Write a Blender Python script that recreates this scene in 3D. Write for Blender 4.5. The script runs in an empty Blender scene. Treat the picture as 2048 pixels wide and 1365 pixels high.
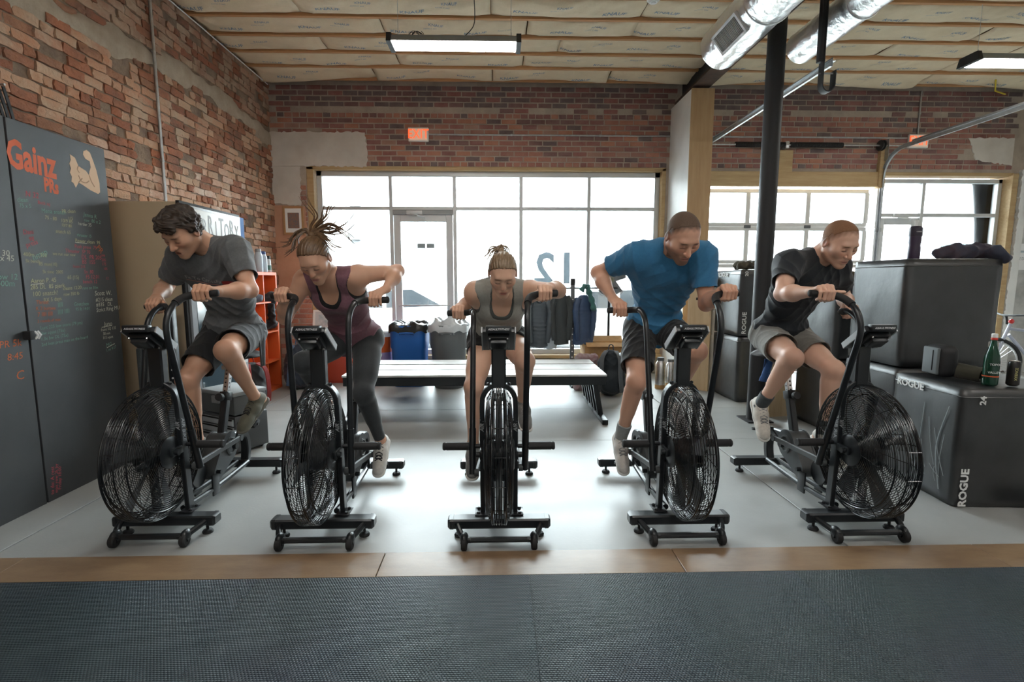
import bpy, bmesh, math, random
import numpy as np
from mathutils import Matrix, Vector, Euler

random.seed(7)
SC = bpy.context.scene
COL = SC.collection
PI = math.pi

# ------------------------------------------------------------------ camera
cam_d = bpy.data.cameras.new('camera')
cam_d.sensor_width = 36.0
cam_d.lens = 36.0 * 1010.0 / 2048.0
cam_d.clip_start = 0.05
cam_d.clip_end = 200
cam = bpy.data.objects.new('camera', cam_d)
COL.objects.link(cam)
cam.location = (0, 0, 1.44)
cam.rotation_euler = (math.radians(90 - 6.85), 0, math.radians(-1.53))
SC.camera = cam

# ------------------------------------------------------------------ sky, exposure
SKY = 23.0
world = bpy.data.worlds.new('overcast_sky')
SC.world = world
world.use_nodes = True
bg = world.node_tree.nodes['Background']
bg.inputs[0].default_value = (0.90, 0.96, 1.0, 1)
bg.inputs[1].default_value = SKY
SC.view_settings.view_transform = 'Standard'
SC.view_settings.look = 'None'
SC.view_settings.gamma = 1.0
SC.view_settings.use_curve_mapping = False
SC.view_settings.exposure = 0.42
SC.cycles.use_denoising = True
SC.cycles.max_bounces = 7
SC.cycles.diffuse_bounces = 4
SC.cycles.use_adaptive_sampling = True
SC.cycles.adaptive_threshold = 0.02
SC.cycles.transparent_max_bounces = 24
SC.cycles.sample_clamp_indirect = 6.0
YB = 7.70          # inner face of the street wall
XL = -3.30         # inner face of the long brick wall
XR = 8.30
ZC = 4.26          # joists
YF = -5.0


def portal(name, x0, x1, z0, z1):
    d = bpy.data.lights.new(name, 'AREA')
    d.shape = 'RECTANGLE'
    d.size, d.size_y = x1 - x0, z1 - z0
    d.cycles.is_portal = True
    o = bpy.data.objects.new(name, d)
    COL.objects.link(o)
    o.location = ((x0 + x1) / 2, YB + 0.26, (z0 + z1) / 2)
    o.rotation_euler = (-PI / 2, 0, 0)


portal('daylight_portal', -2.7, 2.5, 0.3, 3.05)
portal('daylight_portal', 2.86, 5.65, 0.05, 2.85)
portal('daylight_portal', 5.72, 7.75, 0.05, 2.98)


# ------------------------------------------------------------------ materials
MATS = {}


def mat(name, col, rough=0.5, metal=0.0, n_scale=0, n_amt=0.0, col2=None, bump=0.0, b_scale=None, emit=None, spec=0.5,
        wpos=False, coat=0.0, attr=False, sss=0.0, detail=4.0, sheen=0.0, stretch=None):
    """plain procedural material: base colour broken by noise towards col2, optional noise bump"""
    if name in MATS:
        return MATS[name]
    m = bpy.data.materials.new(name)
    m.use_nodes = True
    nt = m.node_tree
    b = nt.nodes['Principled BSDF']
    b.inputs['Base Color'].default_value = (*col, 1)
    b.inputs['Roughness'].default_value = rough
    b.inputs['Metallic'].default_value = metal
    b.inputs['Specular IOR Level'].default_value = spec
    b.inputs['Coat Weight'].default_value = coat
    b.inputs['Sheen Weight'].default_value = sheen
    if sss:
        b.inputs['Subsurface Weight'].default_value = sss
        b.inputs['Subsurface Radius'].default_value = (0.012, 0.005, 0.003)
    src = None
    if attr:
        a = nt.nodes.new('ShaderNodeAttribute')
        a.attribute_name = 'Col'
        src = a.outputs['Color']
        nt.links.new(src, b.inputs['Base Color'])
    tc = None
    if n_scale or bump:
        tc = nt.nodes.new('ShaderNodeTexCoord')
        vec = tc.outputs['Object']
        if wpos:
            vec = nt.nodes.new('ShaderNodeNewGeometry').outputs['Position']
        if stretch:
            mp = nt.nodes.new('ShaderNodeMapping')
            mp.inputs['Scale'].default_value = stretch
            nt.links.new(vec, mp.inputs['Vector'])
            vec = mp.outputs['Vector']
    if n_scale:
        n = nt.nodes.new('ShaderNodeTexNoise')
        n.inputs['Scale'].default_value = n_scale
        n.inputs['Detail'].default_value = detail
        n.inputs['Roughness'].default_value = 0.62
        nt.links.new(vec, n.inputs['Vector'])
        r = nt.nodes.new('ShaderNodeValToRGB')
        r.color_ramp.elements[0].position = 0.5 - 0.5 * n_amt if n_amt < 1 else 0.35
        r.color_ramp.elements[1].position = 0.72
        nt.links.new(n.outputs['Fac'], r.inputs['Fac'])
        mx = nt.nodes.new('ShaderNodeMix')
        mx.data_type = 'RGBA'
        mx.inputs[6].default_value = (*col, 1)
        c2 = col2 if col2 else tuple(x * 0.6 for x in col)
        mx.inputs[7].default_value = (*c2, 1)
        if src:
            nt.links.new(src, mx.inputs[6])
        nt.links.new(r.outputs['Color'], mx.inputs[0])
        nt.links.new(mx.outputs[2], b.inputs['Base Color'])
    if bump:
        n2 = nt.nodes.new('ShaderNodeTexNoise')
        n2.inputs['Scale'].default_value = b_scale or 40
        n2.inputs['Detail'].default_value = 5
        nt.links.new(vec, n2.inputs['Vector'])
        bp = nt.nodes.new('ShaderNodeBump')
        bp.inputs['Strength'].default_value = min(1.0, bump)
        bp.inputs['Distance'].default_value = 0.01
        nt.links.new(n2.outputs['Fac'], bp.inputs['Height'])
        nt.links.new(bp.outputs['Normal'], b.inputs['Normal'])
    if emit:
        b.inputs['Emission Color'].default_value = (*emit[:3], 1)
        b.inputs['Emission Strength'].default_value = emit[3]
    MATS[name] = m
    return m


def glass_mat(name, tint=(0.93, 0.97, 0.97), rough=0.02):
    """thin pane: transparent with a fresnel reflection"""
    if name in MATS:
        return MATS[name]
    m = bpy.data.materials.new(name)
    m.use_nodes = True
    nt = m.node_tree
    nt.nodes.clear()
    out = nt.nodes.new('ShaderNodeOutputMaterial')
    tr = nt.nodes.new('ShaderNodeBsdfTransparent')
    tr.inputs[0].default_value = (*tint, 1)
    gl = nt.nodes.new('ShaderNodeBsdfGlossy')
    gl.inputs['Roughness'].default_value = rough
    fr = nt.nodes.new('ShaderNodeFresnel')
    fr.inputs[0].default_value = 1.45
    mx = nt.nodes.new('ShaderNodeMixShader')
    nt.links.new(fr.outputs[0], mx.inputs[0])
    nt.links.new(tr.outputs[0], mx.inputs[1])
    nt.links.new(gl.outputs[0], mx.inputs[2])
    nt.links.new(mx.outputs[0], out.inputs['Surface'])
    MATS[name] = m
    return m


# ------------------------------------------------------------------ mesh helpers
def M_to(loc=(0, 0, 0), rot=(0, 0, 0), scale=(1, 1, 1)):
    return Matrix.LocRotScale(Vector(loc), Euler(rot), Vector(scale))


def basis(x, y, z, loc=(0, 0, 0)):
    m = Matrix((x, y, z)).transposed().to_4x4()
    m.translation = Vector(loc)
    return m


_BOX = {}


def box_geo(sx, sy, sz, bev, seg):
    key = (round(sx, 5), round(sy, 5), round(sz, 5), round(bev, 5), seg)
    if key not in _BOX:
        bm = bmesh.new()
        bmesh.ops.create_cube(bm, size=1.0)
        bmesh.ops.scale(bm, vec=(sx, sy, sz), verts=bm.verts)
        if bev > 0:
            bmesh.ops.bevel(bm, geom=bm.edges[:], offset=min(bev, 0.49 * min(sx, sy, sz)), segments=seg, profile=0.5, affect='EDGES')
        bm.verts.index_update()
        _BOX[key] = ([v.co.copy() for v in bm.verts], [[v.index for v in f.verts] for f in bm.faces])
        bm.free()
    return _BOX[key]


class MB:
    def __init__(s):
        s.v, s.f, s.mi = [], [], []

    def add(s, vs, fs, M=None, mi=0):
        o = len(s.v)
        if M is not None:
            vs = [M @ Vector(v) for v in vs]
        s.v.extend([tuple(v) for v in vs])
        s.f.extend([[i + o for i in f] for f in fs])
        s.mi.extend([mi] * len(fs))
        return s

    def box(s, c, size, rot=(0, 0, 0), bev=0.0, seg=2, mi=0, M=None):
        vs, fs = box_geo(*size, bev, seg)
        T = M_to(c, rot)
        return s.add(vs, fs, (M @ T) if M is not None else T, mi)

    def tube(s, pts, r, n=10, cap=True, mi=0, flat=None, closed=False, up=None):
        """tube along pts; r number or list; flat=(a,b): half sizes of a rounded-rectangle section"""
        pts = [Vector(p) for p in pts]
        m = len(pts)
        rs = r if isinstance(r, (list, tuple)) else [r] * m
        tang = []
        for i in range(m):
            if closed:
                t = pts[(i + 1) % m] - pts[i - 1]
            else:
                t = pts[min(i + 1, m - 1)] - pts[max(i - 1, 0)]
            tang.append(t.normalized() if t.length > 1e-9 else Vector((0, 0, 1)))
        u = Vector(up) if up else (Vector((1, 0, 0)) if abs(tang[0].x) < 0.8 else Vector((0, 1, 0)))
        sec = []
        if flat:
            a, b = flat
            c = 0.3 * min(a, b)
            sec = [(a, -b + c), (a, b - c), (a - c, b), (-a + c, b), (-a, b - c), (-a, -b + c), (-a + c, -b), (a - c, -b)]
            n = 8
        else:
            sec = [(math.cos(2 * PI * k / n), math.sin(2 * PI * k / n)) for k in range(n)]
        vs, fs = [], []
        for i in range(m):
            t = tang[i]
            u = (u - t * u.dot(t))
            u = u.normalized() if u.length > 1e-6 else t.orthogonal().normalized()
            w = t.cross(u)
            for (a, b) in sec:
                vs.append(pts[i] + (u * a + w * b) * (rs[i] if not flat else rs[i]))
        rng = m if closed else m - 1
        for i in range(rng):
            for k in range(n):
                a = i * n + k
                b = i * n + (k + 1) % n
                c2 = ((i + 1) % m) * n
                fs.append([a, b, c2 + (k + 1) % n, c2 + k])
        if cap and not closed:
            fs.append(list(range(n))[::-1])
            fs.append([(m - 1) * n + k for k in range(n)])
        return s.add(vs, fs, None, mi)

    def lathe(s, prof, n=24, M=None, mi=0, a0=0, a1=2 * PI):
        vs, fs = [], []
        full = abs(a1 - a0 - 2 * PI) < 1e-6
        cols = n if full else n + 1
        for (r, z) in prof:
            for k in range(cols):
                a = a0 + (a1 - a0) * k / n
                vs.append((max(r, 1e-5) * math.cos(a), max(r, 1e-5) * math.sin(a), z))
        for i in range(len(prof) - 1):
            for k in range(n):
                k2 = (k + 1) % cols
                fs.append([i * cols + k, i * cols + k2, (i + 1) * cols + k2, (i + 1) * cols + k])
        return s.add(vs, fs, M, mi)

    def ell(s, c, r, M=None, nu=16, nv=10, mi=0, rot=(0, 0, 0)):
        vs, fs = [], []
        for j in range(nv + 1):
            th = PI * j / nv
            for k in range(nu):
                a = 2 * PI * k / nu
                vs.append((r[0] * math.sin(th) * math.cos(a), r[1] * math.sin(th) * math.sin(a), -r[2] * math.cos(th)))
        for j in range(nv):
            for k in range(nu):
                fs.append([j * nu + k, j * nu + (k + 1) % nu, (j + 1) * nu + (k + 1) % nu, (j + 1) * nu + k])
        T = M_to(c, rot)
        return s.add(vs, fs, (M @ T) if M is not None else T, mi)

    def prism(s, poly, z0, z1, M=None, mi=0):
        n = len(poly)
        vs = [(x, y, z0) for x, y in poly] + [(x, y, z1) for x, y in poly]
        fs = [list(range(n))[::-1], [n + i for i in range(n)]]
        fs += [[i, (i + 1) % n, n + (i + 1) % n, n + i] for i in range(n)]
        return s.add(vs, fs, M, mi)

    def mesh(s, name, mats, smooth=35):
        me = bpy.data.meshes.new(name)
        me.from_pydata(s.v, [], s.f)
        for m in (mats if isinstance(mats, (list, tuple)) else [mats]):
            me.materials.append(m)
        if len(set(s.mi)) > 1:
            me.polygons.foreach_set('material_index', s.mi)
        if smooth:
            me.polygons.foreach_set('use_smooth', [True] * len(me.polygons))
            me.set_sharp_from_angle(angle=math.radians(smooth))
        me.update()
        return me

    def build(s, name, mats, parent=None, smooth=35, loc=None):
        return put(name, s.mesh(name, mats, smooth), parent, loc)


def put(name, me, parent=None, loc=None, M=None):
    o = bpy.data.objects.new(name, me)
    COL.objects.link(o)
    if parent is not None:
        o.parent = parent
    if loc is not None:
        o.location = loc
    if M is not None:
        o.matrix_local = M
    return o


def tag(o, label, cat, group=None):
    o['label'] = label
    o['category'] = cat
    if group:
        o['group'] = group
    return o


def thing(name, label, cat, loc=(0, 0, 0), rz=0.0, group=None):
    o = bpy.data.objects.new(name, None)
    COL.objects.link(o)
    o.empty_display_size = 0.1
    o.location = loc
    o.rotation_euler = (0, 0, rz)
    return tag(o, label, cat, group)


def structure(o):
    o['kind'] = 'structure'
    return o


def stuff(o):
    o['kind'] = 'stuff'
    return o


_TXT = {}


def text_mesh(body, size, m, bold=0.0, shear=0.0, extrude=0.0008, space=1.0, sx=1.0, align='CENTER'):
    key = (body, size, m.name, bold, shear, extrude, space, sx, align)
    if key in _TXT:
        return _TXT[key]
    cu = bpy.data.curves.new('lettering', 'FONT')
    cu.body = body
    cu.size = size
    cu.align_x = align
    cu.align_y = 'CENTER'
    cu.extrude = extrude
    cu.offset = bold * size
    cu.shear = shear
    cu.space_character = space
    cu.resolution_u = 2
    o = bpy.data.objects.new('lettering', cu)
    me = bpy.data.meshes.new_from_object(o)
    bpy.data.objects.remove(o)
    bpy.data.curves.remove(cu)
    if sx != 1.0:
        for v in me.vertices:
            v.co.x *= sx
    me.materials.clear()
    me.materials.append(m)
    _TXT[key] = me
    return me


X_, Y_, Z_ = Vector((1, 0, 0)), Vector((0, 1, 0)), Vector((0, 0, 1))


def face_cam(loc):      # text plane facing -Y (towards the camera): right = +X, up = +Z
    return basis(X_, Z_, -Y_, loc)


def face_px(loc):       # text plane facing +X: right = +Y, up = +Z
    return basis(Y_, Z_, X_, loc)


def face_nx(loc):       # text plane facing -X: right = -Y
    return basis(-Y_, Z_, -X_, loc)


def smoothpath(pts, n=6):
    """Catmull-Rom through pts"""
    P = [Vector(p) for p in pts]
    out = []
    for i in range(len(P) - 1):
        p0, p1, p2, p3 = P[max(i - 1, 0)], P[i], P[i + 1], P[min(i + 2, len(P) - 1)]
        for k in range(n):
            t = k / n
            out.append(0.5 * ((2 * p1) + (p2 - p0) * t + (2 * p0 - 5 * p1 + 4 * p2 - p3) * t * t + (3 * p1 - p0 - 3 * p2 + p3) * t ** 3))
    out.append(P[-1])
    return out


def vnoise(x, y, z=0.0, s=0):
    """cheap smooth pseudo noise, -1..1"""
    return (math.sin(x * 1.7 + 1.3 * math.sin(y * 1.1 + s) + s) + math.sin(y * 2.3 + 1.7 * math.sin(z * 1.3 + x * 0.7 + s * 2)) +
            math.sin(z * 1.9 + 1.1 * math.sin(x * 1.9 - y + s * 3))) / 3.0


# shared materials
BLACK = mat('black_powder_coat', (0.010, 0.0125, 0.015), 0.36, spec=0.5)
WIRE = mat('glossy_black_wire', (0.010, 0.012, 0.014), 0.22, spec=0.6)
BLACKM = mat('black_satin_metal', (0.02, 0.021, 0.024), 0.3, metal=0.3)
RUBBER = mat('black_rubber', (0.012, 0.012, 0.013), 0.7)
CHROME = mat('bare_steel', (0.6, 0.6, 0.6), 0.3, metal=1.0, n_scale=30, n_amt=0.2, col2=(0.45, 0.45, 0.45))
GALV = mat('galvanised_steel', (0.55, 0.57, 0.58), 0.38, metal=0.9, n_scale=14, n_amt=0.3, col2=(0.42, 0.44, 0.45))
ALU = mat('anodised_aluminium', (0.60, 0.61, 0.61), 0.45, metal=0.25)
WHITE = mat('white_paint', (0.78, 0.78, 0.76), 0.6, n_scale=3, n_amt=0.2, col2=(0.70, 0.70, 0.68))
TIMBER = mat('raw_pine', (0.50, 0.36, 0.19), 0.65, n_scale=5, n_amt=0.4, col2=(0.40, 0.26, 0.12), stretch=(0.6, 6, 6), bump=0.15)
PAPERW = mat('white_print', (0.85, 0.85, 0.84), 0.6)
GREYP = mat('grey_plastic', (0.10, 0.105, 0.11), 0.5)
SILVERP = mat('silver_plastic', (0.42, 0.43, 0.44), 0.4, metal=0.2)
# =================================================================== room shell
# ---- floor
def floor_mat():
    m = mat('polished_concrete', (0.355, 0.365, 0.355), 0.42, n_scale=1.3, n_amt=0.4, col2=(0.29, 0.297, 0.29), wpos=True, bump=0.06, b_scale=60, detail=9)
    nt = m.node_tree
    b = nt.nodes['Principled BSDF']
    n = nt.nodes.new('ShaderNodeTexNoise')
    n.inputs['Scale'].default_value = 4.0
    n.inputs['Detail'].default_value = 6
    mr = nt.nodes.new('ShaderNodeMapRange')
    mr.inputs[3].default_value = 0.3
    mr.inputs[4].default_value = 0.55
    nt.links.new(n.outputs['Fac'], mr.inputs[0])
    nt.links.new(mr.outputs[0], b.inputs['Roughness'])
    return m


FLOORM = floor_mat()
fl = structure(MB().box(((XL + XR) / 2, (YF + YB) / 2, -0.11), (XR - XL + 0.6, YB - YF + 0.6, 0.2)).build('floor', [FLOORM], smooth=0))
SLAB = []
# concrete slab bays separated by sawn joints
JX = [XL - 0.02, -2.665, 1.9, 5.2, XR]
JY = [2.535, 4.42, 5.55, YB]
for i in range(len(JX) - 1):
    for j in range(len(JY) - 1):
        x0, x1, y0, y1 = JX[i] + 0.006, JX[i + 1] - 0.006, JY[j] + (0.001 if j else 0), JY[j + 1] - 0.001
        o = MB().box(((x0 + x1) / 2, (y0 + y1) / 2, -0.004), (x1 - x0, y1 - y0, 0.008), bev=0.002, seg=1).build('concrete_slab', [FLOORM], fl, smooth=0)

PLY = mat('varnished_hardboard', (0.27, 0.18, 0.105), 0.33, n_scale=4, n_amt=0.5, col2=(0.17, 0.105, 0.06), wpos=True, bump=0.05, b_scale=90, stretch=(1, 3, 1), detail=8)
x = -3.6
for w in (1.15, 1.85 + 0.0, 2.44 - 0.92, 1.15 + 0.5, 2.44):
    MB().box((x + w / 2, 2.42, 0.006), (w - 0.004, 0.222, 0.014), bev=0.002, seg=1).build('hardboard_strip', [PLY], fl, smooth=0)
    x += w


def rubber_mat():
    m = bpy.data.materials.new('dimpled_rubber')
    m.use_nodes = True
    nt = m.node_tree
    b = nt.nodes['Principled BSDF']
    b.inputs['Roughness'].default_value = 0.46
    b.inputs['Specular IOR Level'].default_value = 0.45
    tc = nt.nodes.new('ShaderNodeTexCoord')
    sep = nt.nodes.new('ShaderNodeSeparateXYZ')
    nt.links.new(tc.outputs['Object'], sep.inputs[0])

    def math_(op, a, bval=None, link=None):
        n = nt.nodes.new('ShaderNodeMath')
        n.operation = op
        nt.links.new(a, n.inputs[0])
        if link is not None:
            nt.links.new(link, n.inputs[1])
        elif bval is not None:
            n.inputs[1].default_value = bval
        return n.outputs[0]
    # rows of short oval lugs, every second row shifted half a pitch
    px, py = 0.0125, 0.0095
    vy = math_('DIVIDE', sep.outputs['Y'], py)
    row = math_('FLOOR', vy)
    odd = math_('MULTIPLY', math_('MODULO', row, 2.0), 0.5)
    vx = math_('ADD', math_('DIVIDE', sep.outputs['X'], px), link=odd)
    sx = math_('ABSOLUTE', math_('SINE', math_('MULTIPLY', vx, PI)))
    sy = math_('ABSOLUTE', math_('SINE', math_('MULTIPLY', vy, PI)))
    hgt = math_('POWER', math_('MULTIPLY', sx, link=sy), 0.7)
    bp = nt.nodes.new('ShaderNodeBump')
    bp.inputs['Strength'].default_value = 0.9
    bp.inputs['Distance'].default_value = 0.004
    nt.links.new(hgt, bp.inputs['Height'])
    nt.links.new(bp.outputs['Normal'], b.inputs['Normal'])
    mx = nt.nodes.new('ShaderNodeMix')
    mx.data_type = 'RGBA'
    mx.inputs[6].default_value = (0.010, 0.018, 0.026, 1)
    mx.inputs[7].default_value = (0.052, 0.080, 0.100, 1)
    nt.links.new(hgt, mx.inputs[0])
    nz = nt.nodes.new('ShaderNodeTexNoise')
    nz.inputs['Scale'].default_value = 2.2
    nz.inputs['Detail'].default_value = 7
    mul = nt.nodes.new('ShaderNodeMix')
    mul.data_type = 'RGBA'
    mul.blend_type = 'MULTIPLY'
    mul.inputs[0].default_value = 0.5
    nt.links.new(mx.outputs[2], mul.inputs[6])
    nt.links.new(nz.outputs['Color'], mul.inputs[7])
    nt.links.new(mul.outputs[2], b.inputs['Base Color'])
    return m


RM = rubber_mat()
xs = [XL - 0.1, -1.15, 0.145, 1.45, 2.75, 4.0]
for i in range(len(xs) - 1):
    for (y0, y1) in ((0.48, 2.305), (-1.35, 0.477)):
        MB().box(((xs[i] + xs[i + 1]) / 2, (y0 + y1) / 2, 0.008), (xs[i + 1] - xs[i] - 0.0012, y1 - y0, 0.016), bev=0.0012, seg=1).build('rubber_mat', [RM], fl, smooth=0)

# ---- bricks
MORTAR_L = mat('lime_mortar', (0.36, 0.26, 0.18), 0.95, n_scale=7, n_amt=0.8, col2=(0.13, 0.085, 0.06), wpos=True, bump=0.9, b_scale=35, detail=8)
MORTAR_B = mat('grey_mortar', (0.52, 0.44, 0.365), 0.95, n_scale=4, n_amt=0.6, col2=(0.33, 0.27, 0.22), wpos=True, bump=0.5, b_scale=50, detail=8)
LT = [tuple(min(1, a * k_) for a, k_ in zip(c_, (1.30, 1.06, 0.88))) for c_ in [(0.37, 0.155, 0.085), (0.33, 0.13, 0.07), (0.39, 0.185, 0.105), (0.29, 0.115, 0.065), (0.24, 0.10, 0.065), (0.38, 0.215, 0.135), (0.31, 0.15, 0.09), (0.42, 0.26, 0.175),
      (0.17, 0.08, 0.055), (0.34, 0.19, 0.12)]]
LB = [mat('old_brick_tone_%d' % i, c, 0.92, n_scale=5, n_amt=0.62, col2=((0.44, 0.33, 0.235) if i % 3 else (0.17, 0.085, 0.055)), bump=1.0, b_scale=38, detail=9, wpos=True) for i, c in enumerate(LT)]
LW = [mat('limewashed_brick_%d' % i, c, 0.9, n_scale=6, n_amt=0.45, col2=(0.44, 0.22, 0.13), bump=0.7, b_scale=40, detail=8, wpos=True) for i, c in enumerate([(0.66, 0.54, 0.45), (0.60, 0.44, 0.34)])]
BT = [(0.23, 0.085, 0.06), (0.20, 0.072, 0.055), (0.26, 0.10, 0.066), (0.165, 0.062, 0.05), (0.22, 0.095, 0.07), (0.13, 0.058, 0.05), (0.095, 0.06, 0.056), (0.30, 0.12, 0.07), (0.26, 0.14, 0.105)]
BB = [mat('face_brick_tone_%d' % i, c, 0.85, n_scale=6, n_amt=0.5, col2=tuple(min(1, a * 1.15 + 0.07) for a in c), bump=0.4, b_scale=60, detail=9, wpos=True) for i, c in enumerate([tuple(q * 1.15 for q in w) for w in BT])]


def brick_mesh(name, m, L, H, D, rough, seed):
    """one brick: front face +Z_local? built with length along x, height along z, depth along y (front at -y); rough corners"""
    rnd = random.Random(seed)
    nx, nz = (4, 2)
    vs, fs = [], []
    for j in range(nz + 1):
        for i in range(nx + 1):
            ex = 1 if i in (0, nx) else 0
            ez = 1 if j in (0, nz) else 0
            px = (i / nx - 0.5) * L + rnd.uniform(-1, 1) * rough * 0.8
            pz = (j / nz - 0.5) * H + rnd.uniform(-1, 1) * rough * 0.6
            py = -D + (0.35 * D if (ex or ez) else 0) * rnd.uniform(0.4, 1.2) + rnd.uniform(-1, 1) * rough * 0.9
            vs.append((px, py, pz))
    for j in range(nz):
        for i in range(nx):
            a = j * (nx + 1) + i
            fs.append([a, a + 1, a + nx + 2, a + nx + 1])
    ring = [i for i in range(nx + 1)] + [(j + 1) * (nx + 1) - 1 for j in range(1, nz + 1)] + [nz * (nx + 1) + i for i in range(nx - 1, -1, -1)] + [j * (nx + 1) for j in range(nz - 1, 0, -1)]
    o = len(vs)
    for k in ring:
        vs.append((vs[k][0] * 1.01, 0.03, vs[k][2] * 1.01))
    n = len(ring)
    for k in range(n):
        fs.append([ring[k], o + k, o + (k + 1) % n, ring[(k + 1) % n]])
    return vs, fs


def lay_bricks(parent, spots, mats, place, n_single, rough, D):
    """spots: (u, z, L, H, tone, score). The n_single with the highest score become objects, the rest one joined part"""
    spots = sorted(spots, key=lambda s: -s[5])
    cache = {}
    rest = MB()
    for k, (u, z, L, H, tone, sc) in enumerate(spots):
        key = (round(L, 2), round(H, 3), tone, k % 3)
        if key not in cache:
            geo = brick_mesh('brick', None, L, H, D, rough, hash(key) % 9999)
            cache[key] = (geo, None)
        geo, me = cache[key]
        j = random.Random(k * 31 + 5)
        T = place(u + j.uniform(-1, 1) * rough * 0.6, z + j.uniform(-1, 1) * rough * 0.5, j.uniform(-1, 1) * rough * 1.0, j.uniform(-1, 1) * rough * 2.2)
        if k < n_single:
            if me is None:
                b = MB()
                b.add(*geo)
                me = b.mesh('brick', [mats[tone]], 50)
                cache[key] = (geo, me)
            put('brick', me, parent, M=T)
        else:
            rest.add(geo[0], geo[1], T, tone)
    if rest.v:
        stuff(rest.build('brick_remainder', mats, parent, 50))


# left wall: plane x = XL, front faces +X
def placeL(u, z, d, tilt):
    return basis(Vector((0, 1, 0)), Vector((-1, 0, 0)), Z_, (XL + d, u, z)) @ Matrix.Rotation(tilt, 4, 'Y')


wl = structure(MB().box((XL - 0.15, (YF + YB) / 2 + 0.15, 2.2), (0.30, YB - YF + 0.3, 4.6)).build('wall_left', [MORTAR_L], smooth=0))
spots = []
ml = LB + LW
H, L = 0.066, 0.205
rnd = random.Random(3)
row = 0
z = 1.02
while z < 4.22:
    y = 0.6 + (0.108 if row % 2 else 0) + rnd.uniform(-0.03, 0.03)
    header = (row % 7 == 3)
    while y < YB - 0.05:
        l = (0.096 if header or rnd.random() < 0.22 else L) + rnd.uniform(-0.016, 0.016)
        yc = y + l / 2
        y += l + 0.013
        stripe = 3.50 + 0.10 * math.sin(yc * 1.3)                       # old plaster band where a roof once met the wall
        if abs(z - stripe) < 0.085 + 0.03 * math.sin(yc * 7):
            continue
        if rnd.random() < 0.07:
            continue                                                   # missing brick: deep mortar shows
        if z > 3.6:
            tone = rnd.choice([3, 4, 8, 4, 8, 1, 6])
        elif z < 2.62 + 0.12 * math.sin(yc * 2.2) and yc > 4.0 and rnd.random() < 0.62:
            tone = rnd.choice([10, 11, 7, 11, 5])
        else:
            tone = rnd.choice([0, 0, 1, 2, 2, 5, 6, 5, 6, 7, 9, 3, 0, 9])
        # size in the photograph: nearer and in front of nothing tall
        vis = 1.0 if (z > 2.42 or yc > 4.05) and z > 1.3 else 0.2
        if yc < 3.35:
            vis = 0.1
        spots.append((yc, z, round(l, 2), H, tone, vis / (yc ** 2)))
    z += 0.0775
    row += 1
lay_bricks(wl, spots, ml, placeL, 300, 0.0085, 0.019)
# plaster band on the left wall
PLB = mat('old_lime_plaster', (0.46, 0.38, 0.29), 0.95, n_scale=5, n_amt=0.55, col2=(0.30, 0.23, 0.17), bump=0.9, b_scale=20, detail=8)
vs, fs = [], []
ny = 130
for i in range(ny + 1):
    y = 0.6 + (YB - 0.6) * i / ny
    zc = 3.50 + 0.10 * math.sin(y * 1.3)
    h = 0.10 + 0.03 * math.sin(y * 7) + 0.02 * math.sin(y * 19)
    for k, (dz, dx) in enumerate(((-h, 0.0), (-h * 0.7, 0.016), (0, 0.022), (h * 0.7, 0.016), (h, 0.0))):
        vs.append((XL + dx + 0.004 * vnoise(y * 9, k, 0), y, zc + dz))
for i in range(ny):
    for k in range(4):
        a = i * 5 + k
        fs.append([a, a + 5, a + 6, a + 1])
MB().add(vs, fs).build('plaster_band', [PLB], wl, 60)

# ---- street wall with its three openings
PLASTER = mat('flaking_white_plaster', (0.66, 0.62, 0.57), 0.9, n_scale=3, n_amt=0.4, col2=(0.55, 0.50, 0.45), bump=0.2, b_scale=14)
SALMON = mat('salmon_plaster', (0.58, 0.33, 0.22), 0.9, n_scale=4, n_amt=0.5, col2=(0.48, 0.25, 0.16), bump=0.2, b_scale=14)
W1 = (-2.80, 2.50, 3.10)
WG = (2.86, 5.72, 3.06)
W3 = (5.72, 7.84, 3.04)
wb = MB()
yb = YB + 0.20
def wseg(x0, x1, z0, z1):
    wb.box(((x0 + x1) / 2, YB + 0.20, (z0 + z1) / 2), (x1 - x0, 0.40, z1 - z0))
wseg(XL - 0.3, W1[0], 0, 4.5)
wseg(W1[0], W3[1], 3.10, 4.5)
wseg(W1[1], WG[0], 0, 3.10)
wseg(W3[1], XR + 0.3, 0, 4.5)
wseg(W1[0], W1[1], 0, 0.26)
wseg(WG[0], W3[1], 3.05, 3.10)
wback = structure(wb.build('wall_back', [MORTAR_B], smooth=0))


def placeB(u, z, d, tilt):
    return basis(X_, Y_, Z_, (u, YB - d * 0.4, z)) @ Matrix.Rotation(tilt * 0.35, 4, 'Y')


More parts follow.
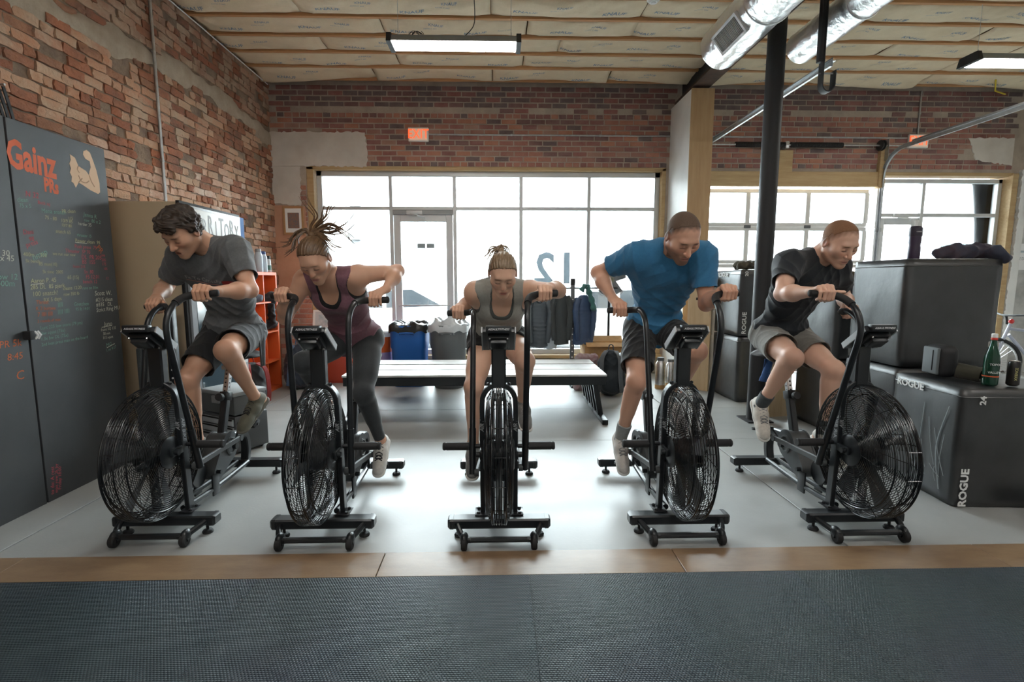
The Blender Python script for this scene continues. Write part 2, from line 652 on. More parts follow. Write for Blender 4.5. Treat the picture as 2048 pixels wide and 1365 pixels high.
spots = []
rnd = random.Random(11)
row = 0
z = 3.135
while z < 4.2:
    header = row in (0, 9)
    x = XL + 0.01 + (0.0 if row % 2 else -0.11)
    hh = 0.0575
    while x < XR:
        l = (0.094 if header else 0.199) + rnd.uniform(-0.006, 0.006)
        xc = x + l / 2
        x += l + 0.016
        if xc - l / 2 < XL or (2.55 < xc < 2.85) or xc > 7.75:
            continue
        if xc < -1.93 + 0.03 * math.sin(z * 40) and z < 3.575 + 0.02 * math.sin(xc * 9):
            continue                                                    # under the plaster patch
        if xc > 7.15 + 0.25 * math.sin(z * 9) and z < 3.55 and z > 3.25:
            continue
        if row == 10 and rnd.random() < 0.75:
            continue
        tone = rnd.choice([0, 0, 1, 1, 2, 3, 3, 4, 5, 6, 7, 8]) if row < 8 else rnd.choice([0, 2, 2, 7, 5, 3, 3, 6, 5]) if row < 10 else rnd.choice([3, 5, 5, 6, 6, 1])
        spots.append((xc, z, round(l, 2), hh, tone, -abs(xc + 0.1) if xc < 2.6 else -abs(xc - 2.6) - 1.0))
    z += 0.0755
    row += 1
# brick left showing beside the window jamb and low under the plaster
for r in range(34):
    z = 0.3 + r * 0.0755
    if z > 1.3 and z < 2.2:
        continue
    spots.append((-2.865 + (0.0 if r % 2 else 0.0), z, 0.1, 0.06, rnd.choice([0, 2, 7, 8]), -3))
    if z < 1.25:
        for xx in (-2.97, -3.19):
            spots.append((xx + (0.1 if r % 2 else 0) - 0.03, z, 0.19, 0.06, rnd.choice([7, 2, 7, 8]), -3.5))
lay_bricks(wback, spots, BB, placeB, 300, 0.0022, 0.009)


def ragged(name, outline, y, m, parent, seed=0, thick=0.014, step=0.035, amp=0.014):
    """flat plaster patch with a broken edge; outline in (x, z) with a flag for edges that are broken"""
    pts = []
    n = len(outline)
    r = random.Random(seed)
    for i in range(n):
        x0, z0, fl_ = outline[i]
        x1, z1, _ = outline[(i + 1) % n]
        d = math.hypot(x1 - x0, z1 - z0)
        k = max(1, int(d / step)) if fl_ else 1
        for q in range(k):
            t = q / k
            ax = amp * r.uniform(-1, 1) if fl_ and q else 0
            az = amp * r.uniform(-1, 1) if fl_ and q else 0
            pts.append((x0 + (x1 - x0) * t + ax, z0 + (z1 - z0) * t + az))
    b = MB()
    b.prism([(p[0], p[1]) for p in pts], 0, thick, basis(X_, Z_, -Y_, (0, y, 0)))
    return b.build(name, [m], parent, smooth=0)


ragged('plaster_patch', [(XL, 3.09, 0), (-2.83, 3.10, 1), (-1.92, 3.09, 1), (-1.90, 3.30, 1), (-1.93, 3.57, 1), (-2.5, 3.58, 1), (XL, 3.57, 0)], YB, PLASTER, wback, 4)
ragged('plaster_patch', [(XL, 2.56, 1), (-2.9, 2.53, 1), (-2.88, 3.09, 0), (XL, 3.09, 0)], YB + 0.001, PLASTER, wback, 5)
ragged('plaster_patch', [(XL, 1.28, 1), (-2.83, 1.26, 1), (-2.84, 2.52, 0), (XL, 2.54, 0)], YB, SALMON, wback, 6, thick=0.012)
ragged('plaster_patch', [(7.2, 3.24, 1), (7.76, 3.16, 0), (7.76, 3.56, 1), (7.05, 3.56, 1)], YB, PLASTER, wback, 8)
GREYW = mat('grey_wall_paint', (0.52, 0.52, 0.50), 0.7, n_scale=3, n_amt=0.2)
ragged('plaster_patch', [(7.88, 0.02, 1), (8.0, 0.02, 0), (8.02, 3.10, 0), (7.9, 3.1, 1), (7.91, 2.2, 1), (7.87, 1.2, 1)], YB - 0.004, WHITE, wback, 9, thick=0.05)
MB().box((8.16, YB - 0.008, 1.5), (0.28, 0.02, 3.0)).build('painted_panel', [GREYW], wback, smooth=0)

wr = structure(MB().box((XR + 0.15, (YF + YB) / 2, 2.2), (0.30, YB - YF + 0.3, 4.6)).build('wall_right', [WHITE], smooth=0))
wf = structure(MB().box(((XL + XR) / 2, YF - 0.15, 2.2), (XR - XL + 0.6, 0.30, 4.6)).build('wall_front', [WHITE], smooth=0))

# ---- ceiling: deck, joists, paper-faced insulation
DECK = mat('dark_roof_deck', (0.10, 0.075, 0.055), 0.9, n_scale=4, n_amt=0.4)
JOIST = mat('joist_pine', (0.55, 0.29, 0.125), 0.75, n_scale=5, n_amt=0.4, col2=(0.42, 0.22, 0.10), stretch=(0.4, 6, 6))
KRAFT = mat('kraft_paper', (0.78, 0.66, 0.47), 0.75, n_scale=2.5, n_amt=0.35, col2=(0.67, 0.55, 0.38), bump=0.7, b_scale=11, detail=6)
INK = mat('blue_ink', (0.20, 0.28, 0.38), 0.8)
ce = structure(MB().box(((XL + XR) / 2, (YF + YB) / 2, ZC + 0.26), (XR - XL + 0.6, YB - YF + 0.6, 0.12)).build('ceiling', [DECK], smooth=0))
JS = 0.4265
jy = [YB - 0.20 - JS * k for k in range(30)]
jm = MB().box((0, 0, 0), (XR - XL, 0.042, 0.20), bev=0.003, seg=1).mesh('joist', [JOIST], 0)
for y in jy:
    if y > YF:
        put('joist', jm, ce, ((XL + XR) / 2, y, ZC + 0.060))


def sag(x, y01, ph, depth):
    """drop of the paper below the joist line; y01 across the bay 0..1"""
    c = math.sin(PI * y01) ** 0.6
    fine = 0.013 * vnoise(x * 7 + ph, y01 * 4, ph, 1) + 0.011 * math.sin(x * 19 + 9 * y01 + ph + 2.0 * math.sin(x * 6)) * (1 - y01) ** 1.2
    big = 0.024 * vnoise(x * 2.3 + ph, y01 * 2, 0, 2)
    return c * (depth + big) + fine * c ** 0.5


rnd = random.Random(21)
for k in range(len(jy)):
    y1 = jy[k] - 0.021
    y0 = (jy[k + 1] if k + 1 < len(jy) else YF) + 0.021
    if y1 < 2.4:
        break
    coarse = y0 < 4.5
    x = XL + 0.02
    while x < XR - 0.05:
        w = rnd.choice([1.2, 1.6, 2.4, 2.0]) if not coarse else 3.0
        x1 = min(x + w, XR)
        if XR - x1 < 0.4:
            x1 = XR
        ph = rnd.uniform(0, 50)
        dep = rnd.uniform(0.02, 0.045)
        nx = max(4, int((x1 - x) / (0.045 if not coarse else 0.3)))
        ny = 10 if not coarse else 4
        vs, fs = [], []
        end_l, end_r = rnd.uniform(0.0, 0.03), rnd.uniform(0.0, 0.03)
        for i in range(nx + 1):
            u = i / nx
            xx = x + (x1 - x) * u + 0.012 * math.sin(i)
            for j in range(ny + 1):
                v = j / ny
                edge = min(1, u * nx / 3.0, (1 - u) * nx / 3.0)
                zz = ZC - 0.012 - sag(xx, v, ph, dep) * (0.45 + 0.55 * edge) + (1 - edge) * 0.012
                if k == 0 and v > 0.5:                                  # last bay droops over the wall
                    zz -= (v - 0.5) * 0.16 * (0.5 + 0.5 * math.sin(xx * 2.1 + ph))
                vs.append((xx, y0 + (y1 - y0) * v, zz))
        for i in range(nx):
            for j in range(ny):
                a = i * (ny + 1) + j
                fs.append([a, a + 1, a + ny + 2, a + ny + 1])
        b = MB()
        b.add(vs, fs)
        bo = b.build('insulation_batt', [KRAFT], ce, 80)
        sm = bo.modifiers.new('thickness', 'SOLIDIFY')
        sm.thickness = 0.004
        # printed maker's name, laid on the paper
        if y0 > 4.3 and x1 - x > 0.5:
            t = MB()
            q = x + rnd.uniform(0.1, 0.4)
            first = rnd.random() < 0.5
            while q < x1 - 0.3:
                for (body, size, vv, dx, bold) in (('KNAUF', 0.078, 0.66, 0.0, 0.012), ('ASTM C 665', 0.028, 0.42, 0.33, 0.0), ('KNAUF', 0.05, 0.28, 0.40, 0.008)):
                    qq = q + dx
                    if qq > x1 - 0.25:
                        continue
                    me = text_mesh(body, size, INK, bold, 0.15, 0.0, 1.0)
                    tv, tf = [], [list(p.vertices) for p in me.polygons]
                    for vtx in me.vertices:
                        X0 = qq + vtx.co.x
                        V0 = vv - vtx.co.y / (y1 - y0)
                        u = (X0 - x) / (x1 - x)
                        edge = max(0, min(1, u * nx / 3.0, (1 - u) * nx / 3.0))
                        zz = ZC - 0.012 - sag(X0, V0, ph, dep) * (0.45 + 0.55 * edge) + (1 - edge) * 0.012 - 0.0035
                        if k == 0 and V0 > 0.5:
                            zz -= (V0 - 0.5) * 0.16 * (0.5 + 0.5 * math.sin(X0 * 2.1 + ph))
                        tv.append((X0, y0 + (y1 - y0) * V0, zz))
                    t.add(tv, tf)
                q += rnd.uniform(0.8, 1.0)
            if t.v:
                stuff(t.build('printed_lettering', [INK], bo, 0))
        x = x1 + 0.006

# ---- storefront glazing
GLASS = glass_mat('clear_pane')


def glazing(name, x0, x1, z0, z1, vx, hz, y, frame=0.05, depth=0.10, skip=()):
    """aluminium frame with mullions at vx, transoms at hz; panes as parts"""
    w = structure(MB().box((0, 0, 0), (0.001, 0.001, 0.001)).build(name, [ALU], smooth=0)) if False else None
    f = MB()
    yy = y
    f.box(((x0 + x1) / 2, yy, z1 - frame / 2), (x1 - x0, depth, frame), bev=0.004, seg=1)
    f.box(((x0 + x1) / 2, yy, z0 + frame / 2), (x1 - x0, depth, frame), bev=0.004, seg=1)
    for xx in (x0 + frame / 2, x1 - frame / 2):
        f.box((xx, yy, (z0 + z1) / 2), (frame, depth, z1 - z0), bev=0.004, seg=1)
    w = structure(f.build(name, [ALU], smooth=0))
    xs = [x0 + frame] + list(vx) + [x1 - frame]
    zs = [z0 + frame] + list(hz) + [z1 - frame]
    for xx in vx:
        MB().box((xx, yy, (z0 + z1) / 2), (0.05, depth, z1 - z0 - 2 * frame), bev=0.004, seg=1).build('mullion', [ALU], w, smooth=0)
    for i in range(len(xs) - 1):
        for zz in hz:
            a, c = xs[i] + (0.025 if i else 0), xs[i + 1] - (0.025 if i < len(xs) - 2 else 0)
            MB().box(((a + c) / 2, yy, zz), (c - a, depth * 0.9, 0.05), bev=0.004, seg=1).build('transom', [ALU], w, smooth=0)
        for j in range(len(zs) - 1):
            if (i, j) in skip:
                continue
            a, c = xs[i] + (0.025 if i else 0), xs[i + 1] - (0.025 if i < len(xs) - 2 else 0)
            lo, hi = zs[j] + (0.025 if j else 0), zs[j + 1] - (0.025 if j < len(zs) - 2 else 0)
            MB().box(((a + c) / 2, yy, (lo + hi) / 2), (c - a, 0.008, hi - lo)).build('pane', [GLASS], w, smooth=0)
    return w


GY = YB + 0.14
win1 = glazing('window_1', -2.69, 2.44, 0.30, 3.05, (-1.607, -0.655, 0.345, 1.372), (2.515,), GY, 0.075, skip=((1, 0),))


def glass_door(name, x0, x1, z0, z1, y, hinge_bar=True):
    f = MB()
    s = 0.10
    zb = 0.28
    f.box((x0 + s / 2, y, (z0 + z1) / 2), (s, 0.05, z1 - z0), bev=0.004, seg=1)
    f.box((x1 - s / 2, y, (z0 + z1) / 2), (s, 0.05, z1 - z0), bev=0.004, seg=1)
    f.box(((x0 + x1) / 2, y, z1 - s / 2), (x1 - x0 - 2 * s, 0.05, s), bev=0.004, seg=1)
    f.box(((x0 + x1) / 2, y, z0 + zb / 2), (x1 - x0 - 2 * s, 0.05, zb), bev=0.004, seg=1)
    d = structure(f.build(name, [ALU], smooth=0))
    MB().box(((x0 + x1) / 2, y, (z0 + zb + z1 - s) / 2), (x1 - x0 - 2 * s, 0.008, z1 - s - z0 - zb)).build('pane', [GLASS], d, smooth=0)
    MB().tube([(x0 + 0.05, y - 0.07, 1.06), (x1 - 0.05, y - 0.07, 1.06)], 0.012).build('push_bar', [ALU], d)
    c = MB()
    cx = x0 + 0.32
    c.box((cx, y - 0.06, z1 + 0.03), (0.24, 0.05, 0.06), bev=0.008)
    c.tube([(cx - 0.06, y - 0.08, z1 + 0.0), (cx + 0.06, y - 0.2, z1 - 0.03), (cx + 0.15, y - 0.07, z1 - 0.05)], 0.011, n=6)
    c.build('door_closer', [ALU], d)
    return d


d1 = glass_door('door_1', -1.575, -0.69, 0.06, 2.42, GY)
MB().box((-1.13, GY, 2.455), (0.9, 0.1, 0.065), bev=0.003, seg=1).build('door_head', [mat('grey_head', (0.30, 0.31, 0.31), 0.5)], d1, smooth=0)
# small stickers on the door glass and the street numerals seen from behind
STK = mat('grey_vinyl', (0.30, 0.35, 0.37), 0.6)
for dx in (0.0, 0.14):
    MB().box((-1.17 + dx, GY - 0.008, 1.96), (0.12, 0.003, 0.07)).build('door_sticker', [STK], d1, smooth=0)
NUM = glass_mat('pale_blue_vinyl', (0.17, 0.185, 0.195), 0.5)
t = text_mesh('12', 0.66, NUM, 0.022, 0.0, 0.001, 1.05)
put('street_number', t, win1, M=basis(-X_, Z_, Y_, (0.88, GY - 0.008, 1.60)))

# wood framing around the openings
trim = MB()
TR = []
def tr(name, c, s):
    o = structure(MB().box(c, s, bev=0.004, seg=1).build(name, [TIMBER], smooth=0))
tr('trim_1', (W1[0] + 0.05, YB + 0.10, 1.66), (0.10, 0.22, 2.86))
tr('trim_2', (W1[1] - 0.03, YB + 0.10, 1.66), (0.06, 0.22, 2.86))
tr('trim_3', ((W1[0] + W1[1]) / 2, YB + 0.10, 3.075), (W1[1] - W1[0], 0.22, 0.05))
tr('trim_4', ((W1[0] + W1[1]) / 2, YB + 0.03, 0.28), (W1[1] - W1[0], 0.20, 0.05))
tr('trim_5', ((2.86 + 5.80) / 2, YB - 0.02, 2.945), (2.94, 0.05, 0.215))
tr('trim_6', (5.74, YB - 0.02, 3.12), (0.10, 0.09, 0.6))
tr('trim_7', (7.80, YB + 0.06, 1.52), (0.09, 0.24, 3.04))
tr('trim_8', ((5.76 + 7.80) / 2, YB + 0.08, 3.03), (2.04, 0.2, 0.05))
tr('trim_9', (4.25, YB - 0.025, 3.20), (0.26, 0.04, 0.32))
# glazed wall low panel under the sill
MB().box((-0.15, YB - 0.012, 0.13), (5.28, 0.02, 0.24), bev=0.004, seg=1).build('sill_board', [mat('old_board', (0.45, 0.40, 0.30), 0.8, n_scale=4, n_amt=0.5)], wback, smooth=0)

win3 = glazing('window_2', 5.80, 7.75, 0.05, 2.98, (6.53,), (2.44,), GY, 0.06, skip=((0, 0),))
d3 = glass_door('door_2', 5.87, 6.50, 0.06, 2.40, GY)

# ---- sectional glazed overhead door
gd = thing('overhead_door', 'white framed sectional glass overhead door behind the padded boxes', 'door', (4.26, YB + 0.10, 0))
WFR = mat('white_door_frame', (0.66, 0.66, 0.64), 0.5)
rows = 5
hrow = 2.82 / rows
gx = [-1.40, -0.455, 0.475, 1.385]
for r in range(rows):
    z0 = r * hrow
    f = MB()
    f.box((0, 0, z0 + 0.03), (2.80, 0.045, 0.056), bev=0.003, seg=1)
    f.box((0, 0, z0 + hrow - 0.03), (2.80, 0.045, 0.056), bev=0.003, seg=1)
    for xx in gx:
        f.box((xx, 0, z0 + hrow / 2), (0.065, 0.045, hrow - 0.112), bev=0.003, seg=1)
    s = f.build('door_section', [WFR], gd, smooth=0)
    for i in range(3):
        MB().box(((gx[i] + gx[i + 1]) / 2, 0, z0 + hrow / 2), (gx[i + 1] - gx[i] - 0.06, 0.008, hrow - 0.11)).build('pane', [GLASS], s, smooth=0)
    for xx in gx[1:3]:
        if r:
            MB().box((xx, -0.03, z0), (0.10, 0.012, 0.045), bev=0.004).build('hinge', [GREYP], s)


def rail(name, label, X, Z, yend):
    t = thing(name, label, 'rail', (X, 0, 0), 0, 'overhead door tracks')
    path = [(0, YB - 0.06, 0.02), (0, YB - 0.06, Z - 0.42)]
    for k in range(1, 9):
        a = k / 8 * PI / 2
        path.append((0, YB - 0.06 - 0.38 * (1 - math.cos(a)), Z - 0.38 + 0.38 * math.sin(a)))
    path.append((0, yend, Z))
    b = MB()
    P = [Vector(p) for p in path]
    # C-shaped channel: web and two lips
    for off, fl_ in (((0.0, 0), (0.0015, 0.027)), ((-0.012, 1), (0.013, 0.0015)), ((-0.012, -1), (0.013, 0.0015))):
        pp = []
        for i, p in enumerate(P):
            tg = (P[min(i + 1, len(P) - 1)] - P[max(i - 1, 0)]).normalized()
            nn = Vector((0, -tg.z, tg.y))
            pp.append(p + X_ * off[0] + nn * (off[1] * 0.026))
        b.tube(pp, 1.0, flat=fl_, up=(1, 0, 0))
    b.build('track_channel', [GALV], t)
    a = MB()
    a.box((0.03, (YB - 0.5 + yend) / 2 , Z + 0.03), (0.03, YB - 0.55 - yend, 0.003))
    a.box((0.015, (YB - 0.5 + yend) / 2, Z + 0.045), (0.003, YB - 0.55 - yend, 0.03))
    a.build('stiffening_angle', [GALV], t, smooth=0)
    for k in range(3):
        MB().box((0.0, YB - 0.03, 0.7 + k * 0.75), (0.09, 0.05, 0.06), bev=0.003).build('bracket', [GALV], t)
    return t


rail('door_track', 'galvanised door track ending at the black strap hanger', 2.93, 3.33, 4.60)
rail('door_track', 'galvanised door track curving up beside the right exit sign', 5.76, 3.33, 3.6)
# torsion spring and shaft
ts = thing('torsion_spring', 'dark coiled torsion spring on a shaft above the overhead door', 'spring', (0, YB - 0.10, 3.42))
MB().tube([(2.95, 0, 0), (5.95, 0, 0)], 0.0125).build('shaft', [CHROME], ts)
DSP = mat('oiled_spring_steel', (0.05, 0.05, 0.05), 0.45, metal=0.6)
for (a, c) in ((3.48, 4.22), (4.30, 5.08)):
    pts = []
    turns = int((c - a) / 0.018)
    for k in range(turns * 8):
        pts.append((a + (c - a) * k / (turns * 8), 0.032 * math.cos(k * PI / 4), 0.032 * math.sin(k * PI / 4)))
    MB().tube(pts, 0.0075, n=5).build('coil', [DSP], ts)
    MB().tube([(a, 0, 0), (c, 0, 0)], 0.027, n=10).build('coil_core', [DSP], ts)
MB().lathe([(0.0, -0.025), (0.075, -0.025), (0.075, -0.015), (0.05, -0.012), (0.05, 0.012), (0.075, 0.015), (0.075, 0.025), (0, 0.025)], 24, M_to((5.66, 0, 0), (0, PI / 2, 0))).build('cable_drum', [DSP], ts)
MB().box((4.25, 0.045, 0), (0.05, 0.11, 0.10), bev=0.004).build('centre_bracket', [GALV], ts)
MB().box((5.75, 0.03, -0.06), (0.005, 0.13, 0.30)).build('end_plate', [GALV], ts, smooth=0)

# ---- pier between window and door, steel beam, round column
PLYV = mat('plywood_face', (0.52, 0.35, 0.19), 0.55, n_scale=3, n_amt=0.4, col2=(0.44, 0.28, 0.14), stretch=(8, 8, 0.8))
pw = MB()
pw.box((2.69, 7.30, 1.97), (0.30, 0.80, 3.94), bev=0.004, seg=1)
pier = structure(pw.build('wall_pier', [WHITE], smooth=0))
MB().box((2.69, 6.892, 1.97), (0.306, 0.016, 3.94), bev=0.002, seg=1).build('plywood_panel', [PLYV], pier, smooth=0)
STEELB = mat('black_structural_steel', (0.016, 0.016, 0.018), 0.55)
RUST = mat('rusty_flange', (0.15, 0.085, 0.055), 0.8, n_scale=8, n_amt=0.5, col2=(0.05, 0.04, 0.035))
bm_ = MB()
bm_.box((2.69, 1.5, 4.16), (0.02, 12.3, 0.30))
bm_.box((2.69, 1.5, 4.30), (0.22, 12.3, 0.022))
beam = tag(bm_.build('steel_beam', [STEELB], smooth=0), 'black steel roof beam resting on the white pier', 'beam')
MB().box((2.69, 1.5, 3.995), (0.24, 12.3, 0.024)).build('bottom_flange', [RUST], beam, smooth=0)
pc = thing('round_column', 'black round steel column standing behind the dark-shirted rider', 'column', (2.66, 5.05, 0))
MB().tube([(0, 0, 0.012), (0, 0, 3.97)], 0.083, n=28).build('shaft', [STEELB], pc)
MB().box((0, 0, 0.006), (0.26, 0.26, 0.012)).build('base_plate', [STEELB], pc, smooth=0)
MB().box((0, 0, 3.976), (0.24, 0.26, 0.014)).build('cap_plate', [STEELB], pc, smooth=0)

# ---- ducts
def foil():
    m = mat('crinkled_foil', (0.85, 0.86, 0.87), 0.30, metal=1.0, bump=1.0, b_scale=17)
    return m
FOIL = foil()
FRAMEV = mat('grille_white', (0.6, 0.6, 0.6), 0.5)


def duct(label, x, zc, yend, R, seed):
    t = thing('air_duct', label, 'duct', (x, yend, zc), 0, 'foil wrapped air ducts')
    vs, fs = [], []
    n, m = 40, 150
    y0, y1 = -4.0, 0.0
    for i in range(m + 1):
        v = (i / m) ** 2
        y = -(v * 9.0)
        shrink = 1.0 if i > 2 else (0.93 + 0.035 * i)
        for k in range(n):
            a = 2 * PI * k / n
            r = R * shrink * (1 + 0.012 * vnoise(y * 9, a * 3, 0, seed) + 0.010 * math.sin(y * 31 + 3 * math.sin(a * 3 + y * 6)) + 0.006 * math.sin(a * 11 + y * 17))
            vs.append((r * math.cos(a), y, r * math.sin(a)))
    for i in range(m):
        for k in range(n):
            a = i * n + k
            b = i * n + (k + 1) % n
            fs.append([a, b, b + n, a + n])
    fs.append([k for k in range(n)][::-1])
    MB().add(vs, fs).build('foil_jacket', [FOIL], t, 60)
    for yy in (-0.9, -2.1, -3.3):
        MB().tube([((R + 0.006) * math.cos(2 * PI * k / 32), yy, (R + 0.006) * math.sin(2 * PI * k / 32)) for k in range(32)], 0.006, n=5, closed=True).build('foil_tape', [FOIL], t)
        h = MB().tube([(0, yy, R), (0, yy, ZC - zc + 0.05)], 0.004, n=6)
        h.build('hanger_wire', [GALV], t)
    return t


du1 = duct('silver foil wrapped duct with a louvred grille beside the steel beam', 2.22, 3.74, 5.28, 0.205, 1)
du2 = duct('silver foil wrapped duct without a grille to the right of the column', 3.07, 3.78, 5.36, 0.15, 2)
# grille on the lower left of the first duct
g = MB()
Mg = Matrix.Rotation(math.radians(-38), 4, 'Y') @ M_to((-0.205, -0.55, 0.0), (0, 0, 0))
for (c, s) in (((0, 0.22, 0), (0.03, 0.025, 0.19)), ((0, -0.22, 0), (0.03, 0.025, 0.19)), ((0, 0, 0.085), (0.03, 0.46, 0.022)), ((0, 0, -0.085), (0.03, 0.46, 0.022))):
    g.box(c, s, M=Mg)
gr = g.build('grille_frame', [FRAMEV], du1, smooth=0)
MB().box((0.012, 0, 0), (0.004, 0.42, 0.16), M=Mg).build('grille_void', [mat('grille_dark', (0.02, 0.02, 0.02), 0.8)], gr, smooth=0)
lm = MB().box((0, 0, 0), (0.02, 0.004, 0.155), rot=(0, 0, 0.6), M=Matrix.Rotation(math.radians(-38), 4, 'Y')).mesh('louvre', [FRAMEV], 0)
for k in range(21):
    c = Mg @ Vector((-0.004, -0.2 + k * 0.02, 0))
    put('louvre', lm, gr, c)

# strap hanger of the door track
hg = thing('strap_hanger', 'black strap hanger looped under the end of the door track', 'hanger', (2.845, 4.62, 3.15))
b = MB()
pts = [(0, 0, 0.95), (0, 0, 0.12)] + [(0.055 - 0.055 * math.cos(a), 0, 0.0 - 0.06 * math.sin(a)) for a in [k * PI / 8 for k in range(0, 9)]] + [(0.11, 0, 0.12)]
b.tube(pts, 1.0, flat=(0.005, 0.036), up=(1, 0, 0))
b.build('strap', [STEELB], hg)
MB().tube([(-0.03, 0, 0.10), (0.14, 0, 0.10)], 0.008, n=8).build('bolt', [GALV], hg)
MB().box((-0.012, 0.0, 0.62), (0.05, 0.06, 0.86), bev=0.006).build('drop_bar', [STEELB], hg)


# ---- LED fixtures hung from the joists
LEDM = mat('led_diffuser', (0.9, 0.9, 0.9), 0.5, emit=(1.0, 0.97, 0.92, 37.0))
FIXG = mat('fixture_grey', (0.20, 0.205, 0.21), 0.5)


def led(label, x, y, z, L=1.19, first=[None]):
    t = thing('led_fixture', label, 'ceiling light', (x, y, z), 0, 'hanging linear light fixtures')
    if first[0] is None:
        ms = {}
        ms['housing'] = MB().prism([(-0.11, 0), (0.11, 0), (0.085, 0.06), (-0.085, 0.06)], -L / 2, L / 2, basis(Y_, Z_, X_)).mesh('housing', [FIXG], 0)
        e = MB()
        e.prism([(-0.13, -0.015), (0.13, -0.015), (0.10, 0.075), (-0.10, 0.075)], 0, 0.045, basis(Y_, Z_, X_))
        ms['end_cap'] = e.mesh('end_cap', [RUBBER], 0)
        ms['diffuser'] = MB().box((0, 0, -0.006), (L / 4 - 0.008, 0.19, 0.012), bev=0.003, seg=1).mesh('diffuser', [LEDM], 0)
        ms['hook'] = MB().tube([(0, 0, 0.06), (0, 0.02, 0.09), (0, -0.015, 0.11), (0, 0, 0.13)], 0.004, n=5).mesh('hook', [GALV])
        ms['chain'] = MB().tube([(0, 0, 0.13), (0, 0, ZC - z)], 0.0022, n=5).mesh('hanging_wire', [GALV])
        first[0] = ms
    ms = first[0]
    put('housing', ms['housing'], t)
    put('end_cap', ms['end_cap'], t, (L / 2, 0, 0))
    put('end_cap', ms['end_cap'], t, (-L / 2 - 0.045, 0, 0))
    for k in range(4):
        put('diffuser', ms['diffuser'], t, (-L / 2 + L / 8 + k * L / 4, 0, 0))
    for sx in (-1, 1):
        put('hook', ms['hook'], t, (sx * (L / 2 - 0.05), 0, 0))
        put('hanging_wire', ms['chain'], t, (sx * (L / 2 - 0.05), 0, 0))
    return t


l1 = led('lit linear light fixture hanging above the centre of the window', -0.415, 5.22, 3.70)
MB().tube(smoothpath([(0.05, 0, 0.06), (0.14, 0.02, 0.14), (0.19, 0.05, 0.25), (0.185, 0.1, 0.50)], 5), 0.004, n=6).build('power_cord', [RUBBER], l1)
MB().lathe([(0, 0.50), (0.03, 0.50), (0.035, 0.56), (0, 0.56)], 14, M_to((0.185, 0.1, 0))).build('socket', [RUBBER], l1)
coil = []
for k in range(60):
    a = k * 0.55
    coil.append((-0.40 + 0.05 * math.cos(a) + 0.0009 * k, 0.02 + 0.02 * math.sin(a * 1.3), 0.10 + 0.035 * math.sin(a)))
MB().tube(coil, 0.003, n=5).build('coiled_cord', [RUBBER], l1)
led('lit linear light fixture at the right edge near the exit sign', 5.46, 5.36, 3.66)
for (x, y, w) in ((-1.3, 1.0, 'over the rubber mats at the left'), (1.0, 1.0, 'over the rubber mats in the middle'), (4.6, 1.0, 'over the rubber mats at the right'), (-1.3, -2.6, 'at the back of the room on the left'), (1.0, -2.6, 'at the back of the room in the middle'), (4.6, -2.6, 'at the back of the room on the right')):  # out-of-view fixtures added above and behind the camera to fill the riders' fronts
    led('added unseen fill light fixture ' + w, x, y, 3.70)

# smoke detector on the ceiling
sd = thing('smoke_detector', 'small white smoke detector on the insulated ceiling', 'smoke detector', (1.55, 5.35, ZC - 0.03))
MB().lathe([(0, -0.045), (0.04, -0.045), (0.065, -0.02), (0.068, 0.0), (0, 0.0)], 24).build('housing', [PAPERW], sd)
MB().lathe([(0, -0.056), (0.02, -0.054), (0.024, -0.044), (0, -0.044)], 16).build('sensor_cap', [PAPERW], sd)

# ---- exit signs and conduits
EXB = mat('exit_housing', (0.72, 0.70, 0.66), 0.5)
EXF = mat('exit_face', (0.75, 0.62, 0.52), 0.5, emit=(1.0, 0.55, 0.33, 0.2))
EXL = mat('exit_letters', (0.9, 0.2, 0.08), 0.5, emit=(1.0, 0.085, 0.02, 0.95))


def exit_sign(label, x, z, w, h):
    t = thing('exit_sign', label, 'exit sign', (x, YB - 0.01, z), 0, 'lit exit signs')
    MB().box((0, -0.022, 0), (w, 0.044, h), bev=0.012, seg=3).build('housing', [EXB], t)
    f = MB().box((0, -0.046, 0), (w * 0.84, 0.004, h * 0.80), bev=0.001, seg=1).build('face', [EXF], t, smooth=0)
    put('lettering', text_mesh('EXIT', h * 0.92, EXL, 0.008, 0, 0.001, 1.05, sx=0.78), t, M=face_cam((0, -0.0495, 0)))
    return t


exit_sign('lit red exit sign on the brick above the glass door', -1.153, 3.54, 0.295, 0.20)
exit_sign('lit red exit sign on a conduit drop beside the curved track', 6.26, 3.50, 0.30, 0.20)


def pipe(name, label, pts, r, m, cat='conduit', group='electrical conduits', straps=()):
    t = thing(name, label, cat, pts[0], 0, group)
    p0 = Vector(pts[0])
    MB().tube([Vector(p) - p0 for p in pts], r, n=10).build('tube', [m], t)
    for s in straps:
        MB().box(Vector(s) - p0, (0.03, 0.03, 0.03), bev=0.004).build('strap', [m], t)
    return t


pipe('conduit', 'thin grey conduit running from the left exit sign to the pier', [(-1.005, YB - 0.016, 3.55), (2.54, YB - 0.016, 3.55)], 0.0125, GALV, straps=((0.2, YB - 0.015, 3.55), (1.5, YB - 0.015, 3.55)))
pipe('conduit', 'thin grey conduit running from the pier to the right exit sign', [(2.84, YB - 0.016, 3.55), (6.10, YB - 0.016, 3.55)], 0.0125, GALV, straps=((4.2, YB - 0.015, 3.55),))
pipe('conduit', 'short vertical conduit above the right exit sign', [(6.26, YB - 0.016, 3.60), (6.26, YB - 0.016, 4.22)], 0.0125, GALV, straps=((6.26, YB - 0.015, 3.9),))
pipe('conduit', 'tall vertical steel conduit on the rough brick wall', [(XL + 0.035, 5.18, 0.9), (XL + 0.035, 5.18, 4.24)], 0.0135, GALV, straps=((XL + 0.03, 5.18, 2.6), (XL + 0.03, 5.18, 3.6)))
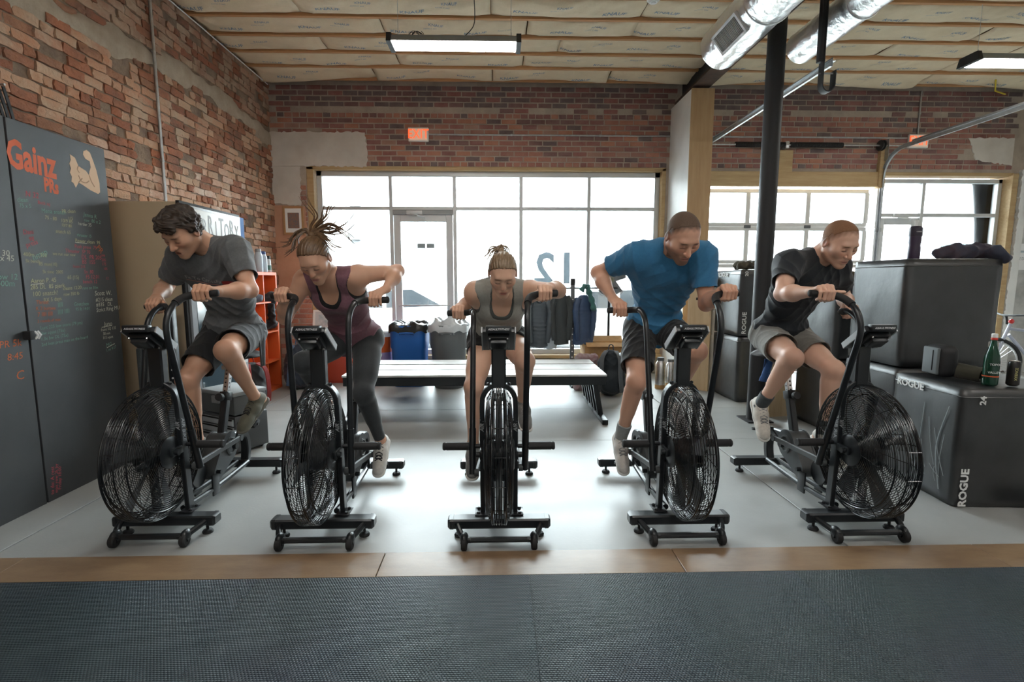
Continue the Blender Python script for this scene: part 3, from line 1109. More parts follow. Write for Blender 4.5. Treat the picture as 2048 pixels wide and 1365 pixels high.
pipe('ceiling_cable', 'white cable clipped along the top of the brick wall', [(XL + 0.05, 3.2, 4.20), (XL + 0.06, 4.5, 4.19), (XL + 0.05, 6.0, 4.20), (XL + 0.05, 7.6, 4.19)], 0.007, PAPERW, 'cable', None)
pipe('ceiling_cable', 'yellow cable dangling from the insulation above the exit sign', [(6.9, 7.2, 4.2), (7.1, 7.4, 4.13), (7.35, 7.5, 4.12)], 0.01, mat('yellow_jacket', (0.65, 0.50, 0.04), 0.5), 'cable', None)
# =================================================================== air bikes
BX = [-1.90, -0.99, 0.0, 1.03, 2.05]
BY = [2.80, 2.74, 2.72, 2.74, 2.74]
SW = [(11, -14), (-4, 3), (17, -14), (15, -14), (-18, 17)]     # swing of the two handle arms (screen left, screen right), degrees
CR = [62, -75, 68, 105, 207]      # crank angle of the screen-right pedal: 0 = towards the rider, 90 = up
PIV = (0.06, 0.505)
CRK = (0.60, 0.315)
FC = (-0.04, 0.49)
FR = 0.365
GUARD = mat('charcoal_plastic', (0.055, 0.06, 0.063), 0.5)
SEATM = mat('black_vinyl_seat', (0.02, 0.02, 0.022), 0.5, bump=0.1)
DECAL = mat('grey_decal', (0.30, 0.31, 0.32), 0.5)
DECALW = mat('white_decal', (0.75, 0.76, 0.77), 0.5)
LCD = mat('console_screen', (0.02, 0.024, 0.026), 0.15)
STRIPE = mat('silver_edge', (0.40, 0.41, 0.42), 0.4, metal=0.2)


def bike_meshes():
    R = {}
    # front stabiliser with rounded ends
    def bar(w, half, mm):
        b = MB()
        pts = [(-half, 0, 0), (half, 0, 0)]
        b.tube([(-half + 0.03, 0, 0.085), (half - 0.03, 0, 0.085)], 1.0, flat=(0.040, 0.028), up=(0, 1, 0))
        for s in (-1, 1):
            b.tube([(s * (half - 0.032), 0, 0.085), (s * (half - 0.012), 0, 0.085), (s * half, 0, 0.085)], [1.07, 1.05, 0.75], flat=(0.040, 0.028), up=(0, 1, 0))
        return b
    R['front_stabiliser'] = bar(0.08, 0.288, None).mesh('front_stabiliser', [BLACK])
    R['rear_stabiliser'] = bar(0.08, 0.285, None).mesh('rear_stabiliser', [BLACK])
    R['levelling_foot'] = MB().lathe([(0, 0), (0.028, 0), (0.030, 0.008), (0.024, 0.018), (0.008, 0.022), (0.008, 0.062), (0, 0.062)], 16).mesh('levelling_foot', [RUBBER])
    b = MB()
    b.tube(smoothpath([(-0.235, -0.02, 0.085), (-0.215, -0.09, 0.072), (-0.185, -0.14, 0.056), (-0.15, -0.15, 0.055)], 5), 0.0165, n=10)
    b.tube(smoothpath([(0.235, -0.02, 0.085), (0.215, -0.09, 0.072), (0.185, -0.14, 0.056), (0.15, -0.15, 0.055)], 5), 0.0165, n=10)
    b.tube([(-0.18, -0.148, 0.055), (0.18, -0.148, 0.055)], 0.0165, n=10)
    R['wheel_frame'] = b.mesh('wheel_frame', [BLACK])
    b = MB()
    b.lathe([(0.008, -0.016), (0.030, -0.016), (0.036, -0.010), (0.036, 0.010), (0.030, 0.016), (0.008, 0.016)], 24, M_to((0, 0, 0), (0, PI / 2, 0)))
    R['transport_wheel'] = b.mesh('transport_wheel', [RUBBER])
    b = MB()
    b.ell((0, 0.012, 0.016), (0.024, 0.04, 0.032), nu=14, nv=8)
    b.lathe([(0, -0.02), (0.01, -0.02), (0.01, 0.02), (0, 0.02)], 10, M_to((0, 0, 0), (0, PI / 2, 0)))
    R['wheel_housing'] = b.mesh('wheel_housing', [BLACK])
    # fork: two flat legs joined by an arch over the fan
    b = MB()
    path = [(-0.093, 0.065, 0.105), (-0.093, 0.05, 0.45), (-0.093, 0.036, 0.745)]
    for k in range(1, 12):
        a = PI * k / 12
        path.append((-0.093 * math.cos(a), 0.034, 0.765 + 0.105 * math.sin(a)))
    path += [(0.093, 0.036, 0.745), (0.093, 0.05, 0.45), (0.093, 0.065, 0.105)]
    b.tube(path, 1.0, flat=(0.026, 0.0135), up=(0, 1, 0))
    R['fork'] = b.mesh('fork', [BLACK])
    b = MB()
    for s in (1,):
        b.box((s * 0.10, 0.055, 0.117), (0.075, 0.10, 0.006), bev=0.002)
        for q in (-0.03, 0.03):
            b.lathe([(0, 0.004), (0.010, 0.004), (0.010, 0.012), (0.006, 0.015), (0, 0.015)], 6, M_to((s * 0.118, 0.055 + q, 0.115)))
    R['fork_bracket'] = b.mesh('fork_bracket', [BLACKM])
    b = MB()
    for s in (1,):
        b.lathe([(0, 0), (0.010, 0), (0.010, 0.010), (0.006, 0.014), (0, 0.014)], 6, M_to((s * 0.055, 0.034, 0.864), (0, s * 0.5, 0)))
    R['arch_bolt'] = b.mesh('arch_bolt', [BLACKM])
    # mast and console
    b = MB()
    b.tube([(0, 0.034, 0.855), (0, 0.034, 1.12)], 1.0, flat=(0.030, 0.040), up=(0, 1, 0))
    b.box((0, 0.034, 1.10), (0.096, 0.075, 0.035), bev=0.006)
    R['mast'] = b.mesh('mast', [BLACK])
    tilt = math.radians(-36)
    Mc = M_to((0, -0.025, 1.135), (tilt, 0, 0))
    b = MB()
    b.box((0, 0.015, 0), (0.172, 0.20, 0.034), bev=0.006, M=Mc)
    b.box((0, -0.01, -0.028), (0.115, 0.12, 0.03), bev=0.006, M=Mc)
    b.box((0, -0.02, -0.05), (0.085, 0.07, 0.03), bev=0.004, M=Mc)
    R['console'] = b.mesh('console', [BLACK])
    b = MB()
    b.box((0, -0.105, 1.188), (0.132, 0.04, 0.036), bev=0.004)
    R['console_header'] = b.mesh('console_header', [BLACK])
    b = MB()
    for s in (1,):
        b.box((s * 0.088, 0.015, 0.0), (0.007, 0.196, 0.036), bev=0.001, seg=1, M=Mc)
    R['console_edge'] = b.mesh('console_edge', [STRIPE], 0)
    b = MB()
    b.box((0, 0.02, 0.0185), (0.15, 0.15, 0.003), bev=0.001, seg=1, M=Mc)
    R['console_screen'] = b.mesh('console_screen', [LCD], 0)
    b = MB()
    for sx in (-0.046, 0.046):
        for sy in (-0.055, 0.055):
            b.lathe([(0, -0.006), (0.005, -0.006), (0.005, 0.0), (0, 0.0)], 8, Mc @ M_to((sx, sy - 0.01, -0.043)))
    R['console_screw'] = b.mesh('console_screw', [CHROME])
    # fan cage: concentric wire rings, ribs, rim bands
    b = MB()
    half = 0.068

    def ring(r, x, rad, n=64, k=4):
        b.tube([(x, FC[0] + r * math.cos(2 * PI * i / n), FC[1] + r * math.sin(2 * PI * i / n)) for i in range(n)], rad, n=k, closed=True)

    def prof(r):       # dome of the grille: half thickness as a function of radius
        t = r / FR
        return half * (1 - max(0.0, (t - 0.72) / 0.28) ** 2.2 * 0.50) + 0.010 * (1 - t)
    for s in (-1, 1):
        r = 0.088
        while r < FR - 0.006:
            ring(r, s * prof(r), 0.0018, n=72 if r > 0.2 else 48)
            r += 0.0112
    R['fan_grille'] = b.mesh('fan_grille', [WIRE], 60)
    b = MB()
    for i, x in enumerate((-0.026, -0.014, 0.0, 0.014, 0.026)):
        ring(FR, x, 0.0022, n=84)
    for s in (-1, 1):
        ring(FR - 0.002, s * 0.035, 0.0045, n=84, k=6)
        ring(FR * 0.86, s * prof(FR * 0.86), 0.0050, n=84, k=6)
    R['fan_rim'] = b.mesh('fan_rim', [WIRE], 60)
    b = MB()
    for s in (-1, 1):
        for k in range(16):
            a = 2 * PI * (k + (0.5 if s > 0 else 0)) / 16
            pts = []
            for q in range(9):
                r = 0.075 + (FR - 0.075) * q / 8
                sw = a + 0.25 * (q / 8)
                pts.append((s * (prof(r) - 0.003), FC[0] + r * math.cos(sw), FC[1] + r * math.sin(sw)))
            b.tube(pts, 0.0022, n=4)
    for k in range(16):
        a = 2 * PI * (k + 0.25) / 16
        b.tube([(-0.036, FC[0] + FR * math.cos(a), FC[1] + FR * math.sin(a)), (0.036, FC[0] + FR * math.cos(a), FC[1] + FR * math.sin(a))], 0.0022, n=4)
    R['fan_rib'] = b.mesh('fan_rib', [WIRE], 60)
    b = MB()
    for s in (1,):
        b.lathe([(0, 0.0), (0.088, 0.0), (0.088, 0.006), (0.075, 0.012), (0.03, 0.016), (0, 0.016)], 28, M_to((s * (half + 0.004), FC[0], FC[1]), (0, s * PI / 2, 0)))
        b.lathe([(0, 0), (0.016, 0), (0.016, 0.045), (0, 0.045)], 14, M_to((s * (half + 0.012), FC[0], FC[1]), (0, s * PI / 2, 0)))
        b.box((s * 0.096, FC[0] + 0.045, FC[1] + 0.0), (0.02, 0.14, 0.045), bev=0.006)
    R['hub_cover'] = b.mesh('hub_cover', [BLACK])
    b = MB()
    vs, fs = [], []
    for i in range(7):
        r = 0.07 + (0.32 - 0.07) * i / 6
        w = 0.030 + 0.030 * i / 6
        tw = 0.75 - 0.35 * i / 6
        for q in (-1, 1):
            for th in (-0.0012, 0.0012):
                vs.append((q * w * 0.55 * math.sin(tw) + th, q * w * math.cos(tw), r))
    for i in range(6):
        a = i * 4
        fs += [[a, a + 2, a + 6, a + 4], [a + 1, a + 5, a + 7, a + 3], [a, a + 4, a + 5, a + 1], [a + 2, a + 3, a + 7, a + 6]]
    b.add(vs, fs)
    R['fan_blade'] = b.mesh('fan_blade', [mat('fan_blade_grey', (0.05, 0.052, 0.055), 0.45)])
    R['fan_axle'] = MB().lathe([(0, -0.05), (0.075, -0.05), (0.08, -0.04), (0.08, 0.04), (0.075, 0.05), (0, 0.05)], 24, M_to((0, FC[0], FC[1]), (0, PI / 2, 0))).mesh('fan_axle', [BLACK])
    # lower frame
    b = MB()
    for s in (1,):
        b.tube(smoothpath([(s * 0.05, 0.07, 0.115), (s * 0.048, 0.25, 0.10), (s * 0.045, 0.50, 0.095), (s * 0.04, 0.86, 0.105)], 4), 0.017, n=10)
    R['main_tube'] = b.mesh('main_tube', [BLACK])
    b = MB()
    b.tube(smoothpath([(0, 0.62, 0.345), (0, 0.80, 0.335), (0, 0.90, 0.30), (0, 0.925, 0.20), (0, 0.905, 0.10)], 6), 1.0, flat=(0.028, 0.026), up=(1, 0, 0))
    R['rear_loop'] = b.mesh('rear_loop', [BLACK])
    b = MB()
    b.tube([(0, 0.585, 0.30), (0, 0.70, 0.645)], 1.0, flat=(0.022, 0.028), up=(1, 0, 0))
    b.box((0, 0.698, 0.64), (0.058, 0.068, 0.06), rot=(-0.32, 0, 0), bev=0.006)
    b.prism([(0.50, 0.30), (0.66, 0.33), (0.635, 0.44), (0.60, 0.42)], -0.012, 0.012, basis(Y_, Z_, X_))
    R['seat_tube'] = b.mesh('seat_tube', [BLACK])
    b = MB()
    b.lathe([(0, 0), (0.024, 0), (0.026, 0.006), (0.026, 0.03), (0.018, 0.036), (0.008, 0.036), (0.008, 0.06), (0, 0.06)], 18, M_to((0, 0.605, 0.655), (-PI / 2 - 0.3, 0, 0)))
    R['seat_knob'] = b.mesh('seat_knob', [RUBBER])
    b = MB()
    b.tube([(0, 0.70, 0.645), (0, 0.765, 0.835)], 1.0, flat=(0.017, 0.022), up=(1, 0, 0))
    b.tube([(0, 0.70, 0.84), (0, 1.0, 0.845)], 1.0, flat=(0.018, 0.014), up=(1, 0, 0))
    R['seat_post'] = b.mesh('seat_post', [CHROME])
    b = MB()
    for k in range(6):
        c = Vector((0, 0.708 + 0.0095 * k, 0.672 + 0.0277 * k))
        b.lathe([(0, -0.0178), (0.006, -0.0178), (0.006, 0.0178), (0, 0.0178)], 10, M_to(c, (0, PI / 2, 0)))
        b.lathe([(0, -0.0228), (0.006, -0.0228), (0.006, 0.0228), (0, 0.0228)], 10, M_to(c, (PI / 2 - 0.33, 0, 0)))
    R['pin_hole'] = b.mesh('pin_hole', [RUBBER])
    # seat: broad saddle
    vs, fs = [], []
    ny, nx = 14, 12
    for side in (0, 1):
        for j in range(ny + 1):
            t = j / ny
            y = 0.80 + 0.29 * t
            w = 0.028 + 0.085 * (1 / (1 + math.exp(-(t - 0.5) * 11))) - (0.03 * max(0, (t - 0.88) / 0.12) ** 2)
            for i in range(nx + 1):
                a = -1 + 2 * i / nx
                if side == 0:
                    z = 0.888 + 0.012 * t - 0.022 * abs(a) ** 2.5 + 0.012 * (t > 0.8) * (t - 0.8) * 5
                else:
                    z = 0.862 + 0.010 * t - 0.006 * (1 - a * a) + 0.0
                vs.append((w * a, y, z))
    n1 = (ny + 1) * (nx + 1)
    for j in range(ny):
        for i in range(nx):
            a = j * (nx + 1) + i
            fs.append([a, a + 1, a + nx + 2, a + nx + 1])
            fs.append([n1 + a, n1 + a + nx + 1, n1 + a + nx + 2, n1 + a + 1])
    for j in range(ny):
        for i in (0, nx):
            a = j * (nx + 1) + i
            q = [a, a + nx + 1, n1 + a + nx + 1, n1 + a]
            fs.append(q if i == 0 else q[::-1])
    for i in range(nx):
        for j in (0, ny):
            a = j * (nx + 1) + i
            q = [a, n1 + a, n1 + a + 1, a + 1]
            fs.append(q if j == 0 else q[::-1])
    R['seat'] = MB().add(vs, fs).mesh('seat', [SEATM], 50)
    # chain guard: teardrop case
    poly = []
    c1, r1, c2, r2 = CRK, 0.098, (0.44, 0.19), 0.052
    ang = math.atan2(c2[1] - c1[1], c2[0] - c1[0])
    d = math.hypot(c2[0] - c1[0], c2[1] - c1[1])
    off = math.acos((r1 - r2) / d)
    for k in range(25):
        a = ang + off + (2 * PI - 2 * off) * k / 24
        poly.append((c1[0] + r1 * math.cos(a), c1[1] + r1 * math.sin(a)))
    for k in range(13):
        a = ang - off + 2 * off * k / 12
        poly.append((c2[0] + r2 * math.cos(a), c2[1] + r2 * math.sin(a)))
    b = MB()
    b.prism(poly, -0.062, -0.05, basis(Y_, Z_, X_))
    b.prism(poly, 0.05, 0.062, basis(Y_, Z_, X_))
    b.prism([(p[0] * 0.97 + 0.016, p[1] * 0.97 + 0.008) for p in poly], -0.05, 0.05, basis(Y_, Z_, X_))
    for s in (-1, 1):
        b.lathe([(0.062, 0), (0.062, 0.008), (0.050, 0.010), (0.047, 0.002)], 28, M_to((s * 0.062, CRK[0], CRK[1]), (0, s * PI / 2, 0)))
    R['chain_guard'] = b.mesh('chain_guard', [GUARD])
    b = MB()
    for s in (1,):
        b.box((s * 0.058, 0.40, 0.125), (0.012, 0.075, 0.14), bev=0.004)
        b.lathe([(0, 0), (0.014, 0), (0.014, 0.03), (0, 0.03)], 12, M_to((s * 0.06, 0.42, 0.20), (0, s * PI / 2, 0)))
    R['idler_bracket'] = b.mesh('idler_bracket', [BLACK])
    b = MB()
    b.lathe([(0, -0.02), (0.075, -0.02), (0.078, -0.014), (0.07, -0.008), (0.07, 0.008), (0.078, 0.014), (0.075, 0.02), (0, 0.02)], 28, M_to((0, 0.30, 0.225), (0, PI / 2, 0)))
    R['drive_pulley'] = b.mesh('drive_pulley', [BLACK])
    # crank arm along +y, pedal
    b = MB()
    b.tube([(0, -0.02, 0), (0, 0.15, 0)], 1.0, flat=(0.007, 0.013), up=(1, 0, 0))
    b.lathe([(0, -0.012), (0.024, -0.012), (0.024, 0.012), (0, 0.012)], 18, M_to((0, 0, 0), (0, PI / 2, 0)))
    b.lathe([(0, -0.011), (0.016, -0.011), (0.016, 0.011), (0, 0.011)], 14, M_to((0, 0.15, 0), (0, PI / 2, 0)))
    R['crank_arm'] = b.mesh('crank_arm', [BLACK])
    b = MB()
    b.box((0, 0.036, 0), (0.085, 0.016, 0.022), bev=0.004)
    b.box((0, -0.036, 0), (0.085, 0.016, 0.022), bev=0.004)
    for q in (-0.036, 0.036):
        b.box((q, 0, 0), (0.014, 0.08, 0.022), bev=0.004)
    b.tube([(-0.06, 0, 0), (0.05, 0, 0)], 0.008, n=8)
    R['pedal'] = b.mesh('pedal', [RUBBER])
    # handle arm (screen-right version; mirrored for the other side) in its own frame: pivot at origin
    b = MB()
    lower = [(0.0, 0.0, -0.155), (0.0, 0.0, 0.10)]
    b.tube(lower, 0.0195, n=14)
    R['arm_sleeve'] = b.mesh('arm_sleeve', [BLACK])
    b = MB()
    pts = [(0, 0, 0.09), (0, 0, 0.30), (0, 0, 0.52), (0, 0.0, 0.66), (0.0, 0.022, 0.735), (0.003, 0.075, 0.79), (0.010, 0.145, 0.817), (0.03, 0.19, 0.826), (0.06, 0.215, 0.828), (0.10, 0.225, 0.83), (0.165, 0.235, 0.832)]
    sp = smoothpath(pts, 5)
    b.tube(sp, 0.0165, n=12)
    R['handle_arm'] = b.mesh('handle_arm', [BLACK])
    b = MB()
    gp = smoothpath([(0.006, 0.115, 0.809), (0.014, 0.16, 0.820), (0.03, 0.19, 0.826), (0.06, 0.215, 0.828), (0.10, 0.225, 0.83), (0.172, 0.236, 0.832)], 5)
    b.tube(gp, 0.0205, n=14)
    b.ell((0.172, 0.236, 0.832), (0.010, 0.0205, 0.0205), nu=12, nv=8)
    R['grip'] = b.mesh('grip', [RUBBER])
    b = MB()
    b.lathe([(0, 0.0), (0.0225, 0.0), (0.0225, 0.125), (0.0205, 0.128), (0.0205, 0.132), (0.0225, 0.134), (0.0225, 0.143), (0.018, 0.148), (0, 0.148)], 18, M_to((0.02, 0, 0), (0, PI / 2, 0)))
    R['foot_peg'] = b.mesh('foot_peg', [RUBBER])
    R['pivot_axle'] = MB().tube([(-0.17, PIV[0], PIV[1]), (0.17, PIV[0], PIV[1])], 0.0125, n=12).mesh('pivot_axle', [BLACKM])
    return R


BM = bike_meshes()
GRIPS = []          # world centres of the two grips per bike
PEDALS = []         # world centres of the pedals per bike


def flip_mesh(me, name):
    m2 = me.copy()
    m2.transform(Matrix.Scale(-1, 4, X_))
    m2.flip_normals()
    return m2


BM_L = {k: flip_mesh(BM[k], k) for k in ('handle_arm', 'grip', 'foot_peg', 'arm_sleeve', 'fork_bracket', 'arch_bolt', 'console_edge', 'hub_cover', 'main_tube', 'idler_bracket')}
NOTE = ['leftmost air bike beside the chalkboard ridden by the man in grey tee',
        'air bike ridden by the woman in the plum tank top',
        'centre air bike seen head-on ridden by the woman in grey tank',
        'air bike ridden by the bearded man in the blue tee',
        'rightmost air bike next to the padded boxes ridden by the man in black tee']


def air_bike(i):
    t = thing('air_bike', NOTE[i], 'exercise bike', (BX[i], BY[i], 0), 0, 'black fan bikes in a row')

    def p(n, loc=None, M=None, parent=t, me=None):
        o = put(n, me or BM[n], parent, loc, M)
        if n in ('fork_bracket', 'arch_bolt', 'console_edge', 'hub_cover', 'main_tube', 'idler_bracket') and me is None:
            put(n, BM_L[n], parent)
        if n in ('fan_grille', 'fan_rib', 'fan_rim', 'console_screw', 'pin_hole'):
            o['kind'] = 'stuff'
        return o
    fs_ = p('front_stabiliser')
    rs = p('rear_stabiliser', (0, 0.905, 0))
    for x in (-0.225, 0.225):
        p('levelling_foot', (x, 0.0, 0), parent=fs_)
        p('levelling_foot', (x, 0.0, 0), parent=rs)
    wf_ = p('wheel_frame')
    for x in (-0.188, 0.188):
        p('transport_wheel', (x, -0.155, 0.037), parent=wf_)
        p('wheel_housing', (x, -0.150, 0.042), parent=wf_)
    fk = p('fork')
    p('fork_bracket', parent=fk)
    p('arch_bolt', parent=fk)
    for s in (-1, 1):
        put('decal', text_mesh('AIR BIKE', 0.031, DECAL, 0.014, 0.3, 0.0006), fk, M=basis(Vector((0, 0, 1)), Vector((-s, 0, 0)) if s > 0 else Vector((-1, 0, 0)), Y_, (s * 0.093, 0.0105, 0.62)) if False else
            basis(Z_, Vector((-1, 0, 0)), -Y_, (s * 0.093, 0.0145, 0.66)) @ Matrix.Rotation(0, 4, 'X'))
        put('decal', text_mesh('AIR BIKE', 0.036, DECAL, 0.012, 0.3, 0.0006), fk, M=basis(Vector((0, 0.045, -1)).normalized() if s > 0 else Vector((0, -0.045, 1)).normalized(), Vector((0, -1, -0.045)).normalized() if False else (Vector((0, 1, 0.045)).normalized() if s > 0 else Vector((0, -1, -0.045)).normalized()) * (1 if s < 0 else 1), X_ if False else (Vector((s, 0, 0))), (s * 0.1072, 0.042, 0.60)))
    ma = p('mast')
    cn = p('console')
    p('console_edge', parent=cn)
    p('console_screen', parent=cn)
    p('console_screw', parent=cn)
    hd = p('console_header', parent=cn)
    put('console_lettering', text_mesh('ASSAULTFITNESS', 0.0142, DECALW, 0.008, 0.25, 0.0005, 1.02), cn, M=face_cam((0, -0.1262, 1.188)))
    p('fan_grille')
    p('fan_rim')
    p('fan_rib')
    p('hub_cover')
    ax = p('fan_axle')
    for k in range(6):
        p('fan_blade', M=M_to((0, FC[0], FC[1]), (k * PI / 3 + 0.2 + i * 0.31, 0, 0)), parent=ax)
    p('main_tube')
    p('rear_loop')
    p('seat_tube')
    p('seat_knob')
    sp_ = p('seat_post')
    p('pin_hole', parent=sp_)
    p('seat')
    p('chain_guard')
    p('idler_bracket')
    p('drive_pulley')
    p('pivot_axle')
    # arms, pegs, rods, cranks
    ca = math.radians(CR[i])
    g2, pd2 = [], []
    for side, ang in ((-1, SW[i][0]), (1, SW[i][1])):
        a = math.radians(ang)
        M = M_to((side * 0.15, PIV[0], PIV[1]), (-a, 0, 0))
        src = BM if side > 0 else BM_L
        sl = p('arm_sleeve', M=M, me=src['arm_sleeve'])
        p('handle_arm', M=M, me=src['handle_arm'])
        p('grip', M=M, me=src['grip'])
        g2.append(tuple(Vector((BX[i], BY[i], 0)) + (M @ Vector((side * 0.105, 0.226, 0.83)))))
        p('foot_peg', (side * 0.15, PIV[0], PIV[1]), me=src['foot_peg'])
        low = M @ Vector((0, 0, -0.145))
        c = ca if side > 0 else ca + PI
        pin = Vector((side * 0.118, CRK[0] + 0.055 * math.cos(c), CRK[1] + 0.055 * math.sin(c)))
        b = MB()
        b.tube([low - X_ * side * 0.024, pin], 1.0, flat=(0.008, 0.0165), up=(1, 0, 0))
        b.lathe([(0, -0.012), (0.022, -0.012), (0.022, 0.012), (0, 0.012)], 14, M_to(low - X_ * side * 0.024, (0, PI / 2, 0)))
        b.lathe([(0, -0.012), (0.022, -0.012), (0.022, 0.012), (0, 0.012)], 14, M_to(pin, (0, PI / 2, 0)))
        b.build('push_rod', [GUARD], t)
        cr = p('crank_arm', M=M_to((side * 0.096, CRK[0], CRK[1]), (c, 0, 0)))
        pc_ = Vector((side * 0.175, CRK[0] + 0.15 * math.cos(c), CRK[1] + 0.15 * math.sin(c)))
        p('pedal', M=M_to(pc_, (0.25, 0, 0 if side > 0 else PI)))
        pd2.append(tuple(Vector((BX[i], BY[i], 0)) + pc_))
    GRIPS.append(g2)
    PEDALS.append(pd2)
    return t


for i in range(5):
    air_bike(i)
# =================================================================== people: implicit surfaces meshed with surface nets
def V(*a):
    return np.array(a, dtype=np.float64)


def nrm(v):
    return v / (np.linalg.norm(v) + 1e-12)


def cone(a, b, r1, r2, flat=None, e=0.0):
    """tapered capsule; flat=(axis, factor): section thinned along axis"""
    a, b = np.asarray(a, float), np.asarray(b, float)
    r1, r2 = r1 + e, r2 + e
    ab = b - a
    L2 = float(ab @ ab) + 1e-12

    def fn(X, Y, Z):
        px, py, pz = X - a[0], Y - a[1], Z - a[2]
        t = np.clip((px * ab[0] + py * ab[1] + pz * ab[2]) / L2, 0, 1)
        qx, qy, qz = px - t * ab[0], py - t * ab[1], pz - t * ab[2]
        d2 = qx * qx + qy * qy + qz * qz
        if flat is not None:
            n, s = flat
            c = qx * n[0] + qy * n[1] + qz * n[2]
            d2 = d2 + c * c * (1 / (s * s) - 1)
        return np.sqrt(d2) - (r1 + (r2 - r1) * t)
    m = max(r1, r2)
    return fn, np.minimum(a, b) - m, np.maximum(a, b) + m


def ellip(c, r, F=None, e=0.0):
    """ellipsoid, F = rows of axes"""
    c = np.asarray(c, float)
    r = np.asarray(r, float) + e
    F = np.eye(3) if F is None else np.asarray(F)

    def fn(X, Y, Z):
        p = (X - c[0], Y - c[1], Z - c[2])
        q = [p[0] * F[i][0] + p[1] * F[i][1] + p[2] * F[i][2] for i in range(3)]
        k0 = np.sqrt((q[0] / r[0]) ** 2 + (q[1] / r[1]) ** 2 + (q[2] / r[2]) ** 2) + 1e-9
        k1 = np.sqrt((q[0] / r[0] ** 2) ** 2 + (q[1] / r[1] ** 2) ** 2 + (q[2] / r[2] ** 2) ** 2) + 1e-9
        return k0 * (k0 - 1) / k1
    m = float(max(r))
    return fn, c - m, c + m


def capcone(a, b, r1, r2, flat=None):
    """tapered cylinder with flat ends"""
    a, b = np.asarray(a, float), np.asarray(b, float)
    ab = b - a
    L = float(np.linalg.norm(ab))
    u = ab / L

    def fn(X, Y, Z):
        px, py, pz = X - a[0], Y - a[1], Z - a[2]
        t = px * u[0] + py * u[1] + pz * u[2]
        qx, qy, qz = px - t * u[0], py - t * u[1], pz - t * u[2]
        d2 = qx * qx + qy * qy + qz * qz
        if flat is not None:
            n, s = flat
            c = qx * n[0] + qy * n[1] + qz * n[2]
            d2 = d2 + c * c * (1 / (s * s) - 1)
        rad = np.sqrt(d2) - (r1 + (r2 - r1) * np.clip(t / L, 0, 1))
        return np.maximum(rad, np.maximum(-t, t - L))
    m = max(r1, r2)
    return fn, np.minimum(a, b) - m, np.maximum(a, b) + m


def half(p, n):
    """half space: positive on the side n points to"""
    p, n = np.asarray(p, float), nrm(np.asarray(n, float))

    def fn(X, Y, Z):
        return (X - p[0]) * n[0] + (Y - p[1]) * n[1] + (Z - p[2]) * n[2]
    return fn, None, None


def field(ops, lo, hi, h):
    lo, hi = np.asarray(lo, float), np.asarray(hi, float)
    n = np.ceil((hi - lo) / h).astype(int) + 1
    ax = [(lo[i] + h * np.arange(n[i])).astype(np.float32) for i in range(3)]
    f = np.full(n, 0.2, np.float32)
    for op in ops:
        mode, (fn, a, b), k = op
        if a is None:
            sl = [slice(0, n[i]) for i in range(3)]
        else:
            pad = k + 2 * h + 0.004
            i0 = np.clip(np.floor((a - pad - lo) / h).astype(int), 0, n)
            i1 = np.clip(np.ceil((b + pad - lo) / h).astype(int) + 1, 0, n)
            if np.any(i1 <= i0):
                continue
            sl = [slice(i0[i], i1[i]) for i in range(3)]
        X = ax[0][sl[0]][:, None, None]
        Y = ax[1][sl[1]][None, :, None]
        Z = ax[2][sl[2]][None, None, :]
        d = fn(X, Y, Z).astype(np.float32)
        g = f[tuple(sl)]
        if mode == 'u':
            if k > 0:
                q = np.maximum(k - np.abs(g - d), 0) / k
                f[tuple(sl)] = np.minimum(g, d) - q * q * k * 0.25
            else:
                f[tuple(sl)] = np.minimum(g, d)
        else:
            d2 = -d if mode == 's' else d
            if k > 0:
                q = np.maximum(k - np.abs(g - d2), 0) / k
                f[tuple(sl)] = np.maximum(g, d2) + q * q * k * 0.25
            else:
                f[tuple(sl)] = np.maximum(g, d2)
    return f, lo, n


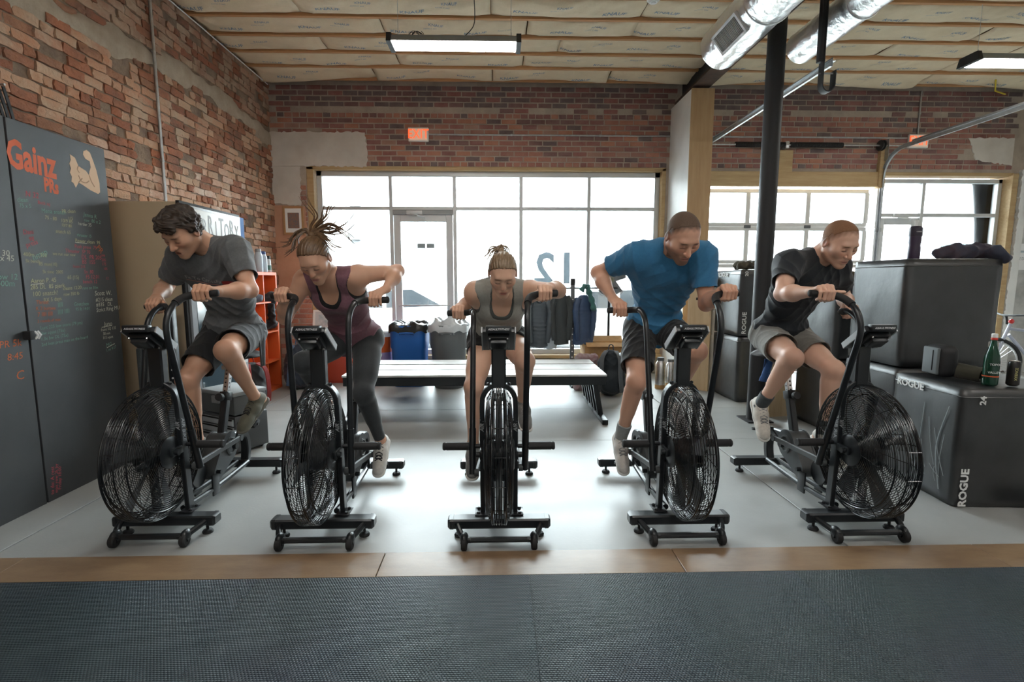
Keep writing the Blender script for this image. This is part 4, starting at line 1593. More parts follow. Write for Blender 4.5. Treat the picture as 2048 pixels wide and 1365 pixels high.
def nets(f, lo, h, drop=None):
    """surface nets -> verts, quads. drop: list of boxes whose cells are left out"""
    s = f < 0
    n = np.array(f.shape) - 1
    c = np.zeros(n, np.uint8)
    for i in (0, 1):
        for j in (0, 1):
            for k in (0, 1):
                c += s[i:n[0] + i, j:n[1] + j, k:n[2] + k]
    act = (c > 0) & (c < 8)
    idx = np.argwhere(act)
    if len(idx) == 0:
        return np.zeros((0, 3)), np.zeros((0, 4), int)
    flat = np.ravel_multi_index(idx.T, n)
    corner = np.array([[i, j, k] for i in (0, 1) for j in (0, 1) for k in (0, 1)])
    vals = np.stack([f[idx[:, 0] + q[0], idx[:, 1] + q[1], idx[:, 2] + q[2]] for q in corner], 1)
    acc = np.zeros((len(idx), 3))
    cnt = np.zeros(len(idx))
    for a in range(8):
        for b in range(a + 1, 8):
            if np.abs(corner[a] - corner[b]).sum() != 1:
                continue
            va, vb = vals[:, a], vals[:, b]
            m = (va < 0) != (vb < 0)
            t = np.where(m, va / np.where(m, va - vb, 1), 0)
            p = corner[a][None] + t[:, None] * (corner[b] - corner[a])[None]
            acc += np.where(m[:, None], p, 0)
            cnt += m
    vert = lo[None] + h * (idx + acc / cnt[:, None])
    quads = []
    for axis in range(3):
        o1, o2 = (axis + 1) % 3, (axis + 2) % 3
        e = np.zeros(3, int)
        e[axis] = 1
        A = s[:n[0], :n[1], :n[2]]
        B = s[e[0]:n[0] + e[0], e[1]:n[1] + e[1], e[2]:n[2] + e[2]]
        ed = np.argwhere(A != B)
        ed = ed[(ed[:, o1] > 0) & (ed[:, o2] > 0)]
        sg = A[ed[:, 0], ed[:, 1], ed[:, 2]]
        q = []
        for (d1, d2) in ((0, 0), (1, 0), (1, 1), (0, 1)):
            cc = ed.copy()
            cc[:, o1] -= d1
            cc[:, o2] -= d2
            q.append(np.searchsorted(flat, np.ravel_multi_index(cc.T, n)))
        q = np.stack(q, 1)
        q[~sg] = q[~sg][:, ::-1]
        quads.append(q)
    quads = np.concatenate(quads)
    if drop:
        ctr = vert[quads].mean(1)
        keep = np.ones(len(quads), bool)
        for (a, b) in drop:
            keep &= ~np.all((ctr > a + h) & (ctr < b - h), 1)
        quads = quads[keep]
        used = np.unique(quads)
        mp = np.full(len(vert), -1)
        mp[used] = np.arange(len(used))
        vert, quads = vert[used], mp[quads]
    return vert, quads


def ops_bounds(ops):
    a = np.min([o[1][1] for o in ops if o[0] == 'u'], 0)
    b = np.max([o[1][2] for o in ops if o[0] == 'u'], 0)
    return a - 0.02, b + 0.02


def np_mesh(name, v, q, mats, col=None):
    me = bpy.data.meshes.new(name)
    me.vertices.add(len(v))
    me.vertices.foreach_set('co', v.astype(np.float32).ravel())
    me.loops.add(len(q) * 4)
    me.loops.foreach_set('vertex_index', q.astype(np.int32).ravel())
    me.polygons.add(len(q))
    me.polygons.foreach_set('loop_start', np.arange(0, len(q) * 4, 4, dtype=np.int32))
    me.polygons.foreach_set('use_smooth', np.ones(len(q), bool))
    for m in mats:
        me.materials.append(m)
    me.update(calc_edges=True)
    if col is not None:
        at = me.color_attributes.new('Col', 'FLOAT_COLOR', 'POINT')
        at.data.foreach_set('color', np.concatenate([col, np.ones((len(col), 1))], 1).astype(np.float32).ravel())
    return me


def sdf_object(name, ops, h, m, parent, org, wrinkle=None, noise=None, col=None):
    lo, hi = ops_bounds(ops)
    f, lo, n = field(ops, lo, hi, h)
    v, q = nets(f, lo, h)
    if wrinkle is not None:
        # push vertices along their normals
        me = np_mesh('tmp', v, q, [])
        nn = np.zeros(len(v) * 3, np.float32)
        me.vertices.foreach_get('normal', nn)
        bpy.data.meshes.remove(me)
        v = v + nn.reshape(-1, 3) * wrinkle(v)[:, None]
    c = col(v) if col else None
    me = np_mesh(name, v - org[None], q, [m], c)
    return put(name, me, parent)


def smoothstep(a, b, x):
    t = np.clip((x - a) / (b - a), 0, 1)
    return t * t * (3 - 2 * t)


def ik(a, c, l1, l2, hint):
    """middle joint between a and c, bent towards hint"""
    d = c - a
    D = np.linalg.norm(d)
    D2 = min(D, (l1 + l2) * 0.999)
    u = d / D
    x = (l1 * l1 - l2 * l2 + D2 * D2) / (2 * D2)
    hgt = math.sqrt(max(l1 * l1 - x * x, 1e-6))
    w = hint - a
    w = nrm(w - u * (w @ u))
    return a + u * x * (D / D2) + w * hgt


def wrinkler(axes, amp, seed, mask=None):
    r = np.random.RandomState(seed)
    ph = r.uniform(0, 6.28, 8)

    def fn(v):
        s, l, f_ = v @ axes[0], v @ axes[1], v @ axes[2]
        warp = 0.9 * np.sin(s * 11 + ph[0]) + 0.8 * np.sin(l * 13 + ph[1]) + 0.6 * np.sin(f_ * 15 + ph[6])
        rid = lambda q: 1.0 - 2.0 * np.abs(np.sin(q)) ** 0.7
        big = 0.5 + 0.5 * np.sin(s * 8 + ph[4] + warp) * np.sin(l * 10 + f_ * 7 + ph[7])
        w = big * rid((l * 0.8 + s * 0.6) * 42 + 1.5 * warp + ph[2]) + (1 - big) * rid((l * 0.9 - s * 0.5 + f_ * 0.4) * 38 + 1.6 * warp + ph[3]) + 0.5 * rid((f_ * 0.5 + 0.8 * s) * 33 + 1.8 * warp + ph[5])
        d = amp * w
        return d if mask is None else d * mask(v)
    return fn


SKIN = mat('skin', (0.5, 0.3, 0.2), 0.48, attr=True, sss=0.06, spec=0.4)


def head_ops(c, F, s, open_mouth=False, male=True):
    """c centre, F rows: lateral, face, up; s size"""
    l, f, u = F

    def P(x, y, z):
        return c + s * (l * x + f * y + u * z)
    o = []
    U = lambda p, k: o.append(('u', p, k * s))
    S = lambda p, k: o.append(('s', p, k * s))
    jw = 1.0 if male else 0.90
    U(ellip(P(0, -0.012, 0.030), s * V(0.077, 0.100, 0.090), F), 0.02)
    U(ellip(P(0, 0.024, -0.034), s * V(0.060 * jw, 0.068, 0.082), F), 0.03)
    for x in (-1, 1):
        U(cone(P(x * 0.053 * jw, 0.0, -0.058), P(x * 0.014, 0.072, -0.100), 0.020 * s, 0.018 * s), 0.025)
    U(ellip(P(0, 0.076, -0.102), s * V(0.020 * jw, 0.018, 0.016), F), 0.02)
    for x in (-1, 1):
        U(ellip(P(x * 0.042, 0.056 if male else 0.054, -0.016), s * V(0.026, 0.024, 0.022), F), 0.035)
    U(cone(P(-0.032, 0.080 if male else 0.075, 0.027), P(0.032, 0.080 if male else 0.075, 0.027), 0.013 * s, 0.013 * s), 0.02 if male else 0.03)
    for x in (-1, 1):
        S(ellip(P(x * 0.031, 0.100 if male else 0.102, 0.004), s * V(0.017, 0.016, 0.012), F), 0.016 if male else 0.022)
        U(ellip(P(x * 0.031, 0.0765, 0.003), s * V(0.0155, 0.0135, 0.0125), F), 0.004)
    nz = 1.0 if male else 0.80
    U(cone(P(0, 0.086 if male else 0.083, 0.012), P(0, 0.112 if male else 0.104, -0.030), 0.0085 * s * nz, 0.0125 * s * nz), 0.012 if male else 0.016)
    for x in (-1, 1):
        U(ellip(P(x * 0.0125 * nz, 0.099 if male else 0.093, -0.034), s * V(0.0085, 0.0095, 0.0075) * nz, F), 0.006)
    U(ellip(P(0, 0.080, -0.066), s * V(0.028, 0.018, 0.020), F), 0.016)
    U(cone(P(-0.019, 0.090, -0.062), P(0.019, 0.090, -0.062), 0.0055 * s, 0.0055 * s), 0.006)
    U(cone(P(-0.015, 0.092, -0.0735), P(0.015, 0.092, -0.0735), 0.0070 * s, 0.0070 * s), 0.005)
    if open_mouth:
        S(ellip(P(0, 0.100, -0.069), s * V(0.016, 0.020, 0.0060), F), 0.002)
    else:
        S(cone(P(-0.020, 0.100, -0.0675), P(0.020, 0.100, -0.0675), 0.0022 * s, 0.0022 * s), 0.003)
    for x in (-1, 1):
        U(ellip(P(x * 0.079, -0.012, -0.004), s * V(0.0085, 0.019, 0.031), F), 0.006)
        S(ellip(P(x * 0.090, -0.008, -0.002), s * V(0.0075, 0.011, 0.020), F), 0.004)
    return o


def paint_head(v, c, F, s, skin, hairc, male=True, beard=0.0, lips=(0.42, 0.16, 0.13), open_mouth=False, buzz=None):
    """colour per vertex for the part of the mesh near the head; returns weights applied on skin"""
    q = (v - c[None]) / s
    x, y, z = q @ F[0], q @ F[1], q @ F[2]
    col = np.tile(np.array(skin)[None], (len(v), 1))
    near = (np.abs(x) < 0.095) & (y > -0.13) & (y < 0.14) & (z > -0.14) & (z < 0.14)

    def mixin(w, c2):
        nonlocal col
        w = (w * near)[:, None]
        col = col * (1 - w) + np.array(c2)[None] * w
    blush = np.exp(-(((np.abs(x) - 0.040) / 0.020) ** 2 + ((z + 0.022) / 0.02) ** 2)) * (y > 0.03) + np.exp(-((x / 0.014) ** 2 + ((z + 0.028) / 0.012) ** 2)) * (y > 0.09) + np.exp(-(((z + 0.004) / 0.03) ** 2)) * (np.abs(x) > 0.076)
    mixin(0.40 * np.clip(blush, 0, 1), (skin[0] * 0.95, skin[1] * 0.62, skin[2] * 0.58))
    if beard > 0:
        w = smoothstep(-0.040, -0.062, z + 0.25 * np.maximum(0, 0.03 - y) * 0.3 - 0.12 * np.maximum(0, np.abs(x) - 0.035)) * (y > -0.02)
        w = w * (1 - np.exp(-((x / 0.02) ** 4 + ((z + 0.068) / 0.009) ** 4)))
        mixin(np.clip(w, 0, 1) * beard, hairc)
    if lips is not None:
        w = np.exp(-((x / 0.021) ** 4 + ((z + 0.068) / 0.0105) ** 4)) * (y > 0.085)
        mixin(np.clip(w * 0.75, 0, 1), lips)
        dark = np.exp(-((x / 0.020) ** 4 + ((z + 0.0675) / (0.005 if open_mouth else 0.0020)) ** 4)) * (y < (0.094 if open_mouth else 0.0985)) * (y > 0.05)
        mixin(np.clip(dark, 0, 1) * 0.9, (0.05, 0.015, 0.012))
    brow = np.exp(-(((np.abs(x) - 0.032) / 0.017) ** 4 + ((z - 0.0255 + 0.10 * np.maximum(0, np.abs(x) - 0.034)) / (0.0050 if male else 0.0034)) ** 4)) * (y > 0.055)
    mixin(brow * (0.85 if male else 0.62), tuple(h * 0.8 for h in hairc))
    lid = np.exp(-(((np.abs(x) - 0.031) / 0.0135) ** 4 + ((z + 0.0052) / 0.0026) ** 4)) * (y > 0.06)
    mixin(lid * 0.9, (0.035, 0.02, 0.016))
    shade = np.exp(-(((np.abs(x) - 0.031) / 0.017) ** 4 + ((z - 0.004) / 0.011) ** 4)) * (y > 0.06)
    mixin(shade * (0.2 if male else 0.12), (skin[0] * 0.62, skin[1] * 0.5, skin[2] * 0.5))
    if buzz is not None:
        lim = np.interp(y, [-0.12, -0.05, -0.02, 0.012, 0.04, 0.062, 0.075, 0.10], [-0.055, -0.035, -0.02, 0.015, 0.055, 0.080, 0.090, 0.095])
        w = smoothstep(-0.008, 0.040, z - lim + 0.006 * np.sin(x * 180) * np.sin(y * 210))
        w = np.maximum(w ** 0.7, 0)
        mixin(w * 0.92, buzz)
    return col


def hand_ops(g, a, wrist, up, sc=1.0, relaxed=False):
    """fist closed over a bar: g bar centre, a bar axis pointing to the little finger, wrist"""
    o = []
    U = lambda p, k: o.append(('u', p, k))
    b = wrist - g
    b = nrm(b - a * (b @ a))                  # from the bar to the wrist
    fw = -nrm(b - up * (b @ up))              # away from the rider
    w2 = nrm(np.cross(a, fw))
    if w2 @ up < 0:
        w2 = -w2
    kn = []
    for i in range(4):
        t = (i - 1.5) * 0.0205 * sc
        drop = (0.0, 0.003, 0.0, -0.005)[i]
        ln = (0.98, 1.06, 1.0, 0.84)[i]
        K = g + a * t + fw * 0.014 + w2 * (0.040 + drop)
        A = g + a * t + fw * (0.045 * ln) + w2 * 0.013
        B = g + a * t + fw * (0.034 * ln) - w2 * 0.026 * ln
        C = g + a * (t - 0.002) - fw * 0.002 - w2 * 0.036 * ln
        r = (0.0100, 0.0104, 0.0100, 0.0088)[i] * sc
        U(cone(K, A, r * 1.08, r), 0.003)
        U(cone(A, B, r, r * 0.95), 0.003)
        U(cone(B, C, r * 0.95, r * 0.82), 0.003)
        kn.append(K)
        U(cone(K, wrist + a * t * 0.45, 0.0125 * sc, 0.017 * sc), 0.012)
    # thumb leaves the inner side of the palm near the wrist and closes under the bar
    T0 = wrist * 0.55 + g * 0.45 - a * 0.026 * sc + w2 * 0.012
    T1 = g - a * 0.046 * sc - fw * 0.016 + w2 * 0.004
    T2 = g - a * 0.040 * sc + fw * 0.016 - w2 * 0.027
    T3 = g - a * 0.026 * sc + fw * 0.030 - w2 * 0.030
    if relaxed:
        T2 = g - a * 0.072 * sc + fw * 0.008 + w2 * 0.012
        T3 = g - a * 0.100 * sc + fw * 0.012 + w2 * 0.012
    U(cone(wrist, T0, 0.02 * sc, 0.0165 * sc), 0.012)
    U(cone(T0, T1, 0.0165 * sc, 0.0125 * sc), 0.008)
    U(cone(T1, T2, 0.0120 * sc, 0.0108 * sc), 0.004)
    U(cone(T2, T3, 0.0108 * sc, 0.0088 * sc), 0.004)
    return o
FABS = {}


def fabric(name, c, c2=None, rough=0.85, scale=60):
    return mat('cloth_' + name, c, rough, n_scale=scale, n_amt=0.5, col2=c2 or tuple(x * 0.8 for x in c), bump=0.12, b_scale=300, sheen=0.15)


def build_person(D):
    i = D['bike']
    male = D['male']
    k = D.get('k', 1.0)
    org = V(D['pel'][0], D['pel'][1], 0.0)
    root = thing('person', D['label'], 'person', tuple(org), 0, 'five riders on the fan bikes')
    pel, neck, head = V(*D['pel']), V(*D['neck']), V(*D['head'])
    sh = [V(*D['shA']), V(*D['shB'])]
    s = nrm(neck - pel)
    l = sh[1] - sh[0]
    l = nrm(l - s * (l @ s))
    f = np.cross(l, s)                         # front of the chest
    lh = nrm(V(1, 0.0, 0) * 0.75 + l * 0.25)
    up = V(0, 0, 1)
    hw = 0.098 if male else 0.102
    hip = [pel - lh * hw - up * 0.045 - f * 0.0, pel + lh * hw - up * 0.045]
    AR = D['arm']
    LG = D['leg']
    grips = [V(*g) for g in GRIPS[i]]
    ped = [V(*p) for p in PEDALS[i]]
    wr, el = [], []
    for q in (0, 1):
        hint = V(*D['el'][q])
        g = grips[q]
        b = nrm(hint - g)
        w = g + b * 0.070 + up * 0.036
        wr.append(w)
        el.append(ik(sh[q], w, AR[0], AR[1], hint))
    kn, an, heel, toe, fup = [], [], [], [], []
    for q in (0, 1):
        fd = nrm(V(*D['foot'][q]))            # heel to toe
        lat = nrm(np.cross(fd, up))
        fu = nrm(np.cross(lat, fd))
        ball = ped[q] + fu * 0.024
        he = ball - fd * 0.165 * k
        a_ = he + fd * 0.035 + fu * 0.080
        heel.append(he)
        toe.append(ball + fd * 0.075 * k)
        an.append(a_)
        fup.append(fu)
        kn.append(ik(hip[q], a_, LG[0], LG[1], V(*D['kn'][q])))
    # ---------------- body
    o = []
    U = lambda p, kk: o.append(('u', p, kk))
    B3 = np.array([l, f, s])
    P1 = pel + (neck - pel) * 0.36 - f * D.get('round', 0.03)
    P2 = pel + (neck - pel) * 0.72 - f * 0.028
    m = D.get('girth', 1.0)
    HB = np.array([lh, nrm(np.cross(lh, s)), s])

    def torso(e, kk=0.06, chest=True):
        r = []
        a = lambda p: r.append(('u', p, kk))
        a(ellip(pel, m * V(0.160 if male else 0.165, 0.115, 0.125), HB, e))
        a(ellip(P1, m * V(0.140 if male else 0.122, 0.104 if male else 0.095, 0.165), B3, e))
        a(ellip(P2, m * V(0.168 if male else 0.142, 0.122 if male else 0.105, 0.175), B3, e))
        for q in (0, 1):
            sg = -1 if q == 0 else 1
            inner = P2 + s * 0.10 + l * sg * 0.06
            a(cone(inner, sh[q] - s * 0.01, 0.078 * m, (0.062 if male else 0.050) * m, None, e))
            a(cone(neck - s * 0.005 + l * sg * 0.03, sh[q] - l * sg * 0.02, 0.045 * m, 0.047 * m, None, e))
            a(cone(sh[q] - s * 0.07 - f * 0.01 - l * sg * 0.02, P1 + l * sg * 0.075 * m, 0.062 * m, 0.06 * m, None, e))
            if male:
                a(ellip(P2 + s * 0.045 + l * sg * 0.070 + f * 0.080, V(0.078, 0.040, 0.062), B3, e))
            else:
                a(ellip(P2 - s * 0.010 + l * sg * 0.062 + f * 0.088, V(0.058, 0.048, 0.056), B3, e))
            a(ellip(hip[q] - f * 0.045 + lh * sg * 0.0, V(0.085, 0.085, 0.090) * m, None, e))
        return r
    o += torso(0.0)
    ra = D.get('ra', 1.0)

    def upper(q, e):
        d = nrm(el[q] - sh[q])
        return [('u', cone(sh[q], el[q], 0.056 * ra, 0.041 * ra, None, e), 0.03), ('u', ellip(sh[q] + d * 0.03, V(0.064, 0.064, 0.070) * ra, None, e), 0.03),
                ('u', cone(sh[q] + d * 0.10 + up * 0.004 - V(0, 0.012, 0), sh[q] + d * 0.19 - V(0, 0.008, 0), 0.046 * ra, 0.040 * ra, None, e), 0.03)]
    for q in (0, 1):
        o += upper(q, 0)
        d = nrm(wr[q] - el[q])
        U(cone(el[q], el[q] + (wr[q] - el[q]) * 0.38, 0.042 * ra, 0.045 * ra), 0.025)
        U(cone(el[q] + (wr[q] - el[q]) * 0.38, wr[q], 0.044 * ra, 0.027 * ra), 0.03)
        sg = -1.0 if q == 0 else 1.0
        gM = V(sg, 0.06, 0.0)
        o += hand_ops(grips[q], nrm(gM), wr[q], up, D.get('hand', 1.0), D.get('thumb', (False, False))[q])

    def thigh(q, e0, e1):
        return [('u', cone(hip[q], kn[q], 0.090 * m + e0, 0.060 * ra + e1), 0.05), ('u', cone(hip[q] + (kn[q] - hip[q]) * 0.25 + f * 0.012, hip[q] + (kn[q] - hip[q]) * 0.62 + f * 0.010, 0.078 * m + e0, 0.068 * m + (e0 + e1) / 2), 0.04)]

    def shin(q, e):
        d = an[q] - kn[q]
        back = V(0, 1, 0)
        back = nrm(back - nrm(d) * (back @ nrm(d)))
        cf = D.get('calf', 1.0)
        return [('u', cone(kn[q], an[q], 0.053 * ra, 0.034 * ra, None, e), 0.03), ('u', cone(kn[q] + d * 0.20 + back * 0.018, kn[q] + d * 0.52 + back * 0.012, 0.050 * ra * cf, 0.034 * ra, None, e), 0.04),
                ('u', ellip(kn[q] - back * 0.012, V(0.052, 0.052, 0.056) * ra, None, e), 0.03)]
    for q in (0, 1):
        o += thigh(q, 0, 0)
        o += shin(q, 0)
        U(cone(an[q], heel[q] + fup[q] * 0.035, 0.034, 0.032), 0.03)
        U(cone(heel[q] + fup[q] * 0.035, toe[q] + fup[q] * 0.025, 0.034, 0.022), 0.03)
    F = np.array([V(0, 0, 0)] * 3)
    fd = nrm(V(*D['face']))
    hl = nrm(np.cross(fd, up) + V(0, 0, D.get('roll', 0.0)))      # lateral, +X side
    hl = nrm(hl - fd * (hl @ fd))
    if hl[0] < 0:
        hl = -hl
    hu = nrm(np.cross(hl, fd))
    if hu[2] < 0:
        hu = -hu
    HF = np.array([hl, fd, hu])
    hs = D.get('hs', 1.1)
    nb = head - hu * 0.065 * hs - fd * 0.022 * hs
    nk = D.get('nk', 0.058 if male else 0.046)
    U(cone(neck - s * 0.01, nb, nk * 1.06, nk), 0.035)
    U(cone(head - hu * 0.03 * hs - fd * 0.05 * hs, neck - s * 0.02 - f * 0.01, nk * 0.95, nk * 1.05), 0.035)
    # head joined with small blend; collect
    ho = head_ops(head, HF, hs, D.get('open', False), male)
    ho[0] = (ho[0][0], ho[0][1], 0.03)
    o2 = o + ho
    lo, hi = ops_bounds(o2)
    boxes = [(head - 0.155 * hs, head + 0.155 * hs)]
    for q in (0, 1):
        boxes.append((grips[q] - 0.075, grips[q] + 0.075))
    vs, qs = [], []
    hC = 0.0065
    fld, lo_, n_ = field(o2, lo, hi, hC)
    v, qd = nets(fld, lo_, hC, boxes)
    vs.append(v)
    qs.append(qd)
    off = len(v)
    for bi, (a, b) in enumerate(boxes):
        hF = 0.0028 if bi == 0 else 0.0026
        fld, lo_, n_ = field(o2, a, b, hF)
        v, qd = nets(fld, lo_, hF)
        vs.append(v)
        qs.append(qd + off)
        off += len(v)
    v = np.concatenate(vs)
    qd = np.concatenate(qs)
    col = paint_head(v, head, HF, hs, D['skin'], D['hairc'], male, D.get('beard', 0.0), D.get('lips', (0.42, 0.16, 0.13) if male else (0.46, 0.14, 0.13)), D.get('open', False), D.get('buzz'))
    # warm knuckles, elbows, knees
    for pt, rr in [(kn[0], 0.07), (kn[1], 0.07), (el[0], 0.05), (el[1], 0.05), (grips[0], 0.05), (grips[1], 0.05)]:
        w = np.exp(-(np.sum((v - pt[None]) ** 2, 1) / (rr * rr)))[:, None] * 0.35
        col = col * (1 - w) + col * np.array([[1.0, 0.80, 0.78]]) * w
    body = put('body', np_mesh('body', v - org[None], qd, [SKIN], col), root)

    # ---------------- clothes
    top = D['top']
    AX = (s, l, f)
    WA = D.get('wamp', 1.0)
    if top['kind'] == 'tee':
        c = torso(top.get('e', 0.014), 0.07)
        c = [(a, b, kk) for a, b, kk in c]
        hem = pel - s * top.get('hem', 0.06)
        for q in (0, 1):
            d = nrm(el[q] - sh[q])
            L = top.get('sl', 0.20)
            c.append(('u', cone(sh[q] - d * 0.01, sh[q] + d * L * 0.6, 0.074 * ra, 0.070 * ra), 0.05))
            c.append(('u', capcone(sh[q] + d * 0.02, sh[q] + d * L, 0.070 * ra, 0.074 * ra), 0.03))
            c.append(('s', capcone(sh[q] + d * (L - 0.028), sh[q] + d * (L + 0.05), 0.060 * ra, 0.066 * ra), 0.0))
        c.append(('u', capcone(pel + s * 0.10, hem - s * 0.03, 0.155 * m, 0.172 * m, (f, 0.80)), 0.06))
        nd = nrm(nb - neck)
        c.append(('u', cone(neck - nd * 0.02, neck + nd * 0.020, nk * 1.22, nk * 1.16), 0.03))
        c.append(('s', cone(neck + nd * 0.034 - f * 0.004, neck + nd * 0.2, nk * 1.10, nk * 1.3), 0.0))
        c.append(('s', cone(neck + nd * 0.052 + f * 0.022, neck + nd * 0.2 + f * 0.06, nk * 1.06, nk * 1.3), 0.0))
        c.append(('i', half(hem, -s), 0.0))
        c.append(('s', capcone(hem - s * 0.05, hem + s * 0.03, 0.148 * m, 0.146 * m, (f, 0.80)), 0.0))

        def mask(vv):
            return 0.35 + 0.65 * smoothstep(0.45, 0.0, (vv - pel[None]) @ s)
        shirt = sdf_object('t_shirt', c, 0.0062, top['mat'], root, org, wrinkler(AX, 0.0048, i + 3))
    else:
        c = torso(top.get('e', 0.0075), 0.06)
        hem = pel - s * top.get('hem', 0.07)
        c.append(('u', capcone(pel + s * 0.12, hem - s * 0.02, 0.140 * m, 0.176 * m, (f, 0.74)), 0.06))
        c.append(('i', half(hem, -s), 0.0))
        c.append(('s', capcone(hem - s * 0.05, hem + s * 0.025, 0.150 * m, 0.148 * m, (f, 0.72)), 0.0))
        c.append(('i', half(neck + s * 0.085, s), 0.0))
        # scooped neck front and back, wide arm holes
        c.append(('s', ellip(neck + f * 0.105 - s * 0.045, V(0.075, 0.115, 0.118), B3), 0.01))
        c.append(('s', ellip(neck - f * 0.10 - s * 0.02, V(0.060, 0.07, 0.09), B3), 0.01))
        c.append(('s', cone(neck + s * 0.03, neck + f * 0.06 + s * 0.02, 0.066, 0.07), 0.008))
        for q in (0, 1):
            sg = -1 if q == 0 else 1
            c.append(('s', ellip(sh[q] + l * sg * 0.022 - s * 0.055, V(0.064, 0.16, 0.112), B3), 0.01))
        shirt = sdf_object('tank_top', c, 0.0058, top['mat'], root, org, wrinkler(AX, 0.0040, i + 3, lambda vv: 0.25 + 0.75 * smoothstep(0.34, 0.10, (vv - pel[None]) @ s)))
        if 'bra' in top:
            b = torso(0.0045, 0.06)
            b.append(('i', half(neck + s * 0.085, s), 0.0))
            b.append(('i', half(P2 - s * 0.06, -s), 0.0))
            b.append(('s', ellip(neck + f * 0.11 - s * 0.03, V(0.066, 0.12, 0.105), B3), 0.008))
            b.append(('s', ellip(neck - f * 0.10 - s * 0.02, V(0.060, 0.07, 0.09), B3), 0.008))
            b.append(('s', cone(neck + s * 0.03, neck + f * 0.06 + s * 0.02, 0.060, 0.064), 0.008))
            for q in (0, 1):
                sg = -1 if q == 0 else 1
                b.append(('s', ellip(sh[q] + l * sg * 0.020 - s * 0.045, V(0.060, 0.15, 0.088), B3), 0.008))
            sdf_object('sports_bra', b, 0.0058, top['bra'], root, org)
    bt = D['bottom']
    if bt['kind'] == 'shorts':
        c = [('u', ellip(pel, m * V(0.160 if male else 0.165, 0.115, 0.125), HB, 0.016), 0.05)]
        for q in (0, 1):
            c.append(('u', ellip(hip[q] - f * 0.045, V(0.085, 0.085, 0.090) * m, None, 0.016), 0.05))
            d = kn[q] - hip[q]
            t = bt['len']
            c.append(('u', cone(hip[q] + up * 0.01, hip[q] + d * t * 0.7, 0.104 * m, 0.096 * m), 0.05))
            c.append(('u', capcone(hip[q] + d * 0.05, hip[q] + d * t, 0.100 * m, bt.get('r', 0.100) * m), 0.03))
        for q in (0, 1):
            d = kn[q] - hip[q]
            t = bt['len']
            c.append(('s', capcone(hip[q] + d * (t - 0.10), hip[q] + d * (t + 0.12), (bt.get('r', 0.100) - 0.012) * m, (bt.get('r', 0.1) - 0.008) * m), 0.0))
        waist = pel + s * bt.get('waist', 0.10)
        wn = nrm(up + V(0, 0.22, 0))
        c.append(('i', half(pel + up * (bt.get('waist', 0.10) + 0.01), wn), 0.01))
        sdf_object('shorts', c, 0.0062, bt['mat'], root, org, wrinkler((nrm(kn[1] - hip[1]), l, f), 0.0040, i + 31))
    else:
        c = [('u', ellip(pel, m * V(0.165, 0.115, 0.125), HB, 0.006), 0.05), ('u', ellip(P1, m * V(0.122, 0.095, 0.165), B3, 0.004), 0.06)]
        for q in (0, 1):
            c.append(('u', ellip(hip[q] - f * 0.045, V(0.085, 0.085, 0.090) * m, None, 0.006), 0.05))
            c += thigh(q, 0.005, 0.006)
            c += shin(q, 0.0055)
        for q in (0, 1):
            d = nrm(an[q] - kn[q])
            c.append(('s', capcone(an[q] - d * 0.035, an[q] + d * 0.2, 0.075, 0.09), 0.0))
        c.append(('i', half(pel + up * 0.11, nrm(up + V(0, 0.2, 0))), 0.0))
        sdf_object('leggings', c, 0.0062, bt['mat'], root, org)
    # socks, shoes
    for q in (0, 1):
        d = nrm(kn[q] - an[q])
        if D.get('sock'):
            so = D['sock']
            c = [('u', capcone(an[q] - d * 0.03, an[q] + d * so['h'], 0.0415 * ra, (0.043 + 0.05 * so['h']) * ra), 0.0)]
            so_o = sdf_object('sock', c, 0.005, so['mat'], root, org, wrinkler((d, l, f), 0.0015, q))
        fdir = nrm(toe[q] - heel[q])
        fu = fup[q]
        lat = np.cross(fdir, fu)
        shm = D['shoe']
        c = []
        c.append(('u', cone(heel[q] + fu * 0.042, heel[q] + fdir * 0.10 + fu * 0.045, 0.041, 0.043, (lat, 0.92)), 0.03))
        c.append(('u', cone(heel[q] + fdir * 0.10 + fu * 0.040, heel[q] + fdir * 0.215 * k + fu * 0.028, 0.044, 0.036), 0.04))
        c.append(('u', cone(heel[q] + fdir * 0.18 * k + fu * 0.028, heel[q] + fdir * 0.232 * k + fu * 0.022, 0.040, 0.029, (fu, 0.8)), 0.03))
        c.append(('u', capcone(heel[q] + fu * 0.045 + fdir * 0.022, heel[q] + fu * 0.098 + fdir * 0.034, 0.044, 0.043), 0.03))
        c.append(('s', capcone(heel[q] + fu * 0.074 + fdir * 0.030, heel[q] + fu * 0.13 + fdir * 0.040, 0.036, 0.037), 0.004))
        c.append(('i', half(heel[q] + fu * 0.004, -fu), 0.004))
        sobj = sdf_object('shoe', c, 0.0045, shm['mat'], root, org)
        if q == 0 or True:
            c = [('u', cone(heel[q] + fu * 0.004, heel[q] + fdir * 0.11 + fu * 0.004, 0.050, 0.048, (fu, 0.38)), 0.0), ('u', cone(heel[q] + fdir * 0.11 + fu * 0.004, heel[q] + fdir * 0.230 * k + fu * 0.008, 0.048, 0.045, (fu, 0.38)), 0.01)]
            sdf_object('sole', c, 0.0045, shm['sole'], sobj, org)
            b = MB()
            for z in range(5):
                t0 = 0.075 + 0.022 * z
                hgt = 0.0985 - 0.0048 * z
                A = heel[q] + fdir * t0 + fu * hgt
                for sx_ in (-1, 1):
                    b.tube([tuple(A - sx_ * lat * 0.024 - fu * 0.009 - org), tuple(A - org + fu * 0.0005 + fdir * 0.008), tuple(A + sx_ * lat * 0.024 - fu * 0.009 + fdir * 0.018 - org)], 0.0040, n=5)
